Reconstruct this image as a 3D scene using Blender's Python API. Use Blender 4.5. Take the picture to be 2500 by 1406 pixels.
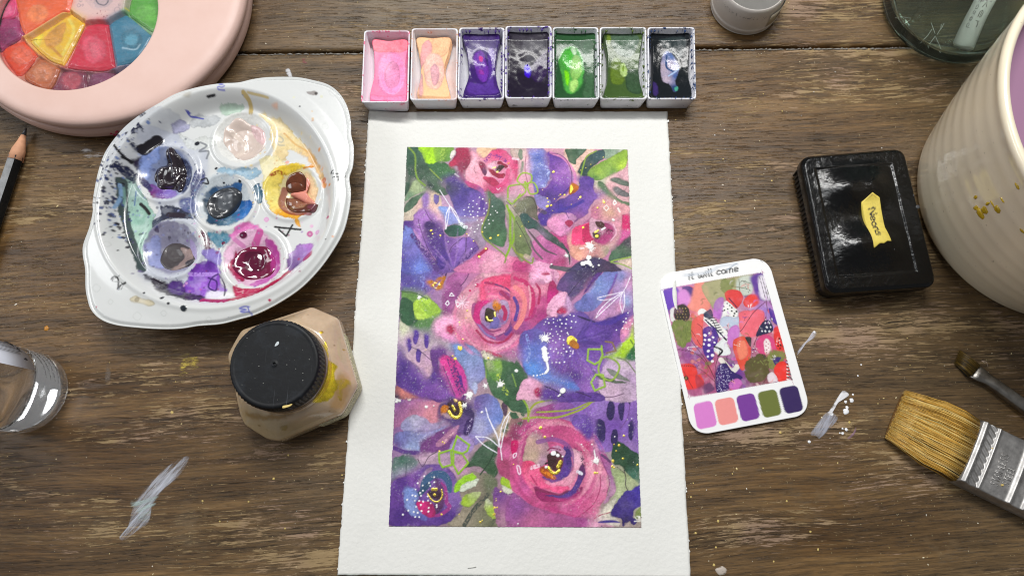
import bpy, math, random
import numpy as np
from mathutils import Vector
R = math.radians
sc = bpy.context.scene
col = sc.collection
rng = np.random.RandomState(7)
random.seed(7)
for o in list(bpy.data.objects):
    bpy.data.objects.remove(o)

# ---------------------------------------------------------------- camera
FPX, CH, TILT = 1750.0, 0.2676, R(14.70)      # focal length in px of a 2500 px wide frame, height over the desk, tilt from straight down
cam_d = bpy.data.cameras.new('camera'); cam = bpy.data.objects.new('camera', cam_d); col.objects.link(cam)
cam_d.sensor_width = 36.0; cam_d.lens = 36.0 * FPX / 2500.0
cam_d.clip_start = 0.01; cam_d.clip_end = 20
cam.location = (0, 0, CH); cam.rotation_euler = (TILT, 0, 0)
sc.camera = cam

# ---------------------------------------------------------------- light (a room lit by a ceiling lamp beyond the far edge of the desk)
w = bpy.data.worlds.new('World'); sc.world = w; w.use_nodes = True
w.node_tree.nodes['Background'].inputs[0].default_value = (0.97, 0.98, 1.0, 1)
w.node_tree.nodes['Background'].inputs[1].default_value = 0.18
def area(name, loc, target, sx, sy, power, colr):
    d = bpy.data.lights.new(name, 'AREA'); d.shape = 'RECTANGLE'; d.size = sx; d.size_y = sy
    d.energy = power; d.color = colr
    o = bpy.data.objects.new(name, d); col.objects.link(o); o.location = loc
    o.rotation_euler = (Vector(target) - Vector(loc)).to_track_quat('-Z', 'Y').to_euler()
    return o
area('ceiling_lamp', (0.04, 0.43, 0.62), (0.0, 0.08, 0), 0.46, 0.06, 4.5, (1.0, 0.985, 0.96))
area('side_window', (-0.95, 0.30, 0.75), (0.1, 0.1, 0), 0.5, 0.4, 3.6, (0.96, 0.98, 1.0))
area('window_light', (-0.10, 0.60, 1.5), (0, 0.05, 0), 0.5, 0.36, 3.5, (0.95, 0.98, 1.0))
sc.view_settings.view_transform = 'Standard'; sc.view_settings.look = 'None'
sc.view_settings.exposure = 0.0; sc.view_settings.gamma = 1.0
sc.cycles.use_denoising = True; sc.cycles.filter_width = 1.1
sc.cycles.max_bounces = 12; sc.cycles.transmission_bounces = 12; sc.cycles.transparent_max_bounces = 16
sc.cycles.caustics_refractive = True; sc.cycles.blur_glossy = 0.5

# ---------------------------------------------------------------- from a point of the picture to a point of the place at height z
CT, ST = math.cos(TILT), math.sin(TILT)
def W(pts, z=0.0, T=None):
    p = np.asarray(pts, float).reshape(-1, 2)
    if T is not None: p = p / T[2] + np.array(T[:2])
    a = (p[:, 0] - 1250) / FPX; b = -(p[:, 1] - 703) / FPX
    d2 = b * ST - CT
    t = (z - CH) / d2
    return np.c_[a * t, (b * CT + ST) * t]

def lin(hx):
    if not isinstance(hx, str): return np.asarray(hx, float)
    c = np.array([int(hx[i:i + 2], 16) for i in (0, 2, 4)]) / 255.0
    return np.where(c <= 0.04045, c / 12.92, ((c + 0.055) / 1.055) ** 2.4)

# ---------------------------------------------------------------- noise and smooth outlines
def vnoise(shape, cell, seed=0, octaves=4, cy=None):
    """fractal value noise 0..1; cell in pixels"""
    r = np.random.RandomState(seed + 11); H, Wd = shape; out = np.zeros(shape); amp = 1.0; tot = 0
    cx = cell; cyy = cy or cell
    for k in range(octaves):
        if min(cx, cyy) < 1: break
        gh, gw = int(H / cyy) + 3, int(Wd / cx) + 3
        g = r.rand(gh, gw)
        y = np.arange(H) / cyy + r.rand(); x = np.arange(Wd) / cx + r.rand()
        yi = y.astype(int).clip(0, gh - 2); xi = x.astype(int).clip(0, gw - 2)
        fy = (y - yi).clip(0, 1); fx = (x - xi).clip(0, 1); fy = fy * fy * (3 - 2 * fy); fx = fx * fx * (3 - 2 * fx)
        a = g[yi][:, xi]; b = g[yi][:, xi + 1]; c = g[yi + 1][:, xi]; d = g[yi + 1][:, xi + 1]
        fx = fx[None]; fy = fy[:, None]
        out += amp * ((a * (1 - fx) + b * fx) * (1 - fy) + (c * (1 - fx) + d * fx) * fy)
        tot += amp; amp *= 0.55; cx /= 2; cyy /= 2
    return out / tot
def sm(a, b, x):
    t = np.clip((x - a) / (b - a + 1e-12), 0, 1); return t * t * (3 - 2 * t)
def catmull(p, n=5, closed=True):
    p = np.asarray(p, float)
    if len(p) < 3: return p
    q = np.vstack([p[-1:], p, p[:2]]) if closed else np.vstack([2 * p[:1] - p[1:2], p, 2 * p[-1:] - p[-2:-1]])
    out = []
    for i in range(len(q) - 3):
        a, b, c, d = q[i:i + 4]
        for t in np.arange(n) / n:
            out.append(0.5 * (2 * b + (c - a) * t + (2 * a - 5 * b + 4 * c - d) * t * t + (3 * b - a - 3 * c + d) * t ** 3))
    if not closed: out.append(p[-1])
    return np.array(out)
def seg_dist(X, Y, P, closed):
    """distance, position along 0..1 and inside flag of grid points to a polyline"""
    D = np.full(X.shape, 1e9); U = np.zeros(X.shape); ins = np.zeros(X.shape, bool)
    n = len(P); m = n if closed else n - 1
    L = np.r_[0, np.cumsum([np.hypot(*(P[(i + 1) % n] - P[i])) for i in range(m)])]
    for i in range(m):
        a, b = P[i], P[(i + 1) % n]; d = b - a; l2 = d @ d + 1e-18
        t = (((X - a[0]) * d[0] + (Y - a[1]) * d[1]) / l2).clip(0, 1)
        q = np.hypot(X - a[0] - t * d[0], Y - a[1] - t * d[1])
        k = q < D; D = np.where(k, q, D)
        if not closed: U = np.where(k, (L[i] + t * (L[i + 1] - L[i])) / L[-1], U)
        elif abs(d[1]) > 1e-15:
            c = ((a[1] > Y) != (b[1] > Y)) & (X < d[0] * (Y - a[1]) / d[1] + a[0]); ins ^= c
    return D, U, ins

# ---------------------------------------------------------------- strokes for lettering, unit box x 0..w, y 0..1
GL = {
 'i': (.25, [[(.12, 0), (.12, .55)], [(.12, .78), (.13, .8)]]), 't': (.4, [[(.18, .95), (.18, .1), (.3, 0)], [(.02, .6), (.36, .62)]]),
 'w': (.75, [[(.05, .55), (.12, .1), (.25, 0), (.37, .35), (.5, 0), (.62, .1), (.7, .58)]]), 'l': (.28, [[(.12, 1), (.12, .1), (.22, 0)]]),
 'c': (.5, [[(.42, .48), (.25, .58), (.08, .38), (.08, .15), (.25, 0), (.42, .1)]]),
 'o': (.5, [[(.25, .58), (.07, .4), (.07, .15), (.25, 0), (.43, .15), (.43, .4), (.25, .58)]]),
 'm': (.8, [[(.07, .55), (.07, 0)], [(.07, .42), (.22, .58), (.38, .45), (.38, 0)], [(.38, .42), (.55, .58), (.7, .42), (.7, 0)]]),
 'e': (.5, [[(.08, .28), (.42, .33), (.35, .55), (.18, .55), (.07, .3), (.15, .03), (.4, .06)]]),
 'N': (.7, [[(.08, 0), (.08, 1), (.58, .05), (.6, 1)]]), 'n': (.5, [[(.08, .55), (.08, 0)], [(.08, .4), (.25, .58), (.4, .45), (.42, 0)]]),
 's': (.45, [[(.36, .5), (.2, .58), (.08, .44), (.35, .18), (.22, 0), (.05, .06)]]),
 'K': (.65, [[(.08, 0), (.08, 1)], [(.55, 1), (.08, .45), (.58, 0)]]), 'O': (.75, [[(.35, 1), (.08, .75), (.08, .25), (.35, 0), (.63, .25), (.63, .75), (.35, 1)]]),
 'H': (.7, [[(.08, 0), (.08, 1)], [(.6, 0), (.6, 1)], [(.08, .5), (.6, .5)]]),
 'S': (.6, [[(.5, .88), (.3, 1), (.1, .8), (.3, .52), (.5, .25), (.3, 0), (.08, .12)]]), 'T': (.6, [[(.3, 0), (.3, 1)], [(.02, 1), (.58, 1)]]),
 'A': (.65, [[(.02, 0), (.31, 1), (.6, 0)], [(.13, .35), (.5, .35)]]), 'I': (.25, [[(.12, 0), (.12, 1)]]), 'L': (.5, [[(.08, 1), (.08, 0), (.45, 0)]]),
 'E': (.55, [[(.48, 1), (.08, 1), (.08, 0), (.48, 0)], [(.08, .52), (.4, .52)]]), 'M': (.8, [[(.08, 0), (.08, 1), (.38, .3), (.68, 1), (.68, 0)]]),
 'a': (.5, [[(.4, .5), (.2, .58), (.07, .3), (.2, 0), (.4, .15), (.4, .55), (.42, 0)]]), 'r': (.4, [[(.08, .55), (.08, 0)], [(.08, .38), (.2, .56), (.34, .54)]]),
 'k': (.45, [[(.08, 1), (.08, 0)], [(.36, .55), (.08, .25), (.4, 0)]]), 'W': (.95, [[(.04, 1), (.22, 0), (.45, .75), (.68, 0), (.88, 1)]]),
 'B': (.6, [[(.08, 0), (.08, 1), (.4, .95), (.4, .58), (.08, .52), (.5, .45), (.48, .05), (.08, 0)]]),
 'd': (.5, [[(.4, .45), (.2, .55), (.07, .3), (.2, 0), (.4, .15)], [(.42, 1), (.42, 0)]]), '-': (.4, [[(.05, .35), (.35, .35)]]),
 '0': (.6, [[(.3, 1), (.08, .7), (.08, .3), (.3, 0), (.5, .3), (.5, .7), (.3, 1)]]), '1': (.35, [[(.05, .75), (.2, 1), (.2, 0)]]),
 '4': (.6, [[(.38, 0), (.38, 1), (.05, .35), (.55, .35)]]), '7': (.55, [[(.05, 1), (.5, 1), (.2, 0)]]),
 '2': (.6, [[(.08, .8), (.25, 1), (.48, .8), (.4, .5), (.05, .03), (.55, .05)]]), '3': (.55, [[(.08, .9), (.35, 1), (.45, .75), (.2, .55), (.5, .3), (.3, 0), (.05, .1)]]),
 '5': (.6, [[(.5, 1), (.12, 1), (.1, .6), (.35, .65), (.5, .35), (.3, 0), (.05, .1)]]), ' ': (.35, []), '.': (.2, [[(.1, 0), (.11, .02)]]),
}
def text_lines(s, p0, p1, up):
    """strokes of s laid from p0 to p1 with cap height vector up (any 2-D or 3-D frame)"""
    p0 = np.asarray(p0, float); p1 = np.asarray(p1, float); up = np.asarray(up, float)
    tot = sum(GL[c][0] for c in s); x = 0; out = []
    for c in s:
        wd, st = GL[c]
        for l in st:
            out.append([p0 + (p1 - p0) * ((x + a) / tot) + up * b for a, b in l])
        x += wd
    return out

# ---------------------------------------------------------------- a sheet of colour on a plane of the place, painted with brush strokes
class Canvas:
    def __init__(s, x0, y0, x1, y1, res, z, base, seed=0):
        s.x0, s.y0, s.res, s.z, s.seed = x0, y0, res, z, seed
        s.nx = int((x1 - x0) / res) + 2; s.ny = int((y1 - y0) / res) + 2
        s.X, s.Y = np.meshgrid(x0 + np.arange(s.nx) * res, y0 + np.arange(s.ny) * res)
        s.c = np.empty((s.ny, s.nx, 3)); s.c[:] = lin(base); s.h = np.zeros((s.ny, s.nx)); s.m = np.zeros((s.ny, s.nx))
        s.fine = vnoise(s.X.shape, max(1.6, 0.45e-3 / res), seed, 2); s.mid = vnoise(s.X.shape, 2.2e-3 / res, seed + 1, 4)
        s.big = vnoise(s.X.shape, 9e-3 / res, seed + 2, 4); s.T = None; s.melt = 1.0; s.bleed = 0.0
        s.wx = vnoise(s.X.shape, 3e-3 / res, seed + 3, 3) - .5
    def box(s, P, pad):
        i0 = int((P[:, 0].min() - pad - s.x0) / s.res); i1 = int((P[:, 0].max() + pad - s.x0) / s.res) + 2
        j0 = int((P[:, 1].min() - pad - s.y0) / s.res); j1 = int((P[:, 1].max() + pad - s.y0) / s.res) + 2
        i0, i1 = max(0, i0), min(s.nx, i1); j0, j1 = max(0, j0), min(s.ny, j1)
        return None if i0 >= i1 or j0 >= j1 else (slice(j0, j1), slice(i0, i1))
    def color(s, cl, b):
        if isinstance(cl, str): return lin(cl)[None, None]
        Q = W([q for _, q in cl], s.z, s.T); X, Y = s.X[b], s.Y[b]
        wob = 3e-3 * (s.big[b] - .5)
        ws = [1 / (np.hypot(X + wob * 2 - q[0], Y + wob - q[1]) + 4e-4) ** 2.2 for q in Q]
        tot = sum(ws)
        return sum(wt[..., None] * lin(c) for wt, (c, _) in zip(ws, cl)) / tot[..., None]
    def put(s, b, m, cl, var=.16, h=0, met=0, edge=None):
        C = s.color(cl, b) * (1 + var * 1.6 * (s.mid[b] - .5) + var * .9 * (s.big[b] - .5) + var * (s.fine[b] - .5) * 1.2)[..., None]
        if edge is not None: C = C * (1 - edge)[..., None]
        m3 = m[..., None]; s.c[b] = s.c[b] * (1 - m3) + C.clip(0, 1) * m3
        if h: s.h[b] = np.maximum(s.h[b], h * m * (0.6 + .8 * s.mid[b]))
        s.m[b] = s.m[b] * (1 - m) + met * m
    def poly(s, pts, cl, soft=.25, rough=.35, a=1., edge=.16, tex=0, h=0, met=0, var=.16, smooth=True):
        P = W(pts, s.z, s.T)
        if smooth: P = catmull(P)
        soft *= 1e-3; b = s.box(P, soft * (1 + s.melt) + 1e-3)
        if b is None: return
        X = s.X[b] + s.wx[b] * rough * 1.6e-3; Y = s.Y[b] + (s.mid[b] - .5) * rough * 1.6e-3
        D, _, ins = seg_dist(X, Y, P, True); sd = np.where(ins, D, -D) + (s.fine[b] - .5) * rough * 5e-4
        sf = soft * (.4 + s.melt * sm(.48, .72, s.big[b])); m = sm(-sf, sf, sd) * a * (1 - s.bleed * sm(.45, .75, s.mid[b]))
        if tex: m = m * sm(tex - .18, tex + .12, s.fine[b] * .65 + s.mid[b] * .35)
        s.put(b, m, cl, var, h, met, edge * np.exp(-(sd / 4.5e-4) ** 2) if edge else None)
    def stroke(s, pts, wd, cl, a=1., tex=0, soft=.12, taper=0, h=0, met=0, var=.12, rough=.15, closed=False, smooth=True):
        sc_ = (s.T[2] if s.T is not None else 1.0)
        P = W(pts, s.z, s.T); wd = wd / sc_ * 0.000150 / 2
        if smooth and len(P) > 2: P = catmull(P, 5, closed)
        if closed: P = np.vstack([P, P[:1]])
        b = s.box(P, wd + 1e-3)
        if b is None: return
        X = s.X[b] + s.wx[b] * rough * 1e-3; Y = s.Y[b] + (s.mid[b] - .5) * rough * 1e-3
        D, U, _ = seg_dist(X, Y, P, False)
        wv = wd * (1 - taper * np.abs(2 * U - 1) ** 2) if taper else wd
        m = sm(-soft * 1e-3, soft * 1e-3, wv - D + (s.fine[b] - .5) * rough * 8e-4) * a
        if tex: m = m * sm(tex - .12, tex + .08, s.fine[b] * .7 + s.mid[b] * .3)
        s.put(b, m, cl, var, h, met)
    def dots(s, l, cl, r=7, h=.12e-3, met=0, a=1., soft=.07):
        for q in l:
            rr = (q[2] if len(q) > 2 else r) * random.uniform(.8, 1.15)
            s.stroke([(q[0], q[1]), (q[0] + rr * .3, q[1] + rr * random.uniform(-.3, .3))], rr * 1.7, cl, a, h=h, met=met, soft=soft)
    def splat(s, x, y, r, cl='f4f4f2', n=14, h=.3e-3):
        s.dots([(x, y, r)], cl, h=h)
        for k in range(n):
            a = random.uniform(0, 6.28); q = r * random.uniform(1.0, 1.75)
            s.stroke([(x, y), (x + q * math.cos(a), y + q * math.sin(a))], r * .16, cl, h=h * .5, soft=.05)
    def spots(s, n, x0, y0, x1, y1, cls, r0, r1, a=1, h=0, met=0):
        for k in range(n):
            x, y = random.uniform(x0, x1), random.uniform(y0, y1); r = random.uniform(r0, r1) ** 1
            s.dots([(x, y, r)], random.choice(cls), h=h, met=met, a=a)
    def text(s, t, p0, p1, up, wd, cl, **k):
        for l in text_lines(t, p0, p1, up): s.stroke(l, wd, cl, **k)
    def sample(s, x, y):
        u = ((x - s.x0) / s.res).clip(0, s.nx - 1.001); v = ((y - s.y0) / s.res).clip(0, s.ny - 1.001)
        i, j = u.astype(int), v.astype(int); fu, fv = u - i, v - j
        def g(A):
            f1, f2 = (fu, fv) if A.ndim == 2 else (fu[..., None], fv[..., None])
            return (A[j, i] * (1 - f1) + A[j, i + 1] * f1) * (1 - f2) + (A[j + 1, i] * (1 - f1) + A[j + 1, i + 1] * f1) * f2
        return g(s.c), g(s.h), g(s.m)

# ---------------------------------------------------------------- materials
def NT(name):
    m = bpy.data.materials.new(name); m.use_nodes = True; t = m.node_tree
    return m, t, t.nodes['Principled BSDF']
def nd(t, typ, **k):
    n = t.nodes.new(typ)
    for a, v in k.items():
        if a == 'op': n.operation = v
        elif a == 'inp':
            for i, x in v.items(): n.inputs[i].default_value = x
        else: setattr(n, a, v)
    return n
def noise(t, scale, detail=4, rough=.5, vec=None, dist=0):
    n = nd(t, 'ShaderNodeTexNoise', inp={'Scale': scale, 'Detail': detail, 'Roughness': rough, 'Distortion': dist})
    if vec is not None: t.links.new(vec, n.inputs['Vector'])
    return n.outputs['Fac']
def ramp(t, fac, stops, interp='LINEAR'):
    n = nd(t, 'ShaderNodeValToRGB'); n.color_ramp.interpolation = interp; e = n.color_ramp.elements
    while len(e) < len(stops): e.new(.5)
    for el, (p, c) in zip(e, stops):
        el.position = p; el.color = (*(lin(c) if isinstance(c, str) else (c, c, c)), 1)
    t.links.new(fac, n.inputs[0]); return n.outputs[0]
def mix(t, fac, a, b, mode='MIX'):
    n = nd(t, 'ShaderNodeMix', data_type='RGBA', blend_type=mode)
    for i, v in ((0, fac), (6, a), (7, b)):
        if isinstance(v, bpy.types.NodeSocket): t.links.new(v, n.inputs[i])
        elif isinstance(v, (int, float)) and i == 0: n.inputs[0].default_value = v
        else: n.inputs[i].default_value = (*(lin(v) if isinstance(v, str) else v), 1)
    return n.outputs[2]
def mth(t, op, a, b=0.0, clamp=False):
    n = nd(t, 'ShaderNodeMath', op=op); n.use_clamp = clamp
    for i, v in enumerate((a, b)):
        if isinstance(v, bpy.types.NodeSocket): t.links.new(v, n.inputs[i])
        else: n.inputs[i].default_value = v
    return n.outputs[0]
def objvec(t, scale=(1, 1, 1), rot=(0, 0, 0)):
    c = nd(t, 'ShaderNodeTexCoord'); m = nd(t, 'ShaderNodeMapping'); m.inputs['Scale'].default_value = scale; m.inputs['Rotation'].default_value = rot
    t.links.new(c.outputs['Object'], m.inputs[0]); return m.outputs[0]
def bump(t, b, h, dist, strength=1.0):
    n = nd(t, 'ShaderNodeBump', inp={'Strength': strength, 'Distance': dist}); t.links.new(h, n.inputs['Height']); t.links.new(n.outputs[0], b.inputs['Normal'])
def vc_mat(name, rough=.5, bscale=None, bdist=0, coat=0, spec=.5, sss=0):
    """colours come from the painted vertices; metal flag roughens or shines the gold"""
    m, t, b = NT(name)
    a = nd(t, 'ShaderNodeAttribute', attribute_name='Col'); t.links.new(a.outputs['Color'], b.inputs['Base Color'])
    g = nd(t, 'ShaderNodeAttribute', attribute_name='Met')
    t.links.new(mth(t, 'MULTIPLY', g.outputs['Fac'], .85), b.inputs['Metallic'])
    n = noise(t, 900, 3, .6, objvec(t))
    r0 = mth(t, 'ADD', mth(t, 'MULTIPLY', n, .18), rough - .09)
    t.links.new(mth(t, 'ADD', r0, mth(t, 'MULTIPLY', g.outputs['Fac'], .30 - rough)), b.inputs['Roughness'])
    b.inputs['Specular IOR Level'].default_value = spec
    if coat: b.inputs['Coat Weight'].default_value = coat; b.inputs['Coat Roughness'].default_value = .08
    if sss: b.inputs['Subsurface Weight'].default_value = sss; b.inputs['Subsurface Radius'].default_value = (.002, .0015, .001); b.inputs['Subsurface Scale'].default_value = .5
    if bscale: bump(t, b, noise(t, bscale, 5, .6, objvec(t)), bdist)
    return m
def plain(name, c, rough=.4, metal=0, var=.12, vscale=150, bscale=None, bdist=0, coat=0, spec=.5, c2=None, **k):
    m, t, b = NT(name); v = objvec(t)
    f = noise(t, vscale, 6, .62, v)
    lo = lin(c) * (1 - var); hi = (lin(c) * (1 + var)).clip(0, 1) if c2 is None else lin(c2)
    r = nd(t, 'ShaderNodeMapRange', inp={'From Min': .3, 'From Max': .7}); t.links.new(f, r.inputs[0])
    t.links.new(mix(t, r.outputs[0], tuple(lo), tuple(hi)), b.inputs['Base Color'])
    t.links.new(mth(t, 'ADD', mth(t, 'MULTIPLY', noise(t, vscale * 3, 4, .6, v), .3), rough - .15, True), b.inputs['Roughness'])
    b.inputs['Metallic'].default_value = metal; b.inputs['Specular IOR Level'].default_value = spec
    if coat: b.inputs['Coat Weight'].default_value = coat; b.inputs['Coat Roughness'].default_value = .06
    if bscale: bump(t, b, noise(t, bscale, 5, .6, v), bdist)
    for kk, vv in k.items(): b.inputs[kk.replace('_', ' ')].default_value = vv
    return m
def clear_mat(name, tint='ffffff', gloss=.04, rough=.12, haze=0.0):
    """thin clear plastic: lets the light through, mirrors a little"""
    m = bpy.data.materials.new(name); m.use_nodes = True; t = m.node_tree; t.nodes.clear()
    o = nd(t, 'ShaderNodeOutputMaterial'); tr = nd(t, 'ShaderNodeBsdfTransparent', inp={'Color': (*lin(tint), 1)})
    gl = nd(t, 'ShaderNodeBsdfGlossy', inp={'Roughness': rough}); fr = nd(t, 'ShaderNodeLayerWeight', inp={'Blend': .12})
    mx = nd(t, 'ShaderNodeMixShader'); t.links.new(mth(t, 'MULTIPLY', fr.outputs[0], gloss * 8), mx.inputs[0]); t.links.new(tr.outputs[0], mx.inputs[1]); t.links.new(gl.outputs[0], mx.inputs[2])
    df = nd(t, 'ShaderNodeBsdfDiffuse', inp={'Color': (.8, .8, .8, 1)}); m2 = nd(t, 'ShaderNodeMixShader')
    f = mth(t, 'MULTIPLY', ramp(t, noise(t, 400, 5, .7, objvec(t, (1, 3, 1))), [(.45, 0.2), (.75, 1.0)]), haze)
    t.links.new(f, m2.inputs[0]); t.links.new(mx.outputs[0], m2.inputs[1]); t.links.new(df.outputs[0], m2.inputs[2])
    t.links.new(m2.outputs[0], o.inputs[0]); return m

# ---------------------------------------------------------------- meshes and the object tree
def make_mesh(name, V, F, mat=None, C=None, M=None, smooth=True):
    me = bpy.data.meshes.new(name); V = np.asarray(V, float)
    if isinstance(F, np.ndarray) and F.ndim == 2:
        me.vertices.add(len(V)); me.vertices.foreach_set('co', V.ravel().astype(np.float32))
        n, k = F.shape; me.loops.add(n * k); me.loops.foreach_set('vertex_index', F.ravel().astype(np.int32))
        me.polygons.add(n); me.polygons.foreach_set('loop_start', np.arange(0, n * k, k, dtype=np.int32)); me.update(calc_edges=True)
    else: me.from_pydata(V.tolist(), [], [list(map(int, f)) for f in F]); me.update()
    me.validate()
    if smooth: me.polygons.foreach_set('use_smooth', np.ones(len(me.polygons), bool))
    if C is not None:
        a = me.color_attributes.new('Col', 'FLOAT_COLOR', 'POINT'); a.data.foreach_set('color', np.c_[C, np.ones(len(C))].ravel().astype(np.float32))
        b = me.attributes.new('Met', 'FLOAT', 'POINT'); b.data.foreach_set('value', (M if M is not None else np.zeros(len(C))).astype(np.float32))
    if mat: me.materials.append(mat)
    return me
class Thing:
    def __init__(s, name, label, cat, loc=(0, 0, 0), group=None, kind=None):
        s.o = bpy.data.objects.new(name, None); col.objects.link(s.o); s.loc = np.array(loc, float); s.o.location = loc; s.o.empty_display_size = .01
        if label: s.o['label'] = label
        if cat: s.o['category'] = cat
        if group: s.o['group'] = group
        if kind: s.o['kind'] = kind
    def part(s, name, V, F, mat, C=None, M=None, smooth=True, parent=None, label=None, kind=None):
        o = bpy.data.objects.new(name, make_mesh(name, np.asarray(V, float) - s.loc, F, mat, C, M, smooth)); col.objects.link(o)
        o.parent = parent or s.o
        if label: o['label'] = label
        if kind: o['kind'] = kind
        return o
def grid_faces(nu, nv, wrap=False):
    i, j = np.meshgrid(np.arange(nv - (0 if wrap else 1)), np.arange(nu - 1)); i = i.ravel(); j = j.ravel(); i2 = (i + 1) % nv
    return np.c_[j * nv + i, j * nv + i2, (j + 1) * nv + i2, (j + 1) * nv + i]
def resample(P, n):
    Q = np.vstack([P, P[:1]]); L = np.r_[0, np.cumsum(np.hypot(*np.diff(Q, axis=0).T))]; t = np.arange(n) / n * L[-1]
    return np.c_[np.interp(t, L, Q[:, 0]), np.interp(t, L, Q[:, 1])]
def star(outline, nr, nth, zf, skirt=(), center=None, canvas=None, expo=1.0):
    """a filled outline as rings from centre to rim, then skirt rings (outward offset m, z)"""
    O = resample(outline, nth)
    A = .5 * np.sum(O[:, 0] * np.roll(O[:, 1], -1) - np.roll(O[:, 0], -1) * O[:, 1])
    if A < 0: O = O[::-1].copy()
    c = O.mean(0) if center is None else np.array(center)
    tt = (np.arange(1, nr + 1) / nr) ** expo
    P = c + tt[:, None, None] * (O - c); x, y = P[..., 0], P[..., 1]
    C = M = None; hh = 0
    if canvas is not None: C, hh, M = canvas.sample(x, y)
    z = zf(x, y, tt[:, None] + 0 * x) + hh
    tan = np.roll(O, -1, 0) - np.roll(O, 1, 0); nrm = np.c_[tan[:, 1], -tan[:, 0]]; nrm /= np.hypot(*nrm.T)[:, None] + 1e-12
    rings = [np.dstack([x, y, z]).reshape(-1, 3)]; n = nr
    for d, zz in skirt:
        q = O + nrm * d; zr = zz if not callable(zz) else zz(z[-1])
        rings.append(np.c_[q, np.full(nth, 1.0) * zr]); n += 1
    V = np.vstack(rings); F = grid_faces(n, nth, True)
    V = np.vstack([V, [[c[0], c[1], float(zf(np.array([[c[0]]]), np.array([[c[1]]]), np.array([[0.0]]))[0, 0])]]])
    k = len(V) - 1; i = np.arange(nth); F0 = np.c_[np.full(nth, k), i, (i + 1) % nth]
    Fq = [tuple(f) for f in F0] 
    if C is not None:
        C = C.reshape(-1, 3); M = M.reshape(-1)
        for _ in skirt: C = np.vstack([C, C[(nr - 1) * nth:nr * nth]]); M = np.r_[M, M[(nr - 1) * nth:nr * nth]]
        cc, _, cm = canvas.sample(np.array([c[0]]), np.array([c[1]])); C = np.vstack([C, cc]); M = np.r_[M, cm]
    # close the fan with thin quads' worth of triangles written as degenerate-free quads
    V2 = V; tri = F0
    return V2, (F[:, ::1], tri), C, M
def star_part(th, name, outline, nr, nth, zf, mat, skirt=(), center=None, canvas=None, expo=1.0, **k):
    V, (Fq, tri), C, M = star(outline, nr, nth, zf, skirt, center, canvas, expo)
    Fq = Fq[:, [0, 3, 2, 1]]
    if len(Fq) > 4000:      # big ones: drop the fan, close the middle with a small n-gon-free patch of quads
        n2 = nth // 2; i = np.arange(0, nth - 1, 2); cidx = len(V) - 1
        fan = np.c_[np.full(len(i), cidx), i, (i + 1) % nth, (i + 2) % nth]
        return th.part(name, V, np.vstack([Fq, fan]), mat, C, M, **k)
    return th.part(name, V, [tuple(f) for f in Fq] + [tuple(f) for f in tri], mat, C, M, **k)
def quad_part(th, name, corners, nu, nv, zf, mat, canvas=None, skirt=None, edge_noise=0, **k):
    """corners A,B,C,D: u runs A->B, v runs A->D"""
    A, B, Cc, D = [np.asarray(q, float) for q in corners]
    u, v = np.meshgrid(np.linspace(0, 1, nu), np.linspace(0, 1, nv))
    def pos(u, v): return (A * ((1 - u) * (1 - v))[..., None] + B * (u * (1 - v))[..., None] + Cc * (u * v)[..., None] + D * ((1 - u) * v)[..., None])
    P = pos(u, v); x, y = P[..., 0].copy(), P[..., 1].copy()
    if edge_noise:
        r = np.random.RandomState(5)
        nz = lambda n: (np.convolve(r.randn(n + 8), np.ones(3) / 3, 'same')[4:-4] + np.where(r.rand(n) < .05, r.randn(n), 0)) * edge_noise
        for sl, dx, dy in (((slice(None), 0), 1, 0), ((slice(None), -1), 1, 0)):
            x[sl] += nz(nv)
        for sl in ((0, slice(None)), (-1, slice(None))): y[sl] += nz(nu) * .5
    C = M = None; hh = 0
    if canvas is not None: C, hh, M = canvas.sample(x, y); C = C.reshape(-1, 3); M = M.reshape(-1)
    z = zf(x, y, u, v) + hh
    V = np.dstack([x, y, z]).reshape(-1, 3); F = grid_faces(nv, nu)
    if skirt is not None:
        per = np.r_[np.arange(nu), np.arange(1, nv) * nu + nu - 1, (nv - 1) * nu + np.arange(nu - 2, -1, -1), np.arange(nv - 2, 0, -1) * nu]
        lo = V[per].copy(); lo[:, 2] = skirt; b = len(V); V = np.vstack([V, lo]); n = len(per); i = np.arange(n)
        F = np.vstack([F, np.c_[per, per[(i + 1) % n], b + (i + 1) % n, b + i][:, ::-1]])
        if C is not None: C = np.vstack([C, C[per]]); M = np.r_[M, M[per]]
    return th.part(name, V, F, mat, C, M, **k)
def lathe(th, name, prof, c, n, mat, ribs=None, **k):
    """prof: (radius, z) from outside bottom round to where it ends"""
    prof = np.asarray(prof, float); a = np.arange(n) / n * 2 * math.pi
    r = prof[:, 0][:, None] * np.ones(n)
    if ribs is not None: r = ribs(r, prof[:, 1][:, None], a[None])
    V = np.dstack([c[0] + r * np.cos(a), c[1] + r * np.sin(a), prof[:, 1][:, None] + 0 * r]).reshape(-1, 3)
    return th.part(name, V, grid_faces(len(prof), n, True), mat, **k)
def smooth_prof(p, n=5): return catmull(np.asarray(p, float), n, False)
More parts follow.
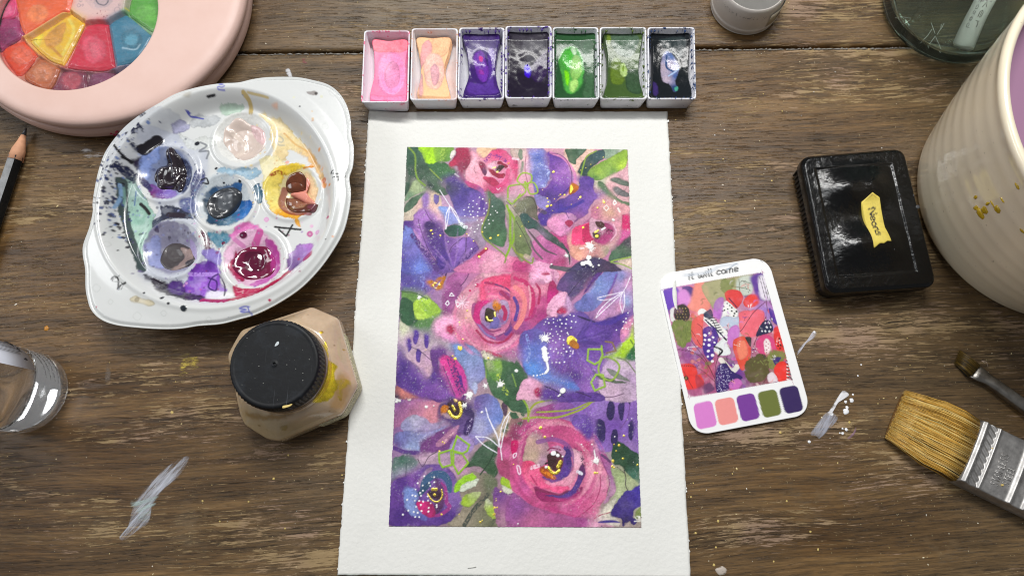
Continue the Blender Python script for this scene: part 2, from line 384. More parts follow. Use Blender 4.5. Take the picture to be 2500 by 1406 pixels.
def tube_geo(P, r, n=6, V=None, F=None):
    """tube along 3-D points with radius list, appended"""
    P = np.asarray(P, float); r = np.ones(len(P)) * r; V = [] if V is None else V; F = [] if F is None else F; b = len(V)
    for i, p in enumerate(P):
        d = P[min(i + 1, len(P) - 1)] - P[max(i - 1, 0)]; d /= np.linalg.norm(d) + 1e-12
        s = np.cross(d, (0, 0, 1.)); s = s / (np.linalg.norm(s) + 1e-9) if np.linalg.norm(s) > 1e-6 else np.array([1., 0, 0]); q = np.cross(s, d)
        for j in range(n):
            a = 2 * math.pi * j / n; V.append(p + r[i] * (math.cos(a) * s + math.sin(a) * q))
    for i in range(len(P) - 1):
        for j in range(n): F.append((b + i * n + j, b + i * n + (j + 1) % n, b + (i + 1) * n + (j + 1) % n, b + (i + 1) * n + j))
    F.append(tuple(b + j for j in range(n))[::-1]); e = b + (len(P) - 1) * n; F.append(tuple(e + j for j in range(n)))
    return V, F
def circle(c, r, n=96): a = np.arange(n) / n * 2 * math.pi; return np.c_[c[0] + r * np.cos(a), c[1] + r * np.sin(a)]
def box_geo(x0, y0, z0, x1, y1, z1):
    V = [(x0, y0, z0), (x1, y0, z0), (x1, y1, z0), (x0, y1, z0), (x0, y0, z1), (x1, y0, z1), (x1, y1, z1), (x0, y1, z1)]
    return V, [(0, 3, 2, 1), (4, 5, 6, 7), (0, 1, 5, 4), (1, 2, 6, 5), (2, 3, 7, 6), (3, 0, 4, 7)]
# ================================================================ the watercolour painting
T1 = (970, 350, 4.537); T2 = (1260, 350, 4.537); T3 = (950, 640, 4.261); T4 = (1260, 640, 4.261); T5 = (940, 960, 4.134); T6 = (1250, 960, 4.136)
ZP = 0.0007
ART = W([(949, 1284), (1566, 1287), (1532, 365), (994, 359)], ZP)
def paint_picture():
    x0, y0 = ART.min(0) - 1e-3; x1, y1 = ART.max(0) + 1e-3
    K = Canvas(x0, y0, x1, y1, 0.17e-3, ZP, 'c8a4ae', 3); s, d = K.stroke, K.dots
    K.melt = 4; K.bleed = .05
    def p(*a, **k):
        q = W(a[0], ZP, K.T); ar = abs(np.sum(q[:, 0] * np.roll(q[:, 1], -1) - np.roll(q[:, 0], -1) * q[:, 1])) / 2; k.setdefault('soft',   .2 + .55 * min(1, ar / 1.8e-4)); k.setdefault('rough', .6); k.setdefault('var', .34); K.poly(*a, **k)
    def at(T): K.T = T
    G = 'e8cf5a'   # gold leaf
    # broad washes
    at(None)
    p([(940, 350), (1580, 350), (1590, 1300), (930, 1300)], [('a8a898', (1000, 480)), ('c49cc0', (1060, 510)), ('e0a8b8', (1300, 400)), ('d8a0b0', (1500, 450)), ('b89cac', (1260, 600)), ('c878a8', (1180, 650)), ('d078a4', (1400, 640)), ('7d58a8', (1010, 620)), ('a080b8', (1000, 820)), ('7a4ca8', (1450, 850)), ('b898c4', (1540, 900)), ('8a5aa0', (980, 1000)), ('a888b4', (1050, 1120)), ('a09880', (1170, 1240)), ('8a62b8', (1450, 1000)), ('c4b49c', (1240, 1030)), ('c86898', (1350, 1200)), ('b0b890', (1530, 1180)), ('a05898', (1260, 1260))], edge=0, var=.2, smooth=False)
    # ---- bottom left
    at(T5)
    p([(100, 0), (520, 0), (560, 120), (520, 300), (150, 330), (90, 360)], [('a86aa0', (200, 130)), ('d88c98', (450, 220)), ('c07c9c', (300, 220)), ('8a58a8', (150, 60))])
    p([(240, -5), (480, 70), (560, 90), (720, 30), (700, -10)], '5a3080')
    p([(440, 430), (560, 370), (740, 310), (780, 420), (720, 480), (680, 560), (540, 590), (400, 640), (300, 640), (340, 560), (350, 500)], '7c4488')
    p([(530, 240), (545, 130), (600, 90), (680, 40), (760, 40), (830, 90), (880, 90), (900, 200), (900, 330), (830, 430), (760, 420), (640, 300)], [('4a3070', (600, 250)), ('6a5090', (800, 350)), ('3c2c60', (860, 200))])
    p([(890, 70), (960, 15), (1060, 10), (1140, 80), (1180, 180), (1180, 270), (1110, 380), (1060, 430), (960, 500), (860, 530), (830, 430), (900, 280)], [('6a4f98', (930, 120)), ('7f90d8', (1110, 150)), ('7088d0', (1160, 260)), ('a8a8cc', (960, 330)), ('8a78b8', (880, 470))])
    p([(700, 450), (830, 430), (900, 500), (860, 600), (740, 620), (640, 600)], 'a890c8')
    p([(820, 280), (880, 250), (895, 300), (840, 420), (790, 400)], '3a2262')
    s([(870, 260), (830, 410)], 26, 'b8a8d0', tex=.62)
    p([(620, 120), (700, 45), (780, 60), (810, 110), (775, 200), (720, 250), (640, 210)], '3a1f20')
    p([(560, 160), (600, 115), (635, 140), (615, 200), (570, 215)], 'd07a1c')
    p([(575, 205), (640, 205), (680, 250), (600, 240)], 'b090a0')
    s([(645, 185), (685, 235), (740, 240), (770, 180), (752, 95)], 30, G, h=.2e-3, met=1)
    d([(712, 72, 24), (700, 62, 14)], G, met=1, h=.2e-3); s([(680, 125), (705, 168)], 24, G, met=1, h=.2e-3)
    p([(160, 320), (220, 250), (310, 218), (400, 240), (450, 290), (540, 300), (590, 278), (540, 340), (440, 380), (340, 390), (200, 380)], [('b4b0cc', (300, 260)), ('9a98c4', (200, 340)), ('a898c0', (450, 330))])
    p([(90, 430), (160, 380), (260, 380), (420, 385), (540, 350), (625, 322), (560, 370), (430, 430), (400, 470), (350, 500), (340, 590), (200, 570), (95, 520)], [('7a80c0', (150, 450)), ('a0b0dc', (270, 560)), ('7058a0', (130, 500)), ('9a98cc', (450, 390))])
    s([(90, 550), (200, 590), (330, 600)], 40, '5f3c8c')
    s([(410, 440), (390, 480), (340, 500)], 30, 'c0c0dc', tex=.6)
    p([(520, 500), (720, 325), (735, 360), (600, 520)], 'c98cac', a=.8)
    s([(600, 480), (690, 400)], 22, 'd8a8b8', tex=.5)
    p([(300, 640), (500, 590), (700, 620), (850, 640), (850, 780), (740, 860), (560, 720), (430, 720), (300, 780)], [('c8a8bc', (450, 680)), ('c0a0bc', (600, 650)), ('cc98b8', (780, 700))], a=.85)
    p([(70, 680), (150, 630), (250, 620), (340, 690), (300, 760), (150, 830), (65, 880)], [('3f6a5a', (200, 660)), ('4a7060', (100, 720)), ('a09cb0', (200, 800)), ('8a90a0', (90, 850))])
    s([(330, 660), (380, 735), (440, 640), (520, 590)], 7, '4a3a48'); s([(215, 700), (208, 860)], 6, '2f4a4a')
    p([(60, 900), (200, 830), (300, 770), (430, 720), (560, 720), (680, 790), (760, 950), (790, 1100), (740, 1220), (620, 1320), (300, 1340), (40, 1335), (40, 1100)], [('4a2880', (150, 1220)), ('7a48a0', (300, 850)), ('54308a', (620, 1270)), ('8a68b0', (700, 1000)), ('5a3490', (200, 900)), ('7a58a8', (420, 760)), ('6a4098', (80, 1080))], edge=.3)
    p([(400, 780), (480, 750), (430, 850), (360, 960), (340, 900)], 'b08cb0', a=.8)
    s([(370, 985), (410, 880), (500, 820), (590, 825), (645, 900), (650, 980)], 78, '3f6088', taper=.4); s([(350, 1010), (440, 920)], 50, '2f4f70')
    p([(200, 960), (300, 960), (340, 1060), (310, 1120), (420, 1250), (380, 1285), (260, 1220), (195, 1130)], [('7a90d0', (230, 1000)), ('8a9cd4', (260, 1150)), ('6a68b8', (380, 1250))])
    p([(500, 880), (550, 880), (600, 960), (600, 1100), (540, 1200), (470, 1230), (500, 1100)], '5a3062')
    s([(570, 900), (610, 960), (620, 1090), (650, 1150), (560, 1220), (460, 1240)], 38, 'a03c8c', taper=.5)
    p([(320, 1110), (370, 1080), (480, 1110), (500, 1230), (420, 1240), (340, 1170)], [('e02c80', (350, 1120)), ('a82868', (470, 1170))])
    p([(430, 1000), (500, 955), (570, 1000), (560, 1060), (480, 1070)], '38202e')
    s([(430, 1015), (480, 1080), (540, 1088), (578, 1030), (570, 970)], 13, G, met=1, h=.15e-3); d([(480, 965, 16), (510, 965, 16), (498, 1020, 13)], G, met=1)
    p([(800, 750), (880, 640), (960, 540), (1060, 460), (1120, 470), (1150, 560), (1120, 650), (1140, 800), (1080, 850), (960, 740)], [('42604a', (950, 620)), ('3a5a3c', (1060, 780)), ('4a6850', (1050, 520))])
    p([(740, 870), (900, 790), (1100, 840), (1130, 1000), (1110, 1150), (1150, 1340), (640, 1340), (780, 1160)], [('b09c90', (820, 880)), ('a89c88', (760, 1250)), ('6a7458', (1050, 900)), ('7a7c60', (1000, 1280)), ('8a8070', (900, 1000))], rough=.8)
    s([(1130, 520), (1060, 680), (960, 820)], 14, '2f4834'); s([(800, 1330), (900, 1170), (1040, 1020)], 42, '4a5048', tex=.42); s([(1060, 1340), (1110, 1260), (1130, 1100)], 30, '5a6050', tex=.45)
    p([(690, 970), (740, 880), (830, 820), (890, 810), (930, 850), (860, 900), (780, 960), (710, 995)], 'a4dc34', h=.1e-3)
    p([(755, 970), (800, 910), (940, 860), (930, 910), (830, 980), (770, 990)], 'd4dcc8', h=.12e-3)
    p([(765, 1100), (790, 1040), (850, 1010), (960, 990), (920, 1080), (850, 1145), (780, 1130)], [('a4c438', (800, 1080)), ('c0cc90', (920, 1010))], h=.1e-3)
    p([(1005, 1090), (1040, 1065), (1080, 1110), (1130, 1180), (1150, 1270), (1060, 1240), (1010, 1170)], [('d0d4b8', (1040, 1090)), ('a8c840', (1050, 1200)), ('c0cc40', (1110, 1190))], h=.1e-3)
    p([(1180, 100), (1323, 200), (1323, 340), (1180, 450), (1120, 430), (1190, 250)], 'c8b4a0'); p([(1190, 90), (1240, 130), (1210, 230), (1180, 180)], '5a4058')
    p([(1110, 0), (1323, 0), (1323, 180), (1240, 130), (1150, 30)], '2f5c3a')
    for q in ([(1230, 300), (1255, 310), (1245, 350), (1215, 345)], [(1200, 360), (1245, 370), (1240, 410), (1190, 390)], [(1255, 180), (1323, 215), (1310, 262), (1262, 230)]): p(q, '4a6a4c')
    p([(1110, 950), (1200, 1000), (1323, 1010), (1323, 1345), (1150, 1345), (1090, 1100)], [('7a4a94', (1150, 1020)), ('9a5090', (1280, 1150)), ('b88aa0', (1190, 1300)), ('a04888', (1300, 1300))])
    p([(1150, 500), (1323, 340), (1400, 500), (1400, 900), (1200, 850), (1140, 780)], [('a03460', (1230, 430)), ('b04870', (1200, 700)), ('d868a0', (1220, 620))])
    p([(1165, 860), (1200, 845), (1280, 900), (1310, 990), (1240, 1000), (1175, 930)], 'a8cc38', h=.1e-3); p([(1170, 930), (1250, 955), (1312, 1000), (1220, 1012)], 'dcdcc8', h=.1e-3)
    L = dict(h=.15e-3)
    for l, w_ in (([(725, 430), (850, 520), (830, 580), (780, 605), (680, 575)], 21), ([(545, 605), (665, 570), (675, 720), (580, 745), (548, 690)], 20), ([(690, 590), (780, 610), (840, 700), (740, 812), (690, 715)], 20)):
        s(l, w_, '98c438', closed=True, smooth=False, **L)
    Wh = 'f0eefa'
    for l in ([(1015, 145), (1050, 260), (1150, 490), (1180, 670)], [(1040, 240), (1130, 420), (1150, 540)], [(1260, 190), (1190, 300), (1150, 490)], [(1250, 230), (1200, 400), (1170, 550)], [(915, 435), (1040, 450), (1140, 530)], [(915, 435), (1000, 520), (1130, 600)]): s(l, 9, Wh, h=.1e-3)
    for x, y, r in ((845, 15, 26), (800, 122, 24), (128, 60, 26)): K.splat(x, y, r)
    d([(240, 57, 18), (413, 135, 16), (975, 190, 13), (490, 125, 7), (587, 397, 6), (110, 85, 14), (150, 80, 10)], 'f6f6f4', h=.3e-3)
    d([(495, 845), (497, 895), (442, 903), (455, 930), (330, 905), (380, 930), (395, 835), (307, 967), (380, 980), (353, 1005), (362, 1033), (277, 1027), (305, 1035), (222, 1072), (343, 1083), (300, 1083), (383, 1088), (433, 1080), (430, 1035), (460, 1107), (360, 1125), (312, 1145), (520, 1125), (520, 1145), (440, 1153), (367, 1184), (437, 1190), (290, 1193), (235, 1182), (328, 1203), (305, 1247), (343, 1247), (180, 1222)], 'f8f8f8', 9)
    d([(580, 490, 8), (600, 500, 7), (548, 582, 10), (1165, 990, 9), (1118, 1060, 7), (1118, 1080, 7), (1103, 1150, 14), (1130, 1150, 9), (1100, 1220, 14), (960, 1295, 10), (980, 1280, 6), (568, 1218, 11), (748, 1218, 6)], G, met=.8)
    # ---- bottom right rose
    def arcs(cx, cy, r0, r1, n, cols, sq=1.0, a=.38):
        for k_ in range(n):
            r = random.uniform(r0, r1); t0 = random.uniform(0, 6.28); ln = random.uniform(.7, 1.9); dr = random.uniform(-.12, .16)
            s([(cx + r * (1 + dr * q) * math.cos(t0 + ln * q), cy + r * sq * (1 + dr * q) * math.sin(t0 + ln * q)) for q in np.linspace(0, 1, 6)], random.uniform(14, 46), random.choice(cols), a=a, soft=.4, taper=.8, var=.3, rough=.5, tex=random.choice((0, 0, .3)))
    def rays(cx, cy, L0, L1, a0, a1, n, cols, a=.4):
        for k_ in range(n):
            t = random.uniform(a0, a1); l0 = random.uniform(.05, .4) * L0; l1 = random.uniform(L0, L1); b_ = random.uniform(-.25, .25)
            s([(cx + l * math.cos(t + b_ * l / L1), cy + l * math.sin(t + b_ * l / L1)) for l in np.linspace(l0, l1, 5)], random.uniform(8, 26), random.choice(cols), a=a, soft=.35, taper=.85, var=.3, rough=.5, tex=random.choice((0, .25)))
    at(T6)
    p([(560, 0), (1270, 0), (1290, 600), (1100, 560), (880, 600), (800, 470), (600, 300), (560, 100)], [('8a60b8', (750, 150)), ('7a50b0', (1000, 350)), ('9a78c4', (900, 120)), ('7c58b4', (1200, 400)), ('a480c4', (1180, 540)), ('9468bc', (1050, 30))])
    p([(240, 150), (560, 80), (640, 200), (500, 260), (400, 270), (250, 240)], [('a04888', (330, 160)), ('8a58a8', (560, 150))])
    p([(0, 390), (60, 300), (150, 250), (300, 235), (450, 250), (560, 270), (700, 370), (800, 440), (830, 520), (840, 620), (900, 680), (960, 760), (980, 900), (950, 1050), (880, 1150), (850, 1260), (650, 1260), (400, 1200), (200, 1130), (60, 1020), (-20, 900)],
      [('c04880', (420, 320)), ('b44482', (200, 330)), ('d85890', (650, 480)), ('c83c78', (760, 560)), ('eaa0b4', (800, 780)), ('e08cb0', (920, 900)), ('e84c80', (150, 850)), ('d84888', (700, 1050)), ('d070a0', (500, 1120)), ('c04080', (420, 1180)), ('c85090', (640, 1160)), ('d060a0', (100, 950)), ('cc6c9c', (60, 480)), ('e890b0', (620, 1000)), ('b04080', (50, 360))], edge=.1)
    arcs(440, 740, 200, 480, 34, ['e890b0', 'd04c88', 'b83878', 'f0b0c4', 'c85c98', 'e8a8b4', 'a04888'])
    p([(640, 220), (720, 210), (800, 280), (830, 380), (800, 450), (750, 460), (680, 380), (600, 300)], [('7a58b0', (680, 260)), ('5a3a98', (780, 400))])
    p([(0, 480), (60, 470), (62, 560), (20, 600), (-10, 600)], 'd01468'); p([(-10, 250), (140, 270), (60, 370), (-20, 400)], '7a3050', a=.7); p([(-20, 400), (50, 400), (100, 450), (40, 470), (-20, 450)], '783050', a=.7)
    s([(150, 430), (110, 560), (110, 680)], 22, 'b03878', a=.7)
    p([(160, 430), (240, 400), (330, 460), (380, 560), (370, 650), (300, 740), (200, 690), (105, 680), (130, 560)], [('c8a494', (200, 520)), ('bc8ca4', (300, 500)), ('b890a8', (300, 680)), ('ccb098', (190, 640))])
    p([(100, 700), (200, 680), (290, 760), (330, 880), (520, 920), (580, 960), (500, 1000), (330, 960), (200, 900), (110, 800)], [('f04c7c', (150, 720)), ('f45c90', (420, 950)), ('f06494', (250, 860)), ('f8709c', (180, 780))])
    s([(130, 830), (200, 960), (330, 1080)], 24, 'f078a0', a=.7); s([(190, 830), (250, 920)], 16, 'b83068', a=.8)
    p([(590, 560), (700, 610), (720, 700), (690, 760), (640, 850), (560, 930), (400, 930), (330, 890), (500, 860), (600, 760)], [('ecb4c8', (660, 640)), ('e8a0b8', (620, 850)), ('ec90b0', (450, 920))])
    s([(260, 490), (400, 462), (520, 495), (590, 570), (605, 660), (590, 760), (500, 850), (400, 878)], 44, '8c5098', a=.8)
    p([(530, 530), (600, 600), (600, 760), (540, 850), (400, 890), (300, 850), (380, 830), (450, 810), (500, 740), (520, 640)], [('54388e', (570, 650)), ('5a3a98', (550, 800)), ('7a4894', (380, 870))])
    s([(560, 560), (570, 700)], 50, '3a2870', tex=.5)
    p([(370, 560), (460, 520), (540, 580), (520, 640), (430, 590)], 'c890b4'); s([(355, 580), (400, 550), (490, 570)], 14, '8a2858', tex=.4)
    p([(370, 620), (440, 580), (500, 620), (512, 700), (470, 780), (380, 760), (363, 690)], [('3a1c20', (400, 690)), ('6a2c3c', (480, 660))])
    s([(340, 710), (375, 690)], 20, '2a1820', tex=.4)
    p([(285, 765), (335, 745), (430, 830), (450, 860), (360, 860), (300, 815)], 'b04c20'); s([(310, 780), (430, 850)], 30, 'e88820', tex=.45)
    s([(368, 748), (405, 795), (445, 803), (475, 778)], 28, G, met=1, h=.2e-3); s([(490, 690), (465, 740)], 34, G, met=1, h=.2e-3)
    d([(415, 605, 26), (460, 625, 19), (342, 745, 14), (510, 637, 10)], 'f8f8fa', h=.4e-3)
    p([(215, 960), (260, 940), (360, 980), (480, 1020), (580, 975), (660, 960), (710, 950), (690, 1010), (560, 1085), (380, 1100), (260, 1060)], [('9a2868', (260, 990)), ('a02c70', (650, 980)), ('b83878', (450, 1085))])
    p([(690, 730), (725, 730), (733, 830), (690, 930), (620, 1020), (500, 1055), (330, 1030), (460, 1020), (580, 985), (640, 900), (665, 830)], [('6a2c6c', (700, 760)), ('5c3c96', (650, 950)), ('5a4090', (450, 1040))])
    s([(240, 970), (380, 1000), (480, 1020), (560, 985)], 24, '7a2850', a=.7)
    s([(620, 560), (690, 600), (725, 720)], 42, '4a2448', tex=.56)
    s([(600, 640), (620, 740), (600, 800)], 12, 'c06890', tex=.35)
    p([(870, 580), (930, 590), (990, 680), (1040, 800), (1050, 950), (1000, 1060), (920, 1120), (980, 980), (980, 850), (930, 740), (880, 650)], [('b85c98', (890, 600)), ('a868a4', (1000, 800)), ('c090b0', (1000, 1000))])
    s([(905, 620), (960, 660), (990, 690)], 26, '6a4070'); s([(880, 600), (960, 800), (985, 900), (960, 1000)], 8, '9a4080')
    p([(1000, 740), (1140, 800), (1300, 900), (1270, 950), (1180, 980), (1100, 1050), (1010, 1120), (1055, 950)], [('a8b884', (1100, 850)), ('c0c8a0', (1050, 1050)), ('b0b890', (1200, 930))])
    p([(1010, 540), (1060, 480), (1140, 520), (1220, 580), (1290, 640), (1305, 890), (1200, 840), (1100, 740), (1020, 700)], [('24482c', (1080, 560)), ('1f3f2c', (1200, 700)), ('3a6a58', (1250, 820)), ('2c5034', (1120, 720)), ('4a7a68', (1230, 850))])
    s([(1130, 770), (1150, 850), (1145, 920), (1170, 980)], 9, '3a2438', tex=.3); s([(1060, 740), (1130, 800)], 8, '4a4a3c', tex=.35)
    s([(890, 820), (890, 960), (820, 1120), (650, 1260)], 9, 'b03c70', tex=.2)
    p([(0, 1010), (100, 1060), (200, 1130), (400, 1200), (700, 1250), (850, 1280), (1000, 1350), (0, 1350)], [('94549a', (50, 1150)), ('b85c98', (400, 1280)), ('a84c90', (700, 1290)), ('e0a0c0', (900, 1320)), ('c06898', (200, 1300))])
    s([(340, 1150), (500, 1200), (640, 1240)], 24, 'c03c80', a=.6); s([(690, 1280), (710, 1300)], 20, '98387c', a=.5)
    p([(960, 1120), (1060, 1060), (1010, 1200), (1090, 1300), (1060, 1345), (880, 1290), (870, 1230)], [('d8d4c0', (1000, 1180)), ('dcc8c8', (900, 1270))])
    s([(830, 1260), (900, 1225), (990, 1200)], 9, 'b04868', tex=.45)
    p([(1300, 910), (1270, 930), (1200, 970), (1150, 990), (1080, 1080), (1000, 1180), (1020, 1250), (1100, 1260), (1130, 1340), (1170, 1290), (1220, 1335), (1265, 1280), (1220, 1240), (1250, 1160), (1310, 1100)], [('3a2680', (1080, 1200)), ('4430a0', (1230, 1100)), ('5a4a90', (1140, 1130)), ('2c1c60', (1130, 1280)), ('4836a8', (1270, 980))], rough=.9)
    s([(870, 1300), (1000, 1290), (1090, 1300)], 26, '40308c', taper=.7); d([(1110, 1035, 8), (1085, 1060, 6), (905, 1340, 6)], '3a2680', h=0)
    p([(1250, 1200), (1303, 1140), (1306, 1240), (1240, 1265)], '8c9c5c')
    for l in ([(1240, 1245), (1262, 1275)], [(1262, 1240), (1278, 1240), (1278, 1268)], [(1290, 1240), (1292, 1270)], [(1235, 1290), (1300, 1285)]): s(l, 9, 'e8e8e0')
    for q in ([(955, 160), (975, 90), (1005, 72), (1030, 120), (1035, 220), (1010, 275), (970, 250)], [(1065, 130), (1100, 75), (1135, 90), (1130, 220), (1110, 275), (1075, 220)], [(845, 360), (860, 280), (900, 262), (940, 300), (940, 440), (915, 490), (870, 460)], [(1005, 420), (1020, 370), (1060, 365), (1070, 450), (1040, 520), (1005, 500)], [(1168, 380), (1180, 300), (1215, 275), (1232, 330), (1220, 450), (1205, 480), (1180, 450)], [(1150, 0), (1180, -90), (1215, -40), (1200, 90), (1190, 112), (1165, 60)]): p(q, '30225e')
    s([(1190, 110), (1170, 240), (1100, 350)], 6, '6a4080', tex=.35)
    O = 'a0a83c'
    at(T4); p([(-10, 1040), (60, 1080), (120, 1200), (50, 1270), (40, 1300), (90, 1420), (-10, 1420)], [('4a6850', (20, 1100)), ('42604c', (40, 1380))])
    at(T6)
    p([(-20, -20), (80, -20), (160, 160), (140, 200), (60, 190), (-20, 150)], [('4a7050', (40, 40)), ('3c6448', (100, 140))])
    for q in ([(0, 195), (40, 200), (65, 240), (20, 260), (-10, 230)], [(55, 295), (95, 292), (90, 318), (60, 312)], [(90, 200), (125, 205), (120, 228), (95, 220)]): p(q, '3f6448')
    s([(60, -20), (110, 60), (160, 150), (165, 280)], 20, '8cb038'); s([(165, 220), (200, 140), (280, 85), (500, 60), (800, 78), (830, 65)], 21, O); s([(830, 65), (700, 160), (450, 242), (250, 240), (110, 255)], 20, O); s([(250, 190), (450, 180), (620, 160), (800, 80)], 17, O)
    K.splat(845, 680, 30); s([(845, 670), (830, 580)], 13, 'f4f4f4'); s([(200, 750), (265, 730)], 40, 'f0c8d8', tex=.4); s([(665, 790), (700, 810)], 34, 'e0e0ec', tex=.35)
    for l in ([(15, 615), (45, 605), (35, 640), (15, 650)], [(50, 730), (75, 740), (88, 800), (70, 815), (55, 770)]): s(l, 10, 'f0d8e8', closed=True, h=.15e-3)
    d([(405, 428, 6), (700, 515, 8), (713, 532, 5), (806, 515, 8), (728, 575, 5), (255, 465, 4), (1037, 437, 7), (1163, 265, 6), (1208, 255, 6), (1180, 322, 6), (60, 1315, 7), (1225, 692, 4)], 'f4f0f4')
    d([(285, 350, 16), (330, 440, 14), (1078, 523, 14), (1118, 657, 11), (1265, 720, 10), (835, 800, 14), (860, 803, 9), (1010, 735, 13), (1028, 748, 9), (1050, 580, 8), (1015, 680, 12), (1127, 425, 10), (15, 715, 8), (1030, 515, 7), (1018, 690, 9)], G, met=.8, h=.15e-3)
    # ---- middle left
    at(T3)
    p([(125, -10), (420, -10), (500, 160), (400, 300), (200, 310), (120, 290)], [('5a4a9c', (200, 200)), ('6a88d0', (350, 70)), ('5c4ea0', (150, 60)), ('7a60b0', (450, 150)), ('54429a', (300, 260))])
    p([(430, 740), (560, 780), (660, 860), (640, 930), (560, 870)], 'a898a8')
    p([(560, 540), (700, 380), (850, 200), (1000, 100), (1321, 60), (1400, 300), (1400, 900), (1180, 1000), (1000, 940), (800, 840), (700, 800)], [('e0a0b4', (850, 450)), ('e8b4a8', (880, 520)), ('dc80a8', (800, 750)), ('d880a0', (950, 880)), ('d88cac', (900, 180)), ('c080a0', (620, 520)), ('e07898', (1000, 880)), ('e0a8b8', (980, 130)), ('a86898', (1280, 900))])
    p([(115, 590), (240, 670), (300, 710), (430, 740), (560, 850), (450, 900), (460, 1100), (400, 1200), (200, 1000), (90, 900)], [('ccd0b0', (160, 690)), ('b898b8', (250, 800)), ('c8a0c0', (400, 1000)), ('d0a8b8', (400, 1150)), ('b0a0a8', (450, 830))])
    p([(620, 150), (760, 60), (860, 30), (820, 160), (740, 260), (700, 380), (620, 420), (640, 560), (545, 540), (560, 400), (580, 260)], [('b060a0', (680, 180)), ('d058a0', (800, 60)), ('9a4a8c', (600, 450)), ('b870a8', (780, 170))])
    p([(600, 280), (700, 220), (760, 260), (700, 400), (640, 540), (560, 530), (560, 380)], '984c8c', a=.8)
    s([(860, 40), (800, 180), (740, 250)], 8, '5a3060', tex=.3); s([(1000, 110), (1100, 70), (1250, 30), (1321, 0)], 10, 'b04c80', tex=.3)
    s([(430, -20), (500, 80), (560, 150)], 80, '54347e', tex=.48); s([(620, 30), (580, 170), (555, 230)], 12, '3c2050')
    s([(680, 70), (760, 10)], 50, '5a3880', tex=.5)
    s([(350, 150), (345, 270)], 55, '8a94d8', tex=.6); s([(365, 270), (385, 305)], 7, '2f2060')
    p([(390, 195), (440, 178), (480, 200), (520, 150), (590, 155), (560, 220), (550, 270), (500, 290), (430, 250)], 'c47a18')
    s([(455, 235), (470, 265), (490, 270)], 16, G, met=1, h=.15e-3); s([(470, 215), (500, 225), (525, 240), (520, 215)], 18, G, met=1, h=.15e-3)
    p([(130, 300), (250, 300), (400, 350), (500, 440), (540, 520), (490, 640), (420, 720), (300, 700), (200, 660), (115, 580), (125, 400)], [('6a9448', (250, 340)), ('5c8850', (430, 660)), ('8cae50', (420, 400)), ('4a7a4c', (200, 600))])
    p([(125, 370), (240, 410), (250, 500), (300, 600), (240, 660), (170, 640), (115, 570)], '2f5a3c')
    p([(250, 420), (320, 370), (410, 370), (510, 460), (530, 520), (430, 570), (300, 600), (260, 520)], [('b4dc48', (320, 450)), ('a0c848', (450, 500)), ('bcdc58', (300, 570))])
    s([(330, 430), (420, 520)], 60, '8cb840', tex=.5); s([(125, 305), (260, 320), (400, 380)], 14, '4a6a3a', tex=.2)
    p([(90, 920), (200, 1010), (330, 1130), (400, 1200), (460, 1100), (470, 1050), (560, 1150), (640, 1300), (680, 1420), (250, 1400), (75, 1280)], [('4c3088', (130, 1100)), ('54348c', (300, 1280)), ('8c5cb0', (520, 1300)), ('7848a4', (420, 1350)), ('603c98', (480, 1180))], edge=.3)
    p([(70, 1290), (180, 1340), (290, 1410), (70, 1420)], [('e08880', (150, 1350)), ('4a3a58', (90, 1400))])
    p([(430, 930), (500, 890), (590, 900), (600, 960), (700, 1060), (540, 1000), (520, 1100), (640, 1300), (560, 1300), (460, 1100)], '683a88')
    p([(530, 1010), (600, 970), (700, 1020), (780, 1100), (820, 1200), (820, 1320), (780, 1390), (690, 1390), (600, 1200), (540, 1090)], [('e04098', (600, 1050)), ('d03c98', (720, 1180)), ('c848a0', (770, 1330))])
    s([(640, 1010), (690, 1160), (740, 1300), (780, 1400)], 75, '562874', tex=.5); s([(560, 1080), (620, 1230), (680, 1380)], 8, '5a3070')
    s([(740, 1190), (750, 1260)], 34, '48288c', a=.8)
    p([(650, 860), (760, 850), (880, 880), (970, 980), (1000, 1100), (980, 1220), (900, 1280), (840, 1310), (780, 1120), (700, 1000)], [('7a98d4', (720, 880)), ('8c9ccc', (850, 1000)), ('8a90c8', (950, 1150)), ('9c9cc8', (880, 1260))], edge=.3)
    p([(860, 1270), (900, 1240), (920, 1290), (900, 1370), (870, 1340)], 'b0b8dc')
    for q in ([(255, 720), (285, 705), (312, 740), (300, 830), (275, 850), (255, 800)], [(365, 760), (395, 745), (418, 770), (405, 880), (385, 890), (365, 850)], [(188, 810), (215, 795), (235, 830), (230, 900), (205, 930), (190, 880)], [(285, 910), (310, 898), (332, 930), (320, 1020), (300, 1040), (280, 1010)]): p(q, '56369a')
    s([(230, 880), (330, 930), (450, 1030)], 7, '3a2a50')
    p([(465, 650), (520, 580), (620, 548), (700, 580), (735, 660), (690, 760), (690, 825), (560, 790), (490, 760)], [('eaa8cc', (560, 620)), ('e090c0', (650, 780)), ('f0b0d0', (680, 620))], h=.15e-3)
    s([(520, 620), (600, 600), (690, 640)], 6, 'c070a8', a=.6)
    p([(600, 665), (650, 650), (685, 690), (680, 735), (650, 750), (605, 720)], 'b02454')
    d([(915, 240, 26), (840, 295, 12)], 'c82864', h=0)
    # big rose
    p([(940, 210), (1150, 130), (1321, 130), (1500, 250), (1560, 450), (1500, 700), (1300, 880), (1050, 880), (930, 700), (870, 560), (900, 400), (950, 330)], [('e8508a', (1150, 200)), ('d87aa8', (1000, 850)), ('cc6ca0', (1200, 880)), ('e87898', (1350, 350)), ('e06494', (1420, 550)), ('d890b0', (950, 700))], a=.9, edge=.05)
    arcs(1080, 560, 190, 440, 34, ['e890b0', 'd85490', 'c04484', 'f0b4c4', 'c870a4', 'f07898', 'b85c98'], 1.05)
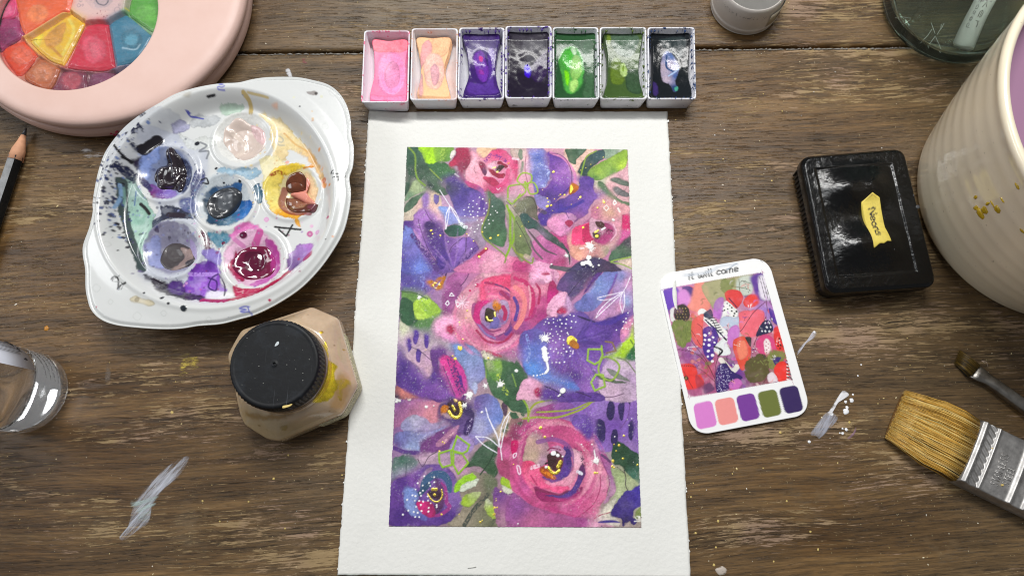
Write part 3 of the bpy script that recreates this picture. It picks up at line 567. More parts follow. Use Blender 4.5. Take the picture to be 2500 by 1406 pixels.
    rays(560, 160, 120, 420, 2.2, 4.2, 16, ['7a60c0', '4c3c90', '8a84d0', '6c50a8'])
    p([(960, 200), (1150, 140), (1321, 150), (1400, 250), (1321, 330), (1180, 260), (1000, 250), (1020, 380), (950, 420)], [('f05080', (1050, 280)), ('e84878', (1250, 190)), ('f4608c', (1000, 350))])
    s([(1000, 215), (1120, 235), (1230, 280), (1321, 370)], 22, '7a3a70', tex=.42); s([(1010, 215), (1090, 225)], 26, 'b83068')
    s([(890, 450), (885, 540), (930, 630), (1020, 740), (1140, 790), (1260, 740), (1330, 620), (1330, 480), (1270, 370), (1170, 320)], 60, 'a04084', a=.9)
    s([(1290, 420), (1320, 520), (1300, 640), (1220, 740)], 50, '5a3890', a=.9, tex=.2); s([(1170, 310), (1240, 380)], 40, 'a83068')
    s([(930, 640), (1000, 740), (1100, 790)], 24, '8a80c0', a=.7)
    p([(940, 480), (1060, 410), (1200, 390), (1250, 470), (1250, 560), (1200, 660), (1060, 700), (975, 640)], [('b890b8', (980, 520)), ('b498bc', (1220, 430)), ('8a70b4', (1080, 660)), ('a080b4', (1150, 620))])
    p([(900, 430), (960, 400), (1060, 390), (960, 480), (940, 560), (960, 640), (900, 620), (872, 560)], 'd82c84')
    s([(960, 640), (1060, 720), (1160, 700)], 18, '8a2c6c', a=.9); s([(1170, 660), (1240, 620), (1260, 500)], 14, 'c07098', a=.8)
    s([(1140, 770), (1240, 690), (1290, 560)], 22, '84407c'); s([(1100, 760), (1200, 720)], 16, 'd890b0')
    p([(1070, 440), (1110, 390), (1160, 440), (1165, 490), (1110, 510)], 'd8801c'); s([(1100, 470), (1130, 510)], 30, 'a86020', tex=.4)
    p([(1000, 500), (1020, 475), (1070, 490), (1115, 520), (1115, 590), (1060, 632), (995, 600)], '38261a')
    p([(1100, 560), (1150, 600), (1120, 680), (1060, 690), (1050, 650)], '7468b0')
    s([(1015, 570), (1035, 605), (1075, 605)], 19, 'f2e478', met=.7, h=.2e-3); s([(1098, 520), (1105, 562)], 17, 'f2e478', met=.7, h=.2e-3)
    s([(1185, 465), (1212, 520), (1200, 590)], 44, 'b82860'); s([(1150, 560), (1180, 620)], 30, '905090', a=.8)
    s([(910, 710), (1000, 810), (1120, 840), (1220, 805), (1285, 740)], 27, 'b02c5c', tex=.36)
    s([(1020, 930), (1080, 950), (1160, 980)], 30, 'c83c74', tex=.3)
    p([(980, 940), (1100, 1000), (1180, 1000), (1321, 1060), (1400, 1150), (1400, 1420), (1120, 1420), (1040, 1300), (1000, 1150)], [('3a6044', (1250, 1200)), ('46704c', (1100, 1350)), ('5a8a48', (1050, 1100)), ('34583c', (1330, 1350))])
    p([(1010, 1040), (1090, 1010), (1160, 1020), (1180, 1120), (1130, 1250), (1060, 1200)], [('88b448', (1140, 1050)), ('5c9040', (1080, 1180)), ('a8b488', (1040, 1060))], tex=.3)
    s([(1140, 1180), (1190, 1300), (1220, 1360)], 55, 'b0c850', tex=.55); s([(1280, 1160), (1321, 1290)], 14, '7ca04c'); p([(960, 940), (1000, 920), (1090, 990), (1060, 1020), (990, 990)], 'd4ccb8', tex=.4); s([(1005, 1040), (1010, 1200)], 10, '80a048')
    Wt = 'f4f2f8'
    s([(650, 318), (675, 350), (630, 350)], 9, Wt, closed=True, smooth=False); s([(610, 400), (625, 430), (605, 450), (585, 430)], 9, Wt, closed=True, smooth=False); s([(690, 405), (745, 430), (710, 468)], 9, Wt, closed=True, smooth=False)
    for k in range(12): s([(760, 420), (760 + 70 * math.cos(k * .5), 415 + 70 * math.sin(k * .5))], 10, 'f0d8e8', a=.6, tex=.3)
    for x, y, r in ((312, 368, 17), (1155, 1265, 30), (1000, 1285, 24), (832, 1380, 30)): K.splat(x, y, r)
    d([(545, 1233, 6), (900, 237, 9), (1321, 1127, 16)], 'f8f8f8')
    d([(733, 893, 22), (720, 875, 9), (752, 880, 8), (740, 915, 9), (685, 1003, 15), (660, 975, 9), (1030, 995, 12), (810, 505, 9), (765, 800, 8), (730, 625, 8), (735, 650, 7), (695, 745, 6), (800, 580, 6), (380, 910, 5)], G, met=.8, h=.15e-3)
    # ---- middle right
    at(T4)
    p([(-40, -10), (140, 20), (140, 160), (160, 230), (300, 220), (330, 200), (430, 250), (420, 380), (340, 500), (330, 560), (200, 660), (-30, 720)], [('d05088', (60, 60)), ('e8748c', (60, 300)), ('cc4c90', (280, 400)), ('b83a88', (250, 570)), ('e07890', (40, 500)), ('e090a8', (260, 280)), ('a04890', (60, 680))])
    s([(-10, 165), (90, 205), (165, 300), (180, 420), (150, 560)], 46, 'cc3070', tex=.12); s([(-10, 260), (50, 310), (90, 420), (60, 580), (0, 680)], 52, 'f0888c', tex=.15); s([(130, 250), (150, 350), (140, 480)], 20, 'e8a0b0')
    s([(205, 225), (248, 300), (232, 430)], 26, 'b42860'); s([(-20, 370), (18, 470), (-10, 600)], 36, '5c3c98', tex=.25); s([(100, 600), (170, 560), (200, 480)], 30, 'b83078', tex=.3)
    p([(340, 220), (380, 190), (420, 250), (430, 330), (350, 420), (320, 400)], [('a82860', (380, 230)), ('cc2884', (370, 350))])
    p([(430, 0), (560, -60), (560, 80), (470, 130), (430, 200), (400, 100)], [('d868a0', (500, 40)), ('e898a8', (450, 180))])
    p([(560, 80), (660, -10), (880, -20), (910, 60), (870, 120), (740, 250), (620, 360), (560, 400), (520, 330), (430, 290), (430, 230), (480, 150)], [('3c3458', (700, 80)), ('54487a', (560, 200)), ('6a4a88', (470, 260)), ('584878', (640, 320)), ('4a3a60', (820, 20))])
    s([(380, 50), (540, 85)], 44, '655e68'); s([(780, 80), (640, 220), (540, 350)], 8, '3a2850', tex=.15)
    p([(940, 0), (1200, -20), (1205, 110), (1100, 90), (1000, 70)], [('c8b0b4', (1100, 50)), ('6a4a80', (960, 30))])
    p([(1030, 100), (1180, 100), (1205, 220), (1220, 470), (1100, 520), (900, 600), (800, 590), (850, 500), (900, 450), (1000, 320)], [('8a90cc', (1100, 150)), ('cc98c0', (1180, 200)), ('8ca0cc', (1180, 400)), ('d490b8', (1080, 470)), ('a888c0', (1000, 330)), ('c890c0', (880, 560))])
    p([(900, 110), (1040, 100), (1050, 160), (980, 300), (880, 420), (800, 500), (640, 515), (600, 440), (700, 350)], [('7a80c8', (1000, 130)), ('7a90cc', (850, 250)), ('6a70b8', (720, 420)), ('8a90d0', (900, 400))], tex=.08)
    p([(880, 80), (895, 110), (740, 290), (700, 330), (780, 180)], '582c82'); s([(1045, 130), (1010, 230), (960, 320)], 22, '7a50a8', a=.8)
    p([(200, 660), (300, 590), (400, 560), (560, 520), (700, 520), (820, 620), (1000, 570), (1100, 530), (1222, 475), (1215, 560), (1090, 700), (1080, 820), (1040, 900), (960, 960), (900, 1100), (860, 1250), (880, 1420), (620, 1340), (440, 1180), (300, 1180), (110, 1160), (60, 1020), (40, 800)],
      [('54389a', (480, 620)), ('4a2c88', (1000, 640)), ('6c48ac', (800, 720)), ('7448a0', (560, 900)), ('9a68c0', (780, 1100)), ('54388e', (650, 1170)), ('5a3a98', (900, 780)), ('7a60b4', (600, 640)), ('4c3090', (700, 800)), ('9c70c0', (420, 880)), ('6a4090', (540, 1150)), ('8050a8', (1020, 820)), ('9868bc', (750, 1290))])
    s([(800, 640), (1000, 620), (1160, 520)], 50, '48309a', a=.8, taper=.7); s([(640, 560), (720, 590), (820, 622)], 22, '2c2050', taper=.6)
    s([(700, 830), (860, 850)], 40, '4a3080', tex=.5)
    rays(590, 840, 140, 430, -1.2, 3.0, 40, ['6a4cb0', '4a3090', '8c6cc4', '9c7ccc', '5c48a4', '3c2878'])
    p([(40, 760), (180, 690), (280, 720), (330, 800), (320, 1000), (360, 1120), (420, 1170), (560, 1220), (660, 1310), (600, 1340), (400, 1290), (250, 1230), (110, 1160), (60, 1000)], [('6a50a8', (120, 780)), ('6478c8', (200, 900)), ('5c90dc', (180, 1110)), ('6a84cc', (450, 1230)), ('7868b8', (300, 740)), ('5c7ccc', (560, 1300))], tex=.05)
    s([(110, 760), (140, 900), (120, 1040)], 30, '8898d8', tex=.5)
    p([(1050, 960), (1100, 1000), (1240, 1000), (1262, 1420), (880, 1420), (860, 1280), (900, 1080)], [('c8b4c4', (1150, 1080)), ('c4a8cc', (1000, 1100)), ('d0b0c8', (1000, 1330)), ('b898c0', (1200, 1200)), ('c0a8c0', (1100, 1250))])
    s([(860, 1340), (900, 1395), (1000, 1400), (1120, 1365)], 8, '5a3060', tex=.25)
    p([(1215, 640), (1235, 760), (1245, 850), (1200, 900), (1180, 1010), (1050, 1000), (950, 990), (1050, 920), (1100, 830), (1180, 750)], [('b4dc28', (1150, 880)), ('a0c83c', (1000, 970)), ('c0dc40', (1220, 720)), ('9cc42c', (1190, 940))])
    p([(1243, 840), (1255, 1008), (1130, 1008), (1190, 900)], [('2a6a48', (1200, 960)), ('3c7c30', (1230, 870))]); s([(1190, 810), (1215, 850)], 14, '6a8a30')
    p([(1090, 700), (1215, 560), (1215, 640), (1150, 780), (1090, 830)], [('e090b0', (1150, 720)), ('cc80b8', (1120, 780))])
    p([(940, 1100), (1020, 1120), (1190, 1240), (1100, 1225), (1000, 1180)], '80847c'); p([(785, 1085), (850, 1160), (1000, 1215), (1155, 1258), (1000, 1255), (850, 1195)], '5c6858'); s([(1050, 990), (1150, 1030), (1245, 1150)], 13, '7a8460')
    for l, c in (([(752, 905), (888, 905), (902, 965), (870, 1030), (820, 1062), (742, 1020)], '9cc048'), ([(890, 1010), (960, 985), (1050, 1040), (1072, 1110), (1000, 1225), (900, 1200), (856, 1120)], '98b44c'), ([(830, 1168), (905, 1170), (925, 1290), (820, 1335), (780, 1250)], '9cc048')): s(l, 22, c, closed=True, smooth=len(l) > 6, h=.12e-3)
    s([(930, 825), (1000, 835), (1040, 920), (940, 945)], 18, '8a7050', smooth=False); s([(890, 870), (895, 910)], 20, '9cc048')
    p([(525, 810), (545, 775), (590, 765), (640, 820), (600, 860), (540, 855)], 'f2e05c', met=.5, h=.2e-3); p([(560, 830), (600, 810), (650, 860), (655, 900), (600, 897), (562, 870)], 'c87c28', h=.15e-3)
    p([(0, 1420), (40, 1290), (80, 1220), (150, 1200), (230, 1240), (285, 1300), (270, 1380), (200, 1440), (70, 1430)], [('e4a8c8', (120, 1260)), ('d898b8', (230, 1290)), ('e8b0c8', (100, 1400))], h=.1e-3)
    p([(190, 1330), (225, 1305), (265, 1330), (268, 1380), (225, 1406), (190, 1370)], 'b02050')
    p([(290, 1300), (480, 1330), (620, 1345), (860, 1360), (890, 1440), (300, 1440)], '5a3890'); s([(300, 1290), (400, 1330), (500, 1400)], 10, '2c1c50'); s([(620, 1345), (700, 1370), (780, 1400)], 9, '38204c')
    p([(150, 20), (250, -5), (330, 10), (355, 80), (380, 150), (330, 220), (230, 180), (180, 235), (135, 200), (140, 100)], [('eeacce', (220, 60)), ('e8a0c4', (180, 190)), ('f0b8d4', (330, 170))], h=.2e-3); p([(265, 120), (310, 92), (355, 120), (300, 138)], 'b82c5c')
    s([(140, 60), (150, 160), (190, 200)], 24, '4a3044', tex=.62)
    p([(400, 80), (435, 110), (445, 150), (420, 205), (395, 150)], 'e8a8c8', h=.1e-3)
    p([(318, 530), (340, 430), (400, 350), (480, 310), (530, 320), (535, 370), (500, 450), (430, 500), (425, 575), (350, 555)], 'eeb0d0', h=.25e-3); p([(530, 340), (575, 420), (575, 500), (520, 560), (480, 570), (520, 500), (510, 430)], 'c89cc8', h=.1e-3, tex=.2)
    p([(440, 490), (480, 462), (515, 485), (518, 525), (430, 532)], 'b82c58'); s([(350, 480), (420, 400), (500, 350)], 7, 'c888b4', a=.7)
    for l in ([(1190, 150), (1120, 300), (1020, 400), (830, 580)], [(830, 580), (870, 500), (960, 410), (1110, 310)], [(1110, 310), (980, 340), (845, 370)], [(845, 385), (920, 397), (1030, 370)], [(1110, 310), (1080, 420), (1105, 530)], [(1125, 310), (1130, 420), (1110, 520)]): s(l, 8, 'f2ecfa', h=.1e-3)
    K.splat(300, 792, 40, n=20); s([(293, 900), (300, 960), (312, 1010)], 56, 'fafafa', h=.4e-3, rough=.6); s([(318, 1030), (333, 1110), (308, 1150)], 26, 'fafafa', h=.3e-3); d([(480, 1340, 30), (455, 1378, 10), (440, 1392, 10)], 'f2f4f0', h=.4e-3)
    d([(670, 15, 26), (695, 30, 26), (730, 12, 26), (755, 38, 26), (780, 60, 18), (795, 88, 14), (858, 35, 12), (830, 70, 9), (700, 0, 20), (370, 25, 14)], 'f6f6f4', h=.4e-3)
    s([(800, 5), (850, 15)], 8, '222228')
    d([(562, 548), (600, 560), (385, 592), (325, 592), (430, 607), (457, 600), (525, 595), (577, 615), (620, 622), (305, 622), (290, 648), (340, 632), (387, 627), (475, 637), (517, 642), (412, 667), (455, 672), (515, 685), (570, 682), (366, 698), (418, 721), (470, 717), (533, 735), (543, 752), (430, 748), (380, 768), (355, 742), (457, 768), (452, 798), (495, 808), (383, 817), (412, 835), (493, 860), (555, 885), (495, 900), (418, 903), (357, 902), (390, 930), (435, 942), (470, 943), (523, 930), (567, 925), (560, 978), (375, 1045), (417, 1042), (452, 1046), (502, 1038), (330, 948), (345, 988), (180, 1180), (218, 1177), (250, 1172), (273, 1163), (295, 1157), (1142, 587), (1163, 528), (1115, 620), (1143, 628), (1182, 608), (1207, 640), (1108, 685), (1142, 690), (1168, 697), (1042, 706), (10, 1127)], 'fafafa', 8)
    s([(595, 920), (590, 950)], 12, 'e8d8f0')
    # ---- top left
    at(T1)
    p([(190, 400), (130, 520), (85, 640), (220, 560), (330, 520), (260, 440)], [('a9b98c', (180, 500)), ('7a9c7c', (100, 600))])
    p([(105, 40), (280, 40), (330, 100), (350, 220), (580, 260), (640, 330), (560, 380), (500, 440), (560, 560), (440, 575), (330, 510), (240, 420), (190, 400), (130, 520), (80, 600), (80, 500), (90, 300)], [('3a6450', (150, 120)), ('2c5440', (130, 380)), ('3f5c48', (300, 350)), ('56705a', (440, 330)), ('42604a', (420, 500)), ('4a7058', (240, 100)), ('2c4838', (230, 300))], edge=.3)
    p([(330, 215), (520, 215), (600, 270), (650, 340), (520, 400), (490, 420), (400, 340)], [('3f6e44', (500, 290)), ('4a7a4c', (580, 330))], edge=.3)
    p([(250, 40), (610, 40), (600, 110), (570, 200), (420, 215), (320, 215), (270, 120)], [('84b43c', (480, 100)), ('6a9c48', (560, 160)), ('a8d840', (330, 100))], tex=.08)
    p([(250, 45), (380, 45), (400, 120), (430, 215), (330, 215), (300, 120)], 'b4ec2c', h=.05e-3); s([(520, 80), (500, 170)], 70, 'a8c858', tex=.55)
    s([(130, 50), (190, 120), (200, 200), (200, 300), (230, 400), (310, 470)], 22, '7fa040'); s([(360, 285), (420, 345), (492, 415)], 14, '90a84c'); p([(325, 430), (350, 420), (400, 480), (390, 500), (340, 480)], '2a3c3c')
    p([(600, 90), (655, 80), (640, 130), (585, 165)], 'ece6de')
    p([(890, 40), (1100, 45), (960, 180), (900, 200)], 'e8c09c'); p([(1260, 60), (1400, 50), (1400, 200), (1340, 190), (1270, 160)], 'd0b4ac')
    p([(740, 330), (760, 180), (790, 80), (860, 90), (960, 160), (1050, 80), (1180, 75), (1270, 160), (1330, 190), (1340, 300), (1290, 420), (1200, 530), (1080, 560), (960, 540), (900, 480), (760, 420)], [('f04c88', (1100, 110)), ('ecb0c0', (830, 280)), ('d84080', (1230, 420)), ('cc3c76', (1050, 520)), ('f4bccc', (850, 200)), ('f0a8bc', (880, 400)), ('f06c9c', (1200, 150)), ('d83c74', (1320, 280)), ('f080a8', (1280, 350))], edge=.3)
    s([(980, 200), (1060, 130), (1190, 190)], 60, '8a3c8c', tex=.58); s([(1280, 170), (1340, 180)], 30, 'f0ccd8')
    p([(1000, 230), (1150, 195), (1250, 260), (1245, 360), (1190, 450), (1100, 440), (1000, 380), (950, 330)], [('f0c0d0', (1020, 300)), ('e890b0', (1200, 330)), ('e880ac', (1150, 420))])
    p([(950, 370), (1050, 380), (1130, 440), (1080, 480), (1000, 445)], 'c83864'); s([(1230, 300), (1200, 420), (1100, 500)], 50, 'e0407c', a=.7)
    p([(905, 210), (960, 230), (992, 270), (985, 345), (960, 352), (920, 290)], [('9c2448', (930, 250)), ('5a2c58', (980, 300))]); p([(1003, 268), (1060, 290), (1100, 330), (1195, 345), (1180, 382), (1120, 388), (1040, 345)], 'a82044'); p([(1110, 205), (1160, 208), (1222, 250), (1200, 285), (1150, 240), (1103, 238)], '9c2040'); p([(1080, 290), (1110, 250), (1170, 245), (1185, 275), (1110, 322)], '3a2420')
    d([(1060, 272, 13), (1080, 268, 12), (1105, 318, 13)], 'f0e070', met=.7); d([(1235, 220, 12), (1225, 228, 9)], 'f0a060')
    p([(660, 50), (790, 45), (822, 150), (800, 230), (745, 330), (745, 420), (690, 370), (660, 260), (590, 262), (575, 215), (650, 130)], [('b02c54', (720, 120)), ('c02c54', (620, 230)), ('8a3050', (720, 250)), ('a85070', (710, 370))], edge=.25)
    s([(855, 260), (850, 300), (870, 330)], 5, '6a4050', tex=.3); s([(1100, 500), (1115, 515), (1140, 495)], 9, 'f8d8e8'); s([(640, 340), (680, 370)], 18, 'f0e8e8', tex=.3)
    p([(740, 410), (830, 440), (930, 490), (980, 570), (960, 640), (880, 540), (780, 480)], [('d04484', (820, 450)), ('a060b0', (930, 560))], a=.9)
    p([(80, 700), (150, 690), (300, 560), (460, 570), (520, 760), (560, 860), (430, 850), (380, 760), (300, 720), (180, 850), (75, 870)], [('c8bca8', (120, 760)), ('e4b8b0', (400, 700)), ('e0a8c0', (480, 830)), ('dcb4b0', (240, 650)), ('d0c8a0', (480, 620))], edge=.05)
    p([(280, 560), (310, 545), (350, 560), (360, 640), (340, 700), (300, 722), (275, 680), (268, 600)], '9c78bc'); p([(405, 580), (430, 568), (465, 590), (460, 650), (435, 682), (412, 650)], '7f6eb4'); p([(80, 700), (150, 620), (305, 538), (240, 620), (210, 680), (85, 768)], [('486852', (150, 680)), ('5c7c60', (240, 600))])
    p([(510, 410), (560, 360), (640, 350), (720, 400), (780, 480), (900, 530), (960, 600), (1000, 700), (980, 800), (900, 820), (800, 830), (700, 830), (640, 760), (600, 640), (560, 560), (520, 470)], [('50348e', (640, 370)), ('5c48a4', (680, 640)), ('48505c', (570, 480)), ('8a68b4', (930, 650)), ('7f76c4', (700, 820)), ('4a3c90', (760, 500)), ('52487c', (640, 480)), ('6a50ac', (850, 600))], edge=.3)
    p([(455, 705), (560, 700), (620, 760), (700, 830), (880, 840), (700, 890), (560, 900), (500, 800)], [('84a0e0', (500, 730)), ('8e98d8', (600, 800)), ('a0a0d0', (760, 860))])
    p([(915, 640), (965, 650), (950, 740), (925, 740)], '54309a', a=.8)
    p([(70, 860), (200, 850), (180, 800), (240, 740), (310, 720), (370, 770), (430, 860), (480, 870), (520, 1000), (620, 1050), (700, 1040), (800, 1050), (880, 1130), (900, 1200), (800, 1280), (650, 1420), (40, 1420), (60, 950)], [('5a3490', (90, 900)), ('a878c8', (250, 1000)), ('9468b8', (600, 1200)), ('7a50a8', (450, 1100)), ('a884c8', (750, 1100)), ('6a4a9c', (400, 1380))], edge=.25)
    p([(175, 850), (240, 740), (310, 725), (370, 780), (430, 860), (440, 1000), (300, 1080), (240, 1000)], 'aa78c4')
    p([(290, 880), (400, 860), (500, 960), (520, 1050), (560, 1200), (540, 1350), (480, 1400), (420, 1300), (330, 1100), (280, 960)], [('422868', (350, 940)), ('4a2f7a', (450, 1100)), ('4c3090', (490, 1300)), ('6a48a0', (530, 1100))], soft=.6)
    p([(180, 950), (230, 1010), (300, 1150), (420, 1290), (360, 1270), (230, 1100)], 'c08cc8')
    p([(65, 960), (120, 925), (175, 960), (220, 1080), (300, 1260), (370, 1420), (40, 1420)], [('7a88d4', (110, 1000)), ('5a58b0', (120, 1350)), ('6a80d0', (290, 1370)), ('8078c8', (160, 1180)), ('54489c', (80, 1250))], edge=.25)
    s([(170, 1020), (250, 1130), (330, 1230), (440, 1400)], 60, '54367e', tex=.46)
    p([(560, 1280), (620, 1150), (720, 1040), (765, 1060), (750, 1200), (640, 1340), (560, 1390)], [('9c74c8', (680, 1130)), ('7c50ac', (590, 1250))], edge=.3); p([(760, 1050), (820, 1038), (880, 1110), (900, 1190), (780, 1300), (600, 1410), (700, 1270), (750, 1200)], [('8860b8', (820, 1100)), ('a078c0', (720, 1270))], edge=.3); s([(880, 1160), (760, 1270), (620, 1400)], 52, '54347a', tex=.5)
    for l in ([(310, 740), (345, 810), (380, 860)], [(230, 840), (260, 960), (350, 1190), (440, 1330)], [(760, 990), (765, 1100), (755, 1200)], [(720, 1050), (610, 1140), (560, 1240)], [(570, 1350), (575, 1406)], [(220, 930), (250, 940)]): s(l, 7, '3c2050', tex=.1)
    p([(800, 870), (900, 850), (960, 890), (940, 1000), (990, 1100), (920, 1180), (880, 1100), (800, 1020)], '9c90a8', a=.8, soft=.8)
    p([(515, 970), (560, 920), (650, 900), (730, 900), (775, 950), (730, 1010), (650, 1038), (570, 1025)], [('2a5248', (580, 960)), ('3c6e5c', (700, 960))])
    p([(820, 1270), (900, 1200), (980, 1160), (1080, 1190), (1200, 1230), (1400, 1300), (1400, 1420), (640, 1420)], [('c860a0', (900, 1260)), ('e8a8c0', (1100, 1280)), ('d078a8', (750, 1400)), ('e06898', (1280, 1360)), ('e4a0b8', (1000, 1350))])
    s([(900, 1240), (990, 1170)], 38, 'b42858')
    p([(980, 540), (1010, 520), (1070, 560), (1110, 600), (1160, 600), (1200, 680), (1205, 800), (1190, 900), (1225, 1000), (1180, 1140), (1060, 1120), (960, 1060), (930, 980), (960, 860), (1010, 720), (1000, 640)], [('3a5c48', (1120, 800)), ('44684c', (1050, 950)), ('5a7a60', (1010, 580)), ('4c7a50', (1130, 1080)), ('48665a', (1060, 650))], edge=.3)
    p([(1210, 620), (1400, 700), (1400, 1300), (1250, 1130), (1220, 900)], [('a4a088', (1250, 900)), ('7f8a5c', (1340, 1000)), ('bcaaa4', (1240, 680))])
    s([(1022, 620), (1010, 760), (940, 920), (950, 1030), (1060, 1130), (1195, 1245), (1190, 1320)], 17, '8a9a48'); s([(1022, 540), (1030, 640), (1010, 800)], 8, '6a5a50')
    s([(1190, 640), (1250, 680), (1361, 820)], 6, '4a4040', tex=.3)
    GR = '8cb428'
    s([(1215, 690), (1250, 800), (1250, 950), (1250, 1130), (1205, 1250)], 27, GR); s([(1240, 740), (1300, 860), (1290, 1050), (1262, 1130)], 27, GR); s([(1262, 1130), (1320, 1190), (1400, 1250)], 24, '9aa850')
    for l in ([(470, 520), (580, 690), (690, 880)], [(580, 700), (540, 800), (535, 950)], [(580, 700), (560, 850), (540, 950)], [(590, 700), (650, 770), (700, 890)]): s(l, 9, 'f2f0fa', h=.1e-3)
    s([(700, 890), (760, 930)], 50, 'e0e8ec', tex=.5)
    d([(910, 600), (945, 618), (840, 636), (797, 678), (880, 675), (788, 710), (835, 705), (737, 738), (890, 762), (800, 757), (835, 755), (810, 790), (745, 806), (842, 818), (887, 803), (960, 780), (990, 745), (960, 725), (908, 722), (885, 853), (930, 850), (940, 890), (897, 905), (805, 943), (885, 950), (855, 982), (790, 1020), (1050, 700), (1087, 748), (1105, 768), (1032, 790), (1010, 850), (1060, 857), (1018, 890), (968, 935), (985, 665), (560, 1090), (820, 1170), (820, 935)], 'fafafa', 8)
    d([(372, 968, 16), (388, 1002, 10), (475, 1020, 12), (770, 1003, 9), (843, 1083, 11), (978, 1168, 16), (905, 1257, 16), (940, 980, 10), (1115, 1020, 12), (1030, 1052, 14), (1303, 697, 10)], G, met=.8, h=.15e-3)
    s([(1225, 600), (1230, 490), (1290, 465), (1361, 455)], 20, '98bc38', h=.1e-3); s([(1361, 565), (1310, 640), (1265, 672), (1222, 625)], 20, '98bc38', h=.1e-3)
    rays(620, 1400, 120, 520, -2.7, -.9, 22, ['a078c4', '5c3c9c', '7c5cb4', '44307c', 'b490d0'])
    # ---- top right
    at(T2)
    p([(0, 190), (25, 280), (10, 380), (-10, 400)], 'e04880'); p([(-20, 60), (120, 60), (110, 330), (30, 330), (30, 180)], [('c8b8b0', (0, 100)), ('e8bcc4', (90, 200))], a=.7)
    p([(25, 80), (60, 75), (70, 160), (50, 187), (25, 150)], '8a9884'); p([(60, 205), (82, 210), (75, 315), (52, 312)], '8a9884')
    s([(110, 140), (100, 300), (130, 450)], 8, '9a3868', tex=.2)
    p([(555, 55), (850, 55), (850, 350), (640, 340), (560, 200)], 'ecc4b4')
    p([(560, 60), (770, 60), (720, 140), (670, 180), (658, 237), (590, 200), (565, 130)], [('46684c', (620, 120)), ('5f7c68', (700, 90))], edge=.3)
    p([(960, 60), (1232, 60), (1100, 130), (980, 170)], [('8aa48c', (1050, 100)), ('c0c8b8', (1180, 90))])
    p([(1000, 330), (1240, 180), (1250, 690), (1100, 640), (920, 560), (850, 400)], [('e0acb8', (1150, 350)), ('e8b0b8', (1050, 480)), ('c0c4a8', (950, 420)), ('d8a8b0', (1200, 560))])
    p([(850, 110), (960, 70), (985, 150), (900, 220), (820, 290), (795, 372), (688, 335), (700, 270), (760, 180)], [('2f4c4c', (780, 250)), ('3c5c60', (920, 130)), ('2a4844', (740, 340))], edge=.3)
    p([(820, 290), (900, 230), (1000, 180), (1120, 110), (1232, 70), (1238, 180), (1200, 270), (1100, 330), (990, 380), (920, 412), (830, 395), (795, 345)], [('94bc40', (1150, 170)), ('c8e850', (1170, 250)), ('5f8c40', (870, 380)), ('84ac44', (950, 280)), ('a8cc50', (900, 330)), ('6a9848', (1080, 330))], tex=.04, edge=.3)
    s([(890, 85), (790, 140), (750, 230), (700, 450)], 17, '8cac40'); s([(695, 475), (760, 420), (820, 385)], 15, '8c9c48')
    p([(920, 420), (950, 430), (1000, 480), (1080, 570), (1160, 630), (1255, 655), (1255, 688), (1150, 668), (1020, 600), (930, 510), (908, 455)], '64805e', edge=.3); p([(1045, 395), (1080, 380), (1130, 385), (1235, 430), (1243, 485), (1130, 450), (1060, 420)], '68766a', edge=.3); p([(1070, 505), (1110, 478), (1180, 520), (1262, 580), (1200, 592), (1110, 560)], '7c7a7c', edge=.3)
    s([(1110, 600), (1160, 540), (1210, 520)], 5, '4a4a50', tex=.2)
    p([(150, 65), (300, 60), (350, 150), (370, 260), (378, 370), (340, 470), (280, 500), (250, 560), (230, 600), (190, 480), (150, 300), (140, 180)], [('8a94d8', (200, 120)), ('7478c8', (230, 350)), ('5c6cbc', (270, 150)), ('9098d4', (190, 250)), ('8080c8', (260, 470))], edge=.25); s([(290, 230), (350, 300), (340, 440), (290, 480)], 45, 'b0bce8', tex=.6); s([(260, 250), (270, 400)], 40, 'a0b0e0', tex=.62)
    p([(330, 110), (400, 100), (500, 140), (560, 200), (610, 300), (645, 380), (640, 450), (590, 520), (560, 570), (500, 590), (380, 700), (300, 700), (220, 560), (260, 500), (340, 480), (380, 370), (350, 200)], [('6438a0', (400, 160)), ('9a60bc', (500, 360)), ('54388e', (360, 590)), ('7040a4', (380, 350)), ('a870c0', (550, 300)), ('6a40a8', (450, 500))])
    s([(385, 105), (520, 160), (605, 255), (652, 350), (650, 440)], 34, 'e08cbc', a=.9); s([(380, 112), (480, 125), (560, 190), (612, 310), (618, 450)], 8, '542468'); s([(600, 480), (560, 520), (520, 560)], 12, '3c2880')
    p([(700, 370), (860, 385), (865, 480), (880, 540), (955, 560), (870, 640), (805, 720), (790, 780), (700, 840), (620, 880), (560, 780), (480, 780), (380, 830), (350, 915), (280, 920), (238, 860), (250, 780), (330, 720), (450, 640), (560, 590), (690, 480)], [('503490', (400, 790)), ('4a2f98', (300, 860)), ('7c55b4', (700, 680)), ('5a3c9c', (800, 450)), ('6a4aa4', (560, 650)), ('4c34a0', (470, 740)), ('8860b8', (860, 580)), ('a060a8', (650, 840))], edge=.3)
    s([(470, 640), (470, 760)], 6, '38247c'); s([(480, 740), (620, 700), (740, 640)], 40, '4c38a0', tex=.3)
    p([(200, 570), (300, 590), (385, 640), (340, 720), (300, 730), (230, 690)], '9688cc')
    p([(-10, 650), (110, 590), (190, 600), (225, 700), (242, 860), (180, 820), (60, 770), (-10, 770)], [('7e8068', (100, 680)), ('686454', (200, 750))], edge=.3); s([(110, 590), (190, 620), (240, 760)], 7, '3a3034', tex=.2); s([(260, 740), (320, 770)], 50, '54446a', tex=.4)
    p([(608, 450), (650, 438), (692, 480), (670, 530), (605, 568), (583, 530)], [('c87010', (640, 470)), ('a85410', (600, 550))]); p([(600, 480), (613, 463), (630, 500), (615, 545), (597, 547)], 'f2d850', met=.5)
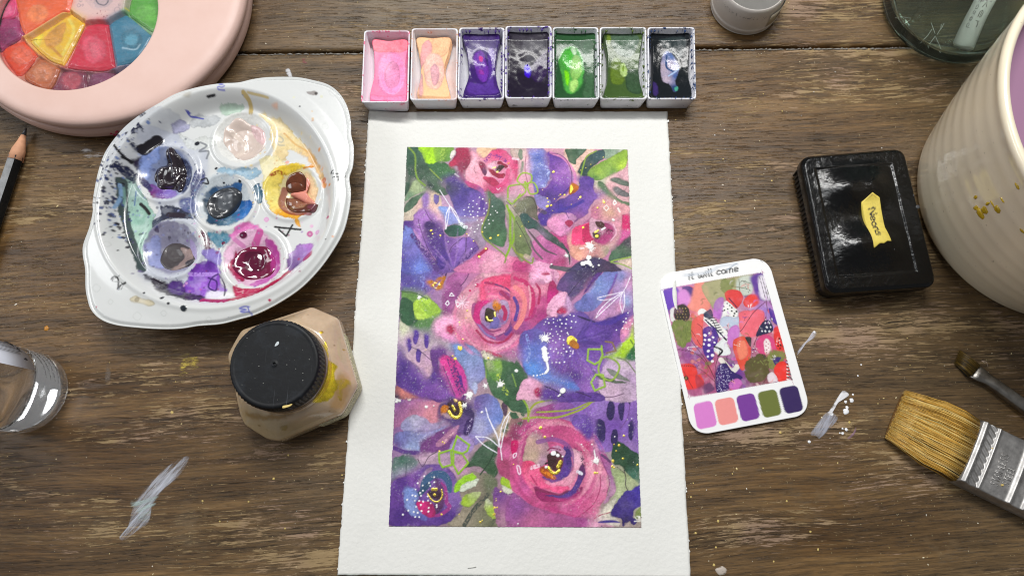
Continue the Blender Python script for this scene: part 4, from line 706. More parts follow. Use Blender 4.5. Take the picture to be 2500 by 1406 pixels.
    p([(-10, 820), (60, 860), (130, 1000), (180, 1100), (170, 1200), (150, 1260), (60, 1220), (-10, 1180)], [('7c9058', (40, 1000)), ('84886c', (130, 1080)), ('6a7c4c', (80, 1150))])
    p([(190, 1080), (300, 1000), (430, 980), (560, 1020), (600, 1100), (620, 1260), (600, 1400), (420, 1370), (250, 1330), (170, 1200)], [('d070b4', (320, 1150)), ('d880b4', (250, 1080)), ('c83c80', (480, 1060)), ('b84078', (470, 1330)), ('e0a8c4', (560, 1280)), ('c860a0', (400, 1230)), ('c04880', (560, 1130))])
    p([(35, 800), (90, 770), (160, 810), (240, 880), (330, 950), (430, 1030), (540, 1130), (602, 1230), (592, 1345), (568, 1210), (480, 1150), (350, 1080), (220, 960), (130, 950), (70, 880)], [('2c5450', (120, 830)), ('345c54', (180, 920)), ('8a7a94', (280, 1000)), ('3c5048', (420, 1060)), ('2f4a4c', (560, 1200)), ('4c6058', (340, 970))], edge=.3)
    s([(130, 960), (220, 1070), (320, 1180), (450, 1235)], 30, '64505c', taper=.6); s([(160, 1080), (200, 1180), (290, 1280)], 22, '705c68'); s([(0, 860), (100, 1040), (160, 1180)], 8, '4a4040', tex=.3)
    s([(-20, 1190), (70, 1270), (170, 1330), (190, 1270)], 18, '8c9a40'); p([(75, 1250), (110, 1220), (160, 1245), (150, 1290), (90, 1270)], 'ccb8a0', a=.8)
    p([(-10, 1290), (150, 1350), (230, 1300), (380, 1350), (390, 1420), (-10, 1420)], [('c83c80', (40, 1380)), ('eca8cc', (250, 1370))]); s([(390, 1370), (600, 1395)], 45, '655e68')
    p([(830, 720), (900, 680), (1000, 620), (1250, 690), (1258, 780), (1180, 800), (1180, 950), (1130, 1100), (1050, 1180), (950, 1280), (740, 1300), (620, 1260), (590, 1150), (560, 1050), (640, 940), (810, 830)], [('eca890', (700, 1230)), ('e0a0a8', (1150, 720)), ('c87898', (880, 780)), ('d894a8', (1120, 880)), ('e0b098', (1050, 760)), ('d09090', (900, 1200)), ('b0a890', (1030, 1210)), ('c070a0', (740, 860))], edge=.12)
    p([(640, 940), (740, 900), (850, 870), (830, 1000), (860, 1060), (770, 1110), (640, 1130), (615, 1040)], 'f84880'); p([(740, 930), (860, 865), (835, 960), (830, 1030), (870, 1060), (780, 1100), (730, 1060)], 'c82860')
    p([(815, 830), (930, 850), (1050, 870), (1105, 940), (1100, 1020), (1040, 1080), (940, 1060), (850, 1050), (818, 960)], [('d8a8bc', (850, 950)), ('c884a4', (1080, 980))], edge=.05)
    p([(970, 890), (1050, 900), (1080, 980), (1040, 1090), (940, 1125), (860, 1080), (900, 1040), (990, 980)], [('b43c7c', (960, 1080)), ('a83c74', (1010, 950))]); s([(1080, 900), (1110, 990), (1050, 1080)], 14, 'ecbcd0', a=.8)
    p([(880, 870), (950, 868), (978, 900), (960, 945), (900, 935)], '4a2622'); s([(930, 960), (1040, 980)], 70, '402030', tex=.6); p([(850, 990), (930, 1000), (925, 1050), (870, 1060)], '44302c'); s([(950, 955), (985, 935)], 20, 'f0e8ec', tex=.3)
    d([(890, 1030, 24), (880, 985, 19), (905, 968, 14)], 'f2e058', met=.6, h=.2e-3)
    p([(1182, 790), (1250, 795), (1270, 870), (1265, 1035), (1180, 965), (1172, 880)], 'd82c70', edge=.3); p([(1180, 965), (1270, 970), (1275, 1040), (1130, 1145), (1140, 1060)], 'd860a0')
    p([(1275, 1030), (1285, 1260), (1160, 1275), (1040, 1310), (1028, 1260), (1080, 1180), (1150, 1120)], [('44644a', (1200, 1180)), ('4a4450', (1240, 1080)), ('54785c', (1100, 1240))]); p([(1120, 1310), (1282, 1275), (1285, 1370)], 'd8c0b0'); s([(1030, 1320), (1120, 1290), (1282, 1258)], 18, '9cb854'); s([(1040, 1320), (1170, 1340), (1285, 1390)], 14, '9cb854')
    p([(600, 1390), (760, 1280), (900, 1262), (1010, 1300), (1110, 1360), (1140, 1420), (600, 1420)], [('3c3460', (850, 1320)), ('4a3858', (980, 1380)), ('48406c', (700, 1380))])
    p([(350, 930), (345, 880), (365, 840), (440, 795), (520, 790), (570, 768), (640, 790), (672, 830), (640, 880), (625, 940), (520, 1025), (440, 1010), (380, 960)], [('e898c4', (430, 880)), ('dc8cbc', (520, 980)), ('c890c0', (620, 820))], h=.2e-3); p([(540, 870), (590, 853), (632, 890), (590, 935), (550, 902)], 'b83060'); s([(550, 770), (580, 830)], 8, '5a3878')
    for l in ([(360, 900), (430, 860), (540, 860)], [(380, 950), (450, 910), (550, 920)]): s(l, 6, 'c070a4', a=.5)
    for l, c in (([(15, 400), (50, 345), (100, 328), (165, 350), (175, 400), (150, 435), (100, 448), (60, 455), (20, 425)], 1), ([(130, 450), (200, 440), (240, 540), (160, 562), (128, 500)], 1), ([(100, 450), (105, 530), (60, 580), (-20, 640)], 0)): s(l, 19, 'a0c040', closed=bool(c), h=.12e-3)
    s([(-20, 460), (60, 455), (100, 500)], 18, 'a0b050'); s([(100, 430), (130, 470)], 26, '9cbc3c')
    K.splat(820, 1148, 42, n=26); K.splat(557, 1243, 20); d([(800, 1270, 30), (735, 1335, 32), (800, 1320, 30), (825, 1350, 20), (770, 1320, 20), (850, 1370, 12), (915, 1352, 14), (920, 1278, 9), (1073, 848, 16), (390, 1340, 14)], 'f8f8f6', h=.4e-3); s([(710, 1165), (745, 1160)], 26, 'f0d8d8', tex=.3)
    s([(1000, 685), (1030, 715), (1000, 748), (970, 715)], 10, 'f4f0ec', closed=True, smooth=False); s([(1090, 630), (1112, 660), (1090, 682), (1075, 660)], 13, 'f4f4f0', closed=True, smooth=False); s([(1130, 715), (1155, 760), (1130, 740)], 10, 'f4f0ec', closed=True)
    d([(410, 318, 17), (345, 610, 12), (355, 650, 9), (340, 700, 20), (352, 690, 14), (385, 688, 17), (710, 598, 14), (690, 618, 7), (490, 568, 13), (535, 572, 12), (475, 580, 6), (610, 678, 7), (292, 518, 6), (425, 615, 6), (405, 745, 6), (970, 650, 15), (965, 630, 7), (900, 715, 12), (875, 765, 5), (740, 935, 15), (45, 1027, 11), (138, 868, 7), (65, 920, 7), (68, 520, 9), (965, 155, 5), (827, 235, 6), (773, 272, 6), (715, 300, 6)], G, met=.8, h=.15e-3)
    # watercolour granulation over the whole sheet, pale flecks where the tooth of the paper shows
    g = 1 + .16 * (K.fine - .5); K.c *= g[..., None]
    fl = sm(.80, .90, vnoise(K.X.shape, 2.2, 91, 1)) * sm(.45, .65, K.big); K.c += (.75 - K.c) * (fl * .35)[..., None]
    L_ = K.c.mean(2, keepdims=True); K.c = np.clip(L_ + (K.c - L_) * 1.02, 0, 1); K.c = K.c * (.86 + .14 * sm(.25, .7, K.c.mean(2, keepdims=True)))
    return K
# ---------------------------------------------------------------- more helpers
def rquad(c, r, n=7):
    """rounded outline of a quad given counter-clockwise"""
    c = np.asarray(c, float); out = []
    for i in range(4):
        p, a, b = c[i], c[i - 1] - c[i], c[(i + 1) % 4] - c[i]; a /= np.hypot(*a); b /= np.hypot(*b)
        s, e = p + a * r, p + b * r
        for t in np.linspace(0, 1, n): out.append((1 - t) ** 2 * s + 2 * t * (1 - t) * (p + (a + b) * r * .12) + t * t * e)
    return np.array(out)
def inset(c, d):
    c = np.asarray(c, float); o = []
    for i in range(4):
        a, b = c[i - 1] - c[i], c[(i + 1) % 4] - c[i]; o.append(c[i] + (a / np.hypot(*a) + b / np.hypot(*b)) * d)
    return np.array(o)
def by_angle(outl, c, n):
    Q = resample(np.asarray(outl, float), 1200); a = np.arctan2(Q[:, 1] - c[1], Q[:, 0] - c[0]); r = np.hypot(Q[:, 0] - c[0], Q[:, 1] - c[1])
    k = np.argsort(a); t = np.arange(n) / n * 2 * math.pi - math.pi
    rr = np.interp(t, a[k], r[k], period=2 * math.pi); return np.c_[c[0] + rr * np.cos(t), c[1] + rr * np.sin(t)]
def rings_part(th, name, rings, mat, canvas=None, cap=True, bottom=False, smooth=True, **k):
    """list of (outline Nx2, z) from outside bottom inwards; closed with a centre point"""
    n = len(rings[0][0]); V = np.vstack([np.c_[o, np.ones(n) * z] for o, z in rings]); F = grid_faces(len(rings), n, True).tolist()
    i = np.arange(n)
    if cap:
        V = np.vstack([V, [[*rings[-1][0].mean(0), rings[-1][1] if not np.ndim(rings[-1][1]) else np.mean(rings[-1][1])]]]); b = (len(rings) - 1) * n
        F += [(b + j, b + (j + 1) % n, len(V) - 1) for j in i]
    if bottom:
        V = np.vstack([V, [[*rings[0][0].mean(0), np.mean(rings[0][1])]]]); F += [((j + 1) % n, j, len(V) - 1) for j in i]
    C = M = None
    if canvas is not None: C, _, M = canvas.sample(V[:, 0], V[:, 1])
    return th.part(name, V, F, mat, C, M, smooth=smooth, **k)
def sweep(th, name, P, wd, hg, mat, n=16, sq=1.0, **k):
    """flattened tube along 3-D centre points: half widths and half heights"""
    P = np.asarray(P, float); V = []; m = len(P)
    for i in range(m):
        d = P[min(i + 1, m - 1)] - P[max(i - 1, 0)]; d[2] = 0; d /= np.linalg.norm(d); s = np.array([-d[1], d[0], 0])
        for j in range(n):
            a = 2 * math.pi * j / n; ca, sa = math.cos(a), math.sin(a)
            V.append(P[i] + s * wd[i] * math.copysign(abs(ca) ** sq, ca) + np.array([0, 0, hg[i] * math.copysign(abs(sa) ** sq, sa)]))
    F = grid_faces(m, n, True)[:, ::-1].tolist(); F.append(list(range(n))); F.append([(m - 1) * n + j for j in range(n)][::-1])
    return th.part(name, V, F, mat, **k)
def stuff_tubes(th, name, lines, r, mat, z=None, n=5, **k):
    V, F = [], []
    for l in lines: tube_geo(l, r, n, V, F)
    return th.part(name, V, F, mat, **k)
def frame2(o, x_dir):
    x = np.array(x_dir, float); x /= np.hypot(*x); return np.array(o, float), x, np.array([-x[1], x[0]])

# ================================================================ the desk top: two boards with a gap
def wood_mat(seed):
    m, t, b = NT('worn_wood'); 
    c = nd(t, 'ShaderNodeTexCoord'); off = nd(t, 'ShaderNodeMapping'); off.inputs['Location'].default_value = (seed * 1.37, seed * .71, 0); off.inputs['Rotation'].default_value = (0, 0, R(-3.0))
    t.links.new(c.outputs['Object'], off.inputs[0])
    # bend the grain
    wv = nd(t, 'ShaderNodeTexNoise', inp={'Scale': 5.5, 'Detail': 2.0}); mp0 = nd(t, 'ShaderNodeMapping'); mp0.inputs['Scale'].default_value = (1.0, 2.6, 1)
    t.links.new(off.outputs[0], mp0.inputs[0]); t.links.new(mp0.outputs[0], wv.inputs[0])
    sb = nd(t, 'ShaderNodeVectorMath', operation='SUBTRACT'); t.links.new(wv.outputs['Color'], sb.inputs[0]); sb.inputs[1].default_value = (.5, .5, .5)
    mu = nd(t, 'ShaderNodeVectorMath', operation='MULTIPLY'); t.links.new(sb.outputs[0], mu.inputs[0]); mu.inputs[1].default_value = (0.0, .020, 0)
    ad = nd(t, 'ShaderNodeVectorMath', operation='ADD'); t.links.new(off.outputs[0], ad.inputs[0]); t.links.new(mu.outputs[0], ad.inputs[1]); vec = ad.outputs[0]
    def st(sx, sy, detail=6, rough=.6, dist=0):
        mp = nd(t, 'ShaderNodeMapping'); mp.inputs['Scale'].default_value = (sx, sy, 1); t.links.new(vec, mp.inputs[0]); return noise(t, 1.0, detail, rough, mp.outputs[0], dist)
    bands = st(6, 130, 5, .62); fine = st(120, 1500, 5, .75); pores = st(90, 1300, 5, .72); broad = st(4, 26, 5, .6); lowf = noise(t, 8, 3, .5, vec); mids = st(42, 760, 6, .72)
    base = ramp(t, bands, [(.32, '2e1e0c'), (.44, '4f3618'), (.54, '6a4d29'), (.66, '80623a')])
    tone = ramp(t, broad, [(.34, '332210'), (.5, '5c4424'), (.66, '7c623e')])
    cl = mix(t, .42, base, tone)
    cl = mix(t, mth(t, 'MULTIPLY', ramp(t, lowf, [(.42, 0.), (.62, 1.)]), .6), cl, '62523b')
    cl = mix(t, .85, cl, ramp(t, mids, [(.34, .42), (.5, 1.0), (.66, 1.5)]), 'MULTIPLY')
    cl = mix(t, .8, cl, ramp(t, fine, [(.28, .35), (.5, 1.0), (.72, 1.45)]), 'MULTIPLY')
    pm = mth(t, 'MULTIPLY', ramp(t, pores, [(.56, 0.0), (.60, 1.0)]), ramp(t, bands, [(.35, 1.0), (.62, .3)])); cl = mix(t, mth(t, 'MULTIPLY', pm, .75), cl, '160e08')
    # chipped lacquer: pale bare streaks with crisp edges
    region = st(9, 48, 4, .6)
    edge = st(70, 820, 9, .72); s1 = mth(t, 'ADD', mth(t, 'MULTIPLY', edge, .62), mth(t, 'MULTIPLY', region, .55))
    chip = ramp(t, s1, [(.654, 0.0), (.660, 1.0)])
    e2 = st(90, 1150, 8, .72); s2 = mth(t, 'ADD', mth(t, 'MULTIPLY', e2, .72), mth(t, 'MULTIPLY', region, .42)); small = ramp(t, s2, [(.627, 0.0), (.637, 1.0)])
    chip2 = mth(t, 'MAXIMUM', chip, mth(t, 'MULTIPLY', small, .85))
    bare = mix(t, fine, '826a42', 'b49b74')
    bare = mix(t, ramp(t, noise(t, 30, 3, .5, vec), [(.48, 0.), (.60, .7)]), bare, '9c8070')
    cl = mix(t, mth(t, 'MULTIPLY', chip2, .85), cl, bare)
    for sc_, lo, cc in ((1500, .83, 'c4b48c'),):
        vn = nd(t, 'ShaderNodeTexNoise', inp={'Scale': sc_, 'Detail': 0.0}); t.links.new(vec, vn.inputs[0])
        cl = mix(t, mth(t, 'MULTIPLY', ramp(t, vn.outputs['Fac'], [(lo, 0.), (lo + .015, 1.)]), .8), cl, cc)
    sm_ = mth(t, 'MULTIPLY', ramp(t, noise(t, 22, 6, .65, off.outputs[0]), [(.60, 0.), (.74, 1.)]), .35); cl = mix(t, sm_, cl, '84765f')
    t.links.new(cl, b.inputs['Base Color'])
    rg = mth(t, 'ADD', mth(t, 'MULTIPLY', broad, .25), .30); rg = mth(t, 'ADD', rg, mth(t, 'MULTIPLY', chip2, .18)); t.links.new(rg, b.inputs['Roughness'])
    b.inputs['Specular IOR Level'].default_value = .42
    hh = mth(t, 'SUBTRACT', mth(t, 'ADD', mth(t, 'MULTIPLY', fine, .5), mth(t, 'MULTIPLY', bands, .3)), mth(t, 'MULTIPLY', chip2, .35)); hh = mth(t, 'SUBTRACT', hh, mth(t, 'MULTIPLY', pm, .35))
    bump(t, b, hh, .00022, .9); return m
desk = Thing('tabletop', None, None, (0, .1, 0), kind='structure')
def seam_y(x): return .1741 + .0115 * (x + .02)
def board(ylo, yhi, mat):
    """a board with worn rounded long edges; y given as functions of x"""
    xs = np.linspace(-.62, .62, 160); prof = [(0, -.020), (0, -.0016), (.0003, -.0006), (.0009, -.0001), (.002, 0)]
    rows = [(ylo, s, z) for s, z in prof] + [(yhi, -s, z) for s, z in prof[::-1]]
    V = [(x, f(x) + s + (random.gauss(0, .00006) if i in (2, 3, 6, 7) else 0), z) for i, (f, s, z) in enumerate(rows) for x in xs]
    n = len(xs); F = [(j * n + i, j * n + i + 1, (j + 1) * n + i + 1, (j + 1) * n + i) for j in range(len(rows) - 1) for i in range(n - 1)]
    return desk.part('plank', V, F, mat)
near = board(lambda x: -.42 + 0 * x, lambda x: seam_y(x) - .0004, wood_mat(0.0)); far = board(lambda x: seam_y(x) + .0004, lambda x: .62 + 0 * x, wood_mat(3.1))
m_dust = plain('dried_paint_grey', 'a8a49c', .6, vscale=900, c2='6c6660', var=.3)
V, F = [], []
x = -.21
while x < .2:       # crust of dried paint along the near lip of the gap
    L_ = random.uniform(.0006, .004); yy = seam_y(x) - .0014
    tube_geo([(x, yy, -.0001), (x + L_ * .5, yy + random.uniform(-.0002, .0003), .00005), (x + L_, yy, -.0001)], [.00025, random.uniform(.0003, .0006), .0002], 5, V, F); x += L_ * random.uniform(.7, 1.3)
desk.part('paint_crust', V, F, m_dust, parent=near, kind='stuff')
V, F = box_geo(-.62, .1, -.024, .62, .25, -.0205); desk.part('batten', V, F, plain('dark_wood', '17110c', .8))

# dried paint lying on the boards
def smear_mat(c, lo, hi, sx=1, rot=0, sc_=500):
    m, t, b = NT('paint_smear'); r = objvec(t, (1, 1, 1), (0, 0, rot)); mp = nd(t, 'ShaderNodeMapping'); mp.inputs['Scale'].default_value = (sx * .35, 1, 1); t.links.new(r, mp.inputs[0]); f = noise(t, sc_, 7, .72, mp.outputs[0])
    b.inputs['Base Color'].default_value = (*lin(c), 1); b.inputs['Roughness'].default_value = .5
    g = nd(t, 'ShaderNodeAttribute', attribute_name='Met'); k = mth(t, 'SUBTRACT', f, mth(t, 'MULTIPLY', g.outputs['Fac'], .16))
    t.links.new(ramp(t, k, [(lo, 0.0), (hi, .8)]), b.inputs['Alpha']); return m
def smear(pts, T, mat, name='paint_smear', z=.00018, label=None):
    o = catmull(W(pts, 0, T)); V, (Fq, tri), _, _ = star(o, 8, 90, lambda x, y, t: z * (1 - t ** 4) + .00003, [])
    M = np.r_[np.repeat((np.arange(1, 9) / 8) ** 3, 90), 0.0]; Fq = Fq[:, [0, 3, 2, 1]]
    return desk.part(name, V, [tuple(f) for f in Fq] + [tuple(f) for f in tri], mat, np.zeros((len(V), 3)), M, parent=near, label=label)
TL8 = (0, 780, 2.246); T8 = (1930, 800, 2.991); TC = (1580, 1000, 3.4625)
ws = lambda rot: smear_mat('d0d4e0', .28, .64, .35, rot, 900)
smear([(655, 1190), (700, 1140), (735, 1010), (800, 920), (880, 835), (990, 760), (1038, 755), (985, 850), (900, 930), (840, 1010), (815, 1110), (760, 1150), (680, 1208)], TL8, ws(R(-52)))
smear([(715, 1000), (770, 975), (870, 955), (850, 1020), (815, 1100), (760, 1110), (730, 1060)], TL8, smear_mat('c4dcd8', .4, .7, .3, R(-20), 900), z=.0003)
smear([(145, 775), (200, 690), (260, 620), (300, 615), (345, 660), (300, 720), (215, 805), (190, 790)], T8, smear_mat('c0c4d4', .25, .62, .3, R(-55), 900))
smear([(275, 620), (300, 580), (370, 470), (400, 462), (428, 490), (400, 510), (350, 545), (310, 600), (285, 650)], T8, smear_mat('f0f0f4', .25, .45), z=.0005)
smear([(45, 200), (60, 150), (120, 90), (165, 25), (195, 40), (170, 75), (110, 120), (60, 190)], T8, smear_mat('d4d4e0', .3, .52, .5, R(-40)))
smear([(982, 235), (990, 190), (1040, 180), (1100, 195), (1105, 250), (1060, 280), (975, 315)], TL8, smear_mat('c8b048', .44, .60, sc_=900))
smear([(575, 1350), (600, 1330), (640, 1320), (672, 1350), (660, 1385), (610, 1395)], TC, smear_mat('ccc0b4', .25, .4, sc_=900), z=.0004)
smear([(580, 260), (600, 235), (608, 300), (600, 345), (575, 340)], TL8, smear_mat('7a6c60', .3, .6))
smear([(1690, 240), (1740, 190), (1765, 140), (1765, 190), (1720, 240)], TC, smear_mat('a8849c', .35, .6)); smear([(1010, 470), (1075, 490), (1070, 560), (1010, 555)], (560, 60, 5.682), smear_mat('8c3848', .40, .60, sc_=700))
smear([(415, 350), (440, 300), (560, 330), (690, 380), (640, 430), (480, 410)], TL8, smear_mat('b8aca8', .5, 1.0, .3, 0, 500)); smear([(0, 405), (60, 420), (140, 440), (120, 465), (30, 470), (0, 460)], (200, 180, 2.268), smear_mat('d8d4d4', .42, .56, .5)); smear([(775, 640), (830, 615), (880, 740), (830, 745)], (560, 60, 5.682), smear_mat('d8d8dc', .3, .5))
m_drop = plain('white_paint_drop', 'eceef2', .35, vscale=600)
def blob(x, y, r, T, mat, hz=.35, name='paint_drop', par=None):
    c = W([(x, y)], 0, T)[0]; r = r / T[2] * .00010; rr = np.array([1 + random.uniform(-.2, .2) for _ in range(12)])
    a = np.arange(12) / 12 * 6.283; o = catmull(np.c_[c[0] + r * rr * np.cos(a), c[1] + r * rr * np.sin(a)], 3)
    return star_part(desk, name, o, 4, 36, lambda X, Y, t: r * hz * np.sqrt(1 - t ** 2 * .98), mat, skirt=[(0, .00001)], parent=par or near)
for x, y, r in ((445, 528, 24), (402, 540, 16), (405, 610, 34), (412, 580, 18), (137, 832, 17), (492, 350, 10), (380, 735, 11), (408, 742, 17), (380, 770, 15), (360, 768, 9), (300, 632, 19), (515, 270, 9), (455, 487, 11), (175, 32, 14)): blob(x, y, r, T8, m_drop)
m_gold = plain('gold_paint_fleck', 'ccb46c', .4, vscale=500)
for x, y, r in ((943, 508, 12), (1110, 993, 8), (255, 48, 22), (1205, 1105, 7), (600, 235, 4), (963, 340, 5)): blob(x, y, r, TL8, m_gold if r != 22 else plain('ochre_paint', 'b87c28', .4))
for x, y, r in ((640, 305, 13), (2075, 308, 12), (925, 455, 10), (1115, 628, 13), (435, 870, 9), (40, 715, 13), (520, 1110, 13), (1010, 1330, 16), (943, 1213, 7), (2120, 1000, 9), (530, 818, 9), (1435, 433, 7), (1310, 672, 6), (1650, 232, 7)): blob(x, y, r, (1640, 120, 4.135), m_gold if r > 9 else m_drop)
for x, y, r in ((600, 940, 15), (580, 1160, 12), (565, 1310, 16), (1180, 770, 12), (1070, 1280, 11), (1380, 1030, 13), (980, 492, 8), (370, 735, 10), (1125, 190, 16), (1710, 105, 16), (390, 618, 8), (720, 540, 8), (410, 1040, 12)): blob(x, y, r, TC, m_gold, .2)
for x, y, r in ((300, 745, 12), (400, 585, 10), (130, 900, 9), (765, 720, 8), (378, 1082, 9)): blob(x, y, r, (560, 900, 2.779), m_gold)
# countless tiny flecks scattered over the top
V, F = [], []; rr_ = np.random.RandomState(12)
for k in range(1150):
    px, py = rr_.uniform(-20, 2520), rr_.uniform(-20, 1420)
    dens = .55 + .45 * (py < 700) + .3 * (px > 1600)
    if rr_.rand() > dens: continue
    c = W([(px, py)], 0)[0]
    if abs(c[1] - seam_y(c[0])) < .002: continue
    r = min(.00004 + rr_.exponential(.00006), .00032); n = 6; el = rr_.uniform(1, 2.2); an = rr_.uniform(0, 3.14); b = len(V)
    for s_, z in ((1, .00002), (.7, r * .5)):
        for j in range(n):
            a = j / n * 6.283; u, v_ = r * s_ * el * math.cos(a), r * s_ * math.sin(a); V.append((c[0] + u * math.cos(an) - v_ * math.sin(an), c[1] + u * math.sin(an) + v_ * math.cos(an), z))
    F += [(b + j, b + (j + 1) % n, b + n + (j + 1) % n, b + n + j) for j in range(n)] + [tuple(b + n + j for j in range(n))]
fm, ft, fb = NT('fleck_paint'); ft.links.new(ramp(ft, noise(ft, 120, 2, .5, objvec(ft)), [(.35, 'e4dcc8'), (.5, 'd8c070'), (.62, 'e8e4dc'), (.75, 'b09a7c')]), fb.inputs['Base Color']); fb.inputs['Roughness'].default_value = .5
desk.part('paint_flecks', V, F, fm, kind='stuff')

# ================================================================ the painting on its sheet
pap = Thing('watercolour_painting', 'watercolour of pink roses and purple flowers on a large white sheet', 'painting', (0, .06, 0))
def paper_mat():
    m, t, b = NT('cold_pressed_paper'); v = objvec(t)
    t.links.new(mix(t, noise(t, 60, 4, .6, v), 'e2e2dd', 'e9e9e5'), b.inputs['Base Color']); b.inputs['Roughness'].default_value = .85; b.inputs['Specular IOR Level'].default_value = .25
    h = mth(t, 'ADD', mth(t, 'MULTIPLY', noise(t, 650, 5, .55, v), .7), mth(t, 'MULTIPLY', noise(t, 180, 3, .5, v), .5)); bump(t, b, h, .00030, 1.0); return m
PC = W([(826, 1402), (1684, 1408), (1629, 273), (902, 274)], .0005)
r_ = np.random.RandomState(4)
quad_part(pap, 'paper_sheet', PC, 150, 220, lambda x, y, u, v: .0005 + .0005 * sm(.96, 1, u) * (1 + np.sin(v * 37)) * .5 + .0013 * sm(.10, 0, u) * (1 + np.sin(v * 13 + 1)) * .5 + .0008 * sm(.90, 1, u) * (1 + np.sin(v * 9 + 2)) * .5 + .00003 * np.sin(u * 40) * np.sin(v * 33), paper_mat(), skirt=.00005, edge_noise=.00013)
# torn fibres on the deckle edges
V, F = [], []
for k in range(46):
    side = k % 2; t_ = r_.rand(); a, b_ = (PC[0], PC[3]) if side == 0 else (PC[1], PC[2]); q = a + (b_ - a) * t_; sx = -1 if side == 0 else 1; L_ = r_.uniform(.0004, .0014)
    tube_geo([(q[0] - sx * .0004, q[1], .0004), (q[0] + sx * .0004, q[1] + L_ * .4, .0006), (q[0] + sx * .0002, q[1] + L_, .0003)], [.00025, .0003, .0001], 5, V, F)
pap.part('deckle_fibres', V, F, plain('paper_fibre', 'ecece8', .9), kind='stuff')
stuff_tubes(pap, 'torn_scratch', [[(*W([(820 + 915 / 2.84, 1200 + 527 / 2.84)], 0)[0], .0006), (*W([(820 + 972 / 2.84, 1200 + 518 / 2.84)], 0)[0], .0007)]], .00018, plain('grey_scuff', 'b8b8b4', .8))
KA = paint_picture()
mA = vc_mat('watercolour_paint', .62, 900, .00022, spec=.35)
AC = W([(949, 1284), (1566, 1287), (1532, 365), (994, 359)], ZP)
quad_part(pap, 'painted_picture', AC, 470, 720, lambda x, y, u, v: ZP + 0 * x, mA, canvas=KA, skirt=.0004, edge_noise=.00008)
# ================================================================ seven pans of paint in a row
def case_mat(stain, seed):
    m, t, b = NT('white_plastic_case'); v = objvec(t); c = nd(t, 'ShaderNodeTexCoord'); sp = nd(t, 'ShaderNodeSeparateXYZ'); t.links.new(c.outputs['Object'], sp.inputs[0])
    mp = nd(t, 'ShaderNodeMapping'); mp.inputs['Location'].default_value = (seed, 0, 0); t.links.new(c.outputs['Object'], mp.inputs[0])
    f = noise(t, 420, 6, .72, mp.outputs[0]); g = noise(t, 120, 4, .6, mp.outputs[0]); hi = nd(t, 'ShaderNodeMapRange', inp={'From Min': .0065, 'From Max': .0095, 'To Min': 0., 'To Max': .075}); t.links.new(sp.outputs[2], hi.inputs[0])
    k = mth(t, 'ADD', mth(t, 'ADD', mth(t, 'MULTIPLY', f, .7), mth(t, 'MULTIPLY', g, .35)), hi.outputs[0])
    cl = mix(t, ramp(t, k, [(.645, 0.), (.66, 1.)]), 'e8e8ee', stain); cl = mix(t, ramp(t, noise(t, 60, 3, .5, mp.outputs[0]), [(.5, 0.), (.75, .45)]), cl, stain)
    t.links.new(cl, b.inputs['Base Color']); b.inputs['Roughness'].default_value = .35; return m
TA = (860, 40, 5.625); TB = (1280, 40, 5.625)
XT = [(889, 1001), (1005, 1118), (1121, 1232), (1234, 1347), (1349, 1461), (1464, 1578), (1581, 1696)]
XB = [(881, 997), (1001, 1116), (1117, 1231), (1233, 1347), (1349, 1464), (1465, 1580), (1581, 1700)]
YT = [75, 70, 68, 64, 67, 67, 67]; YB = [251, 245, 243, 241, 243, 243, 243]
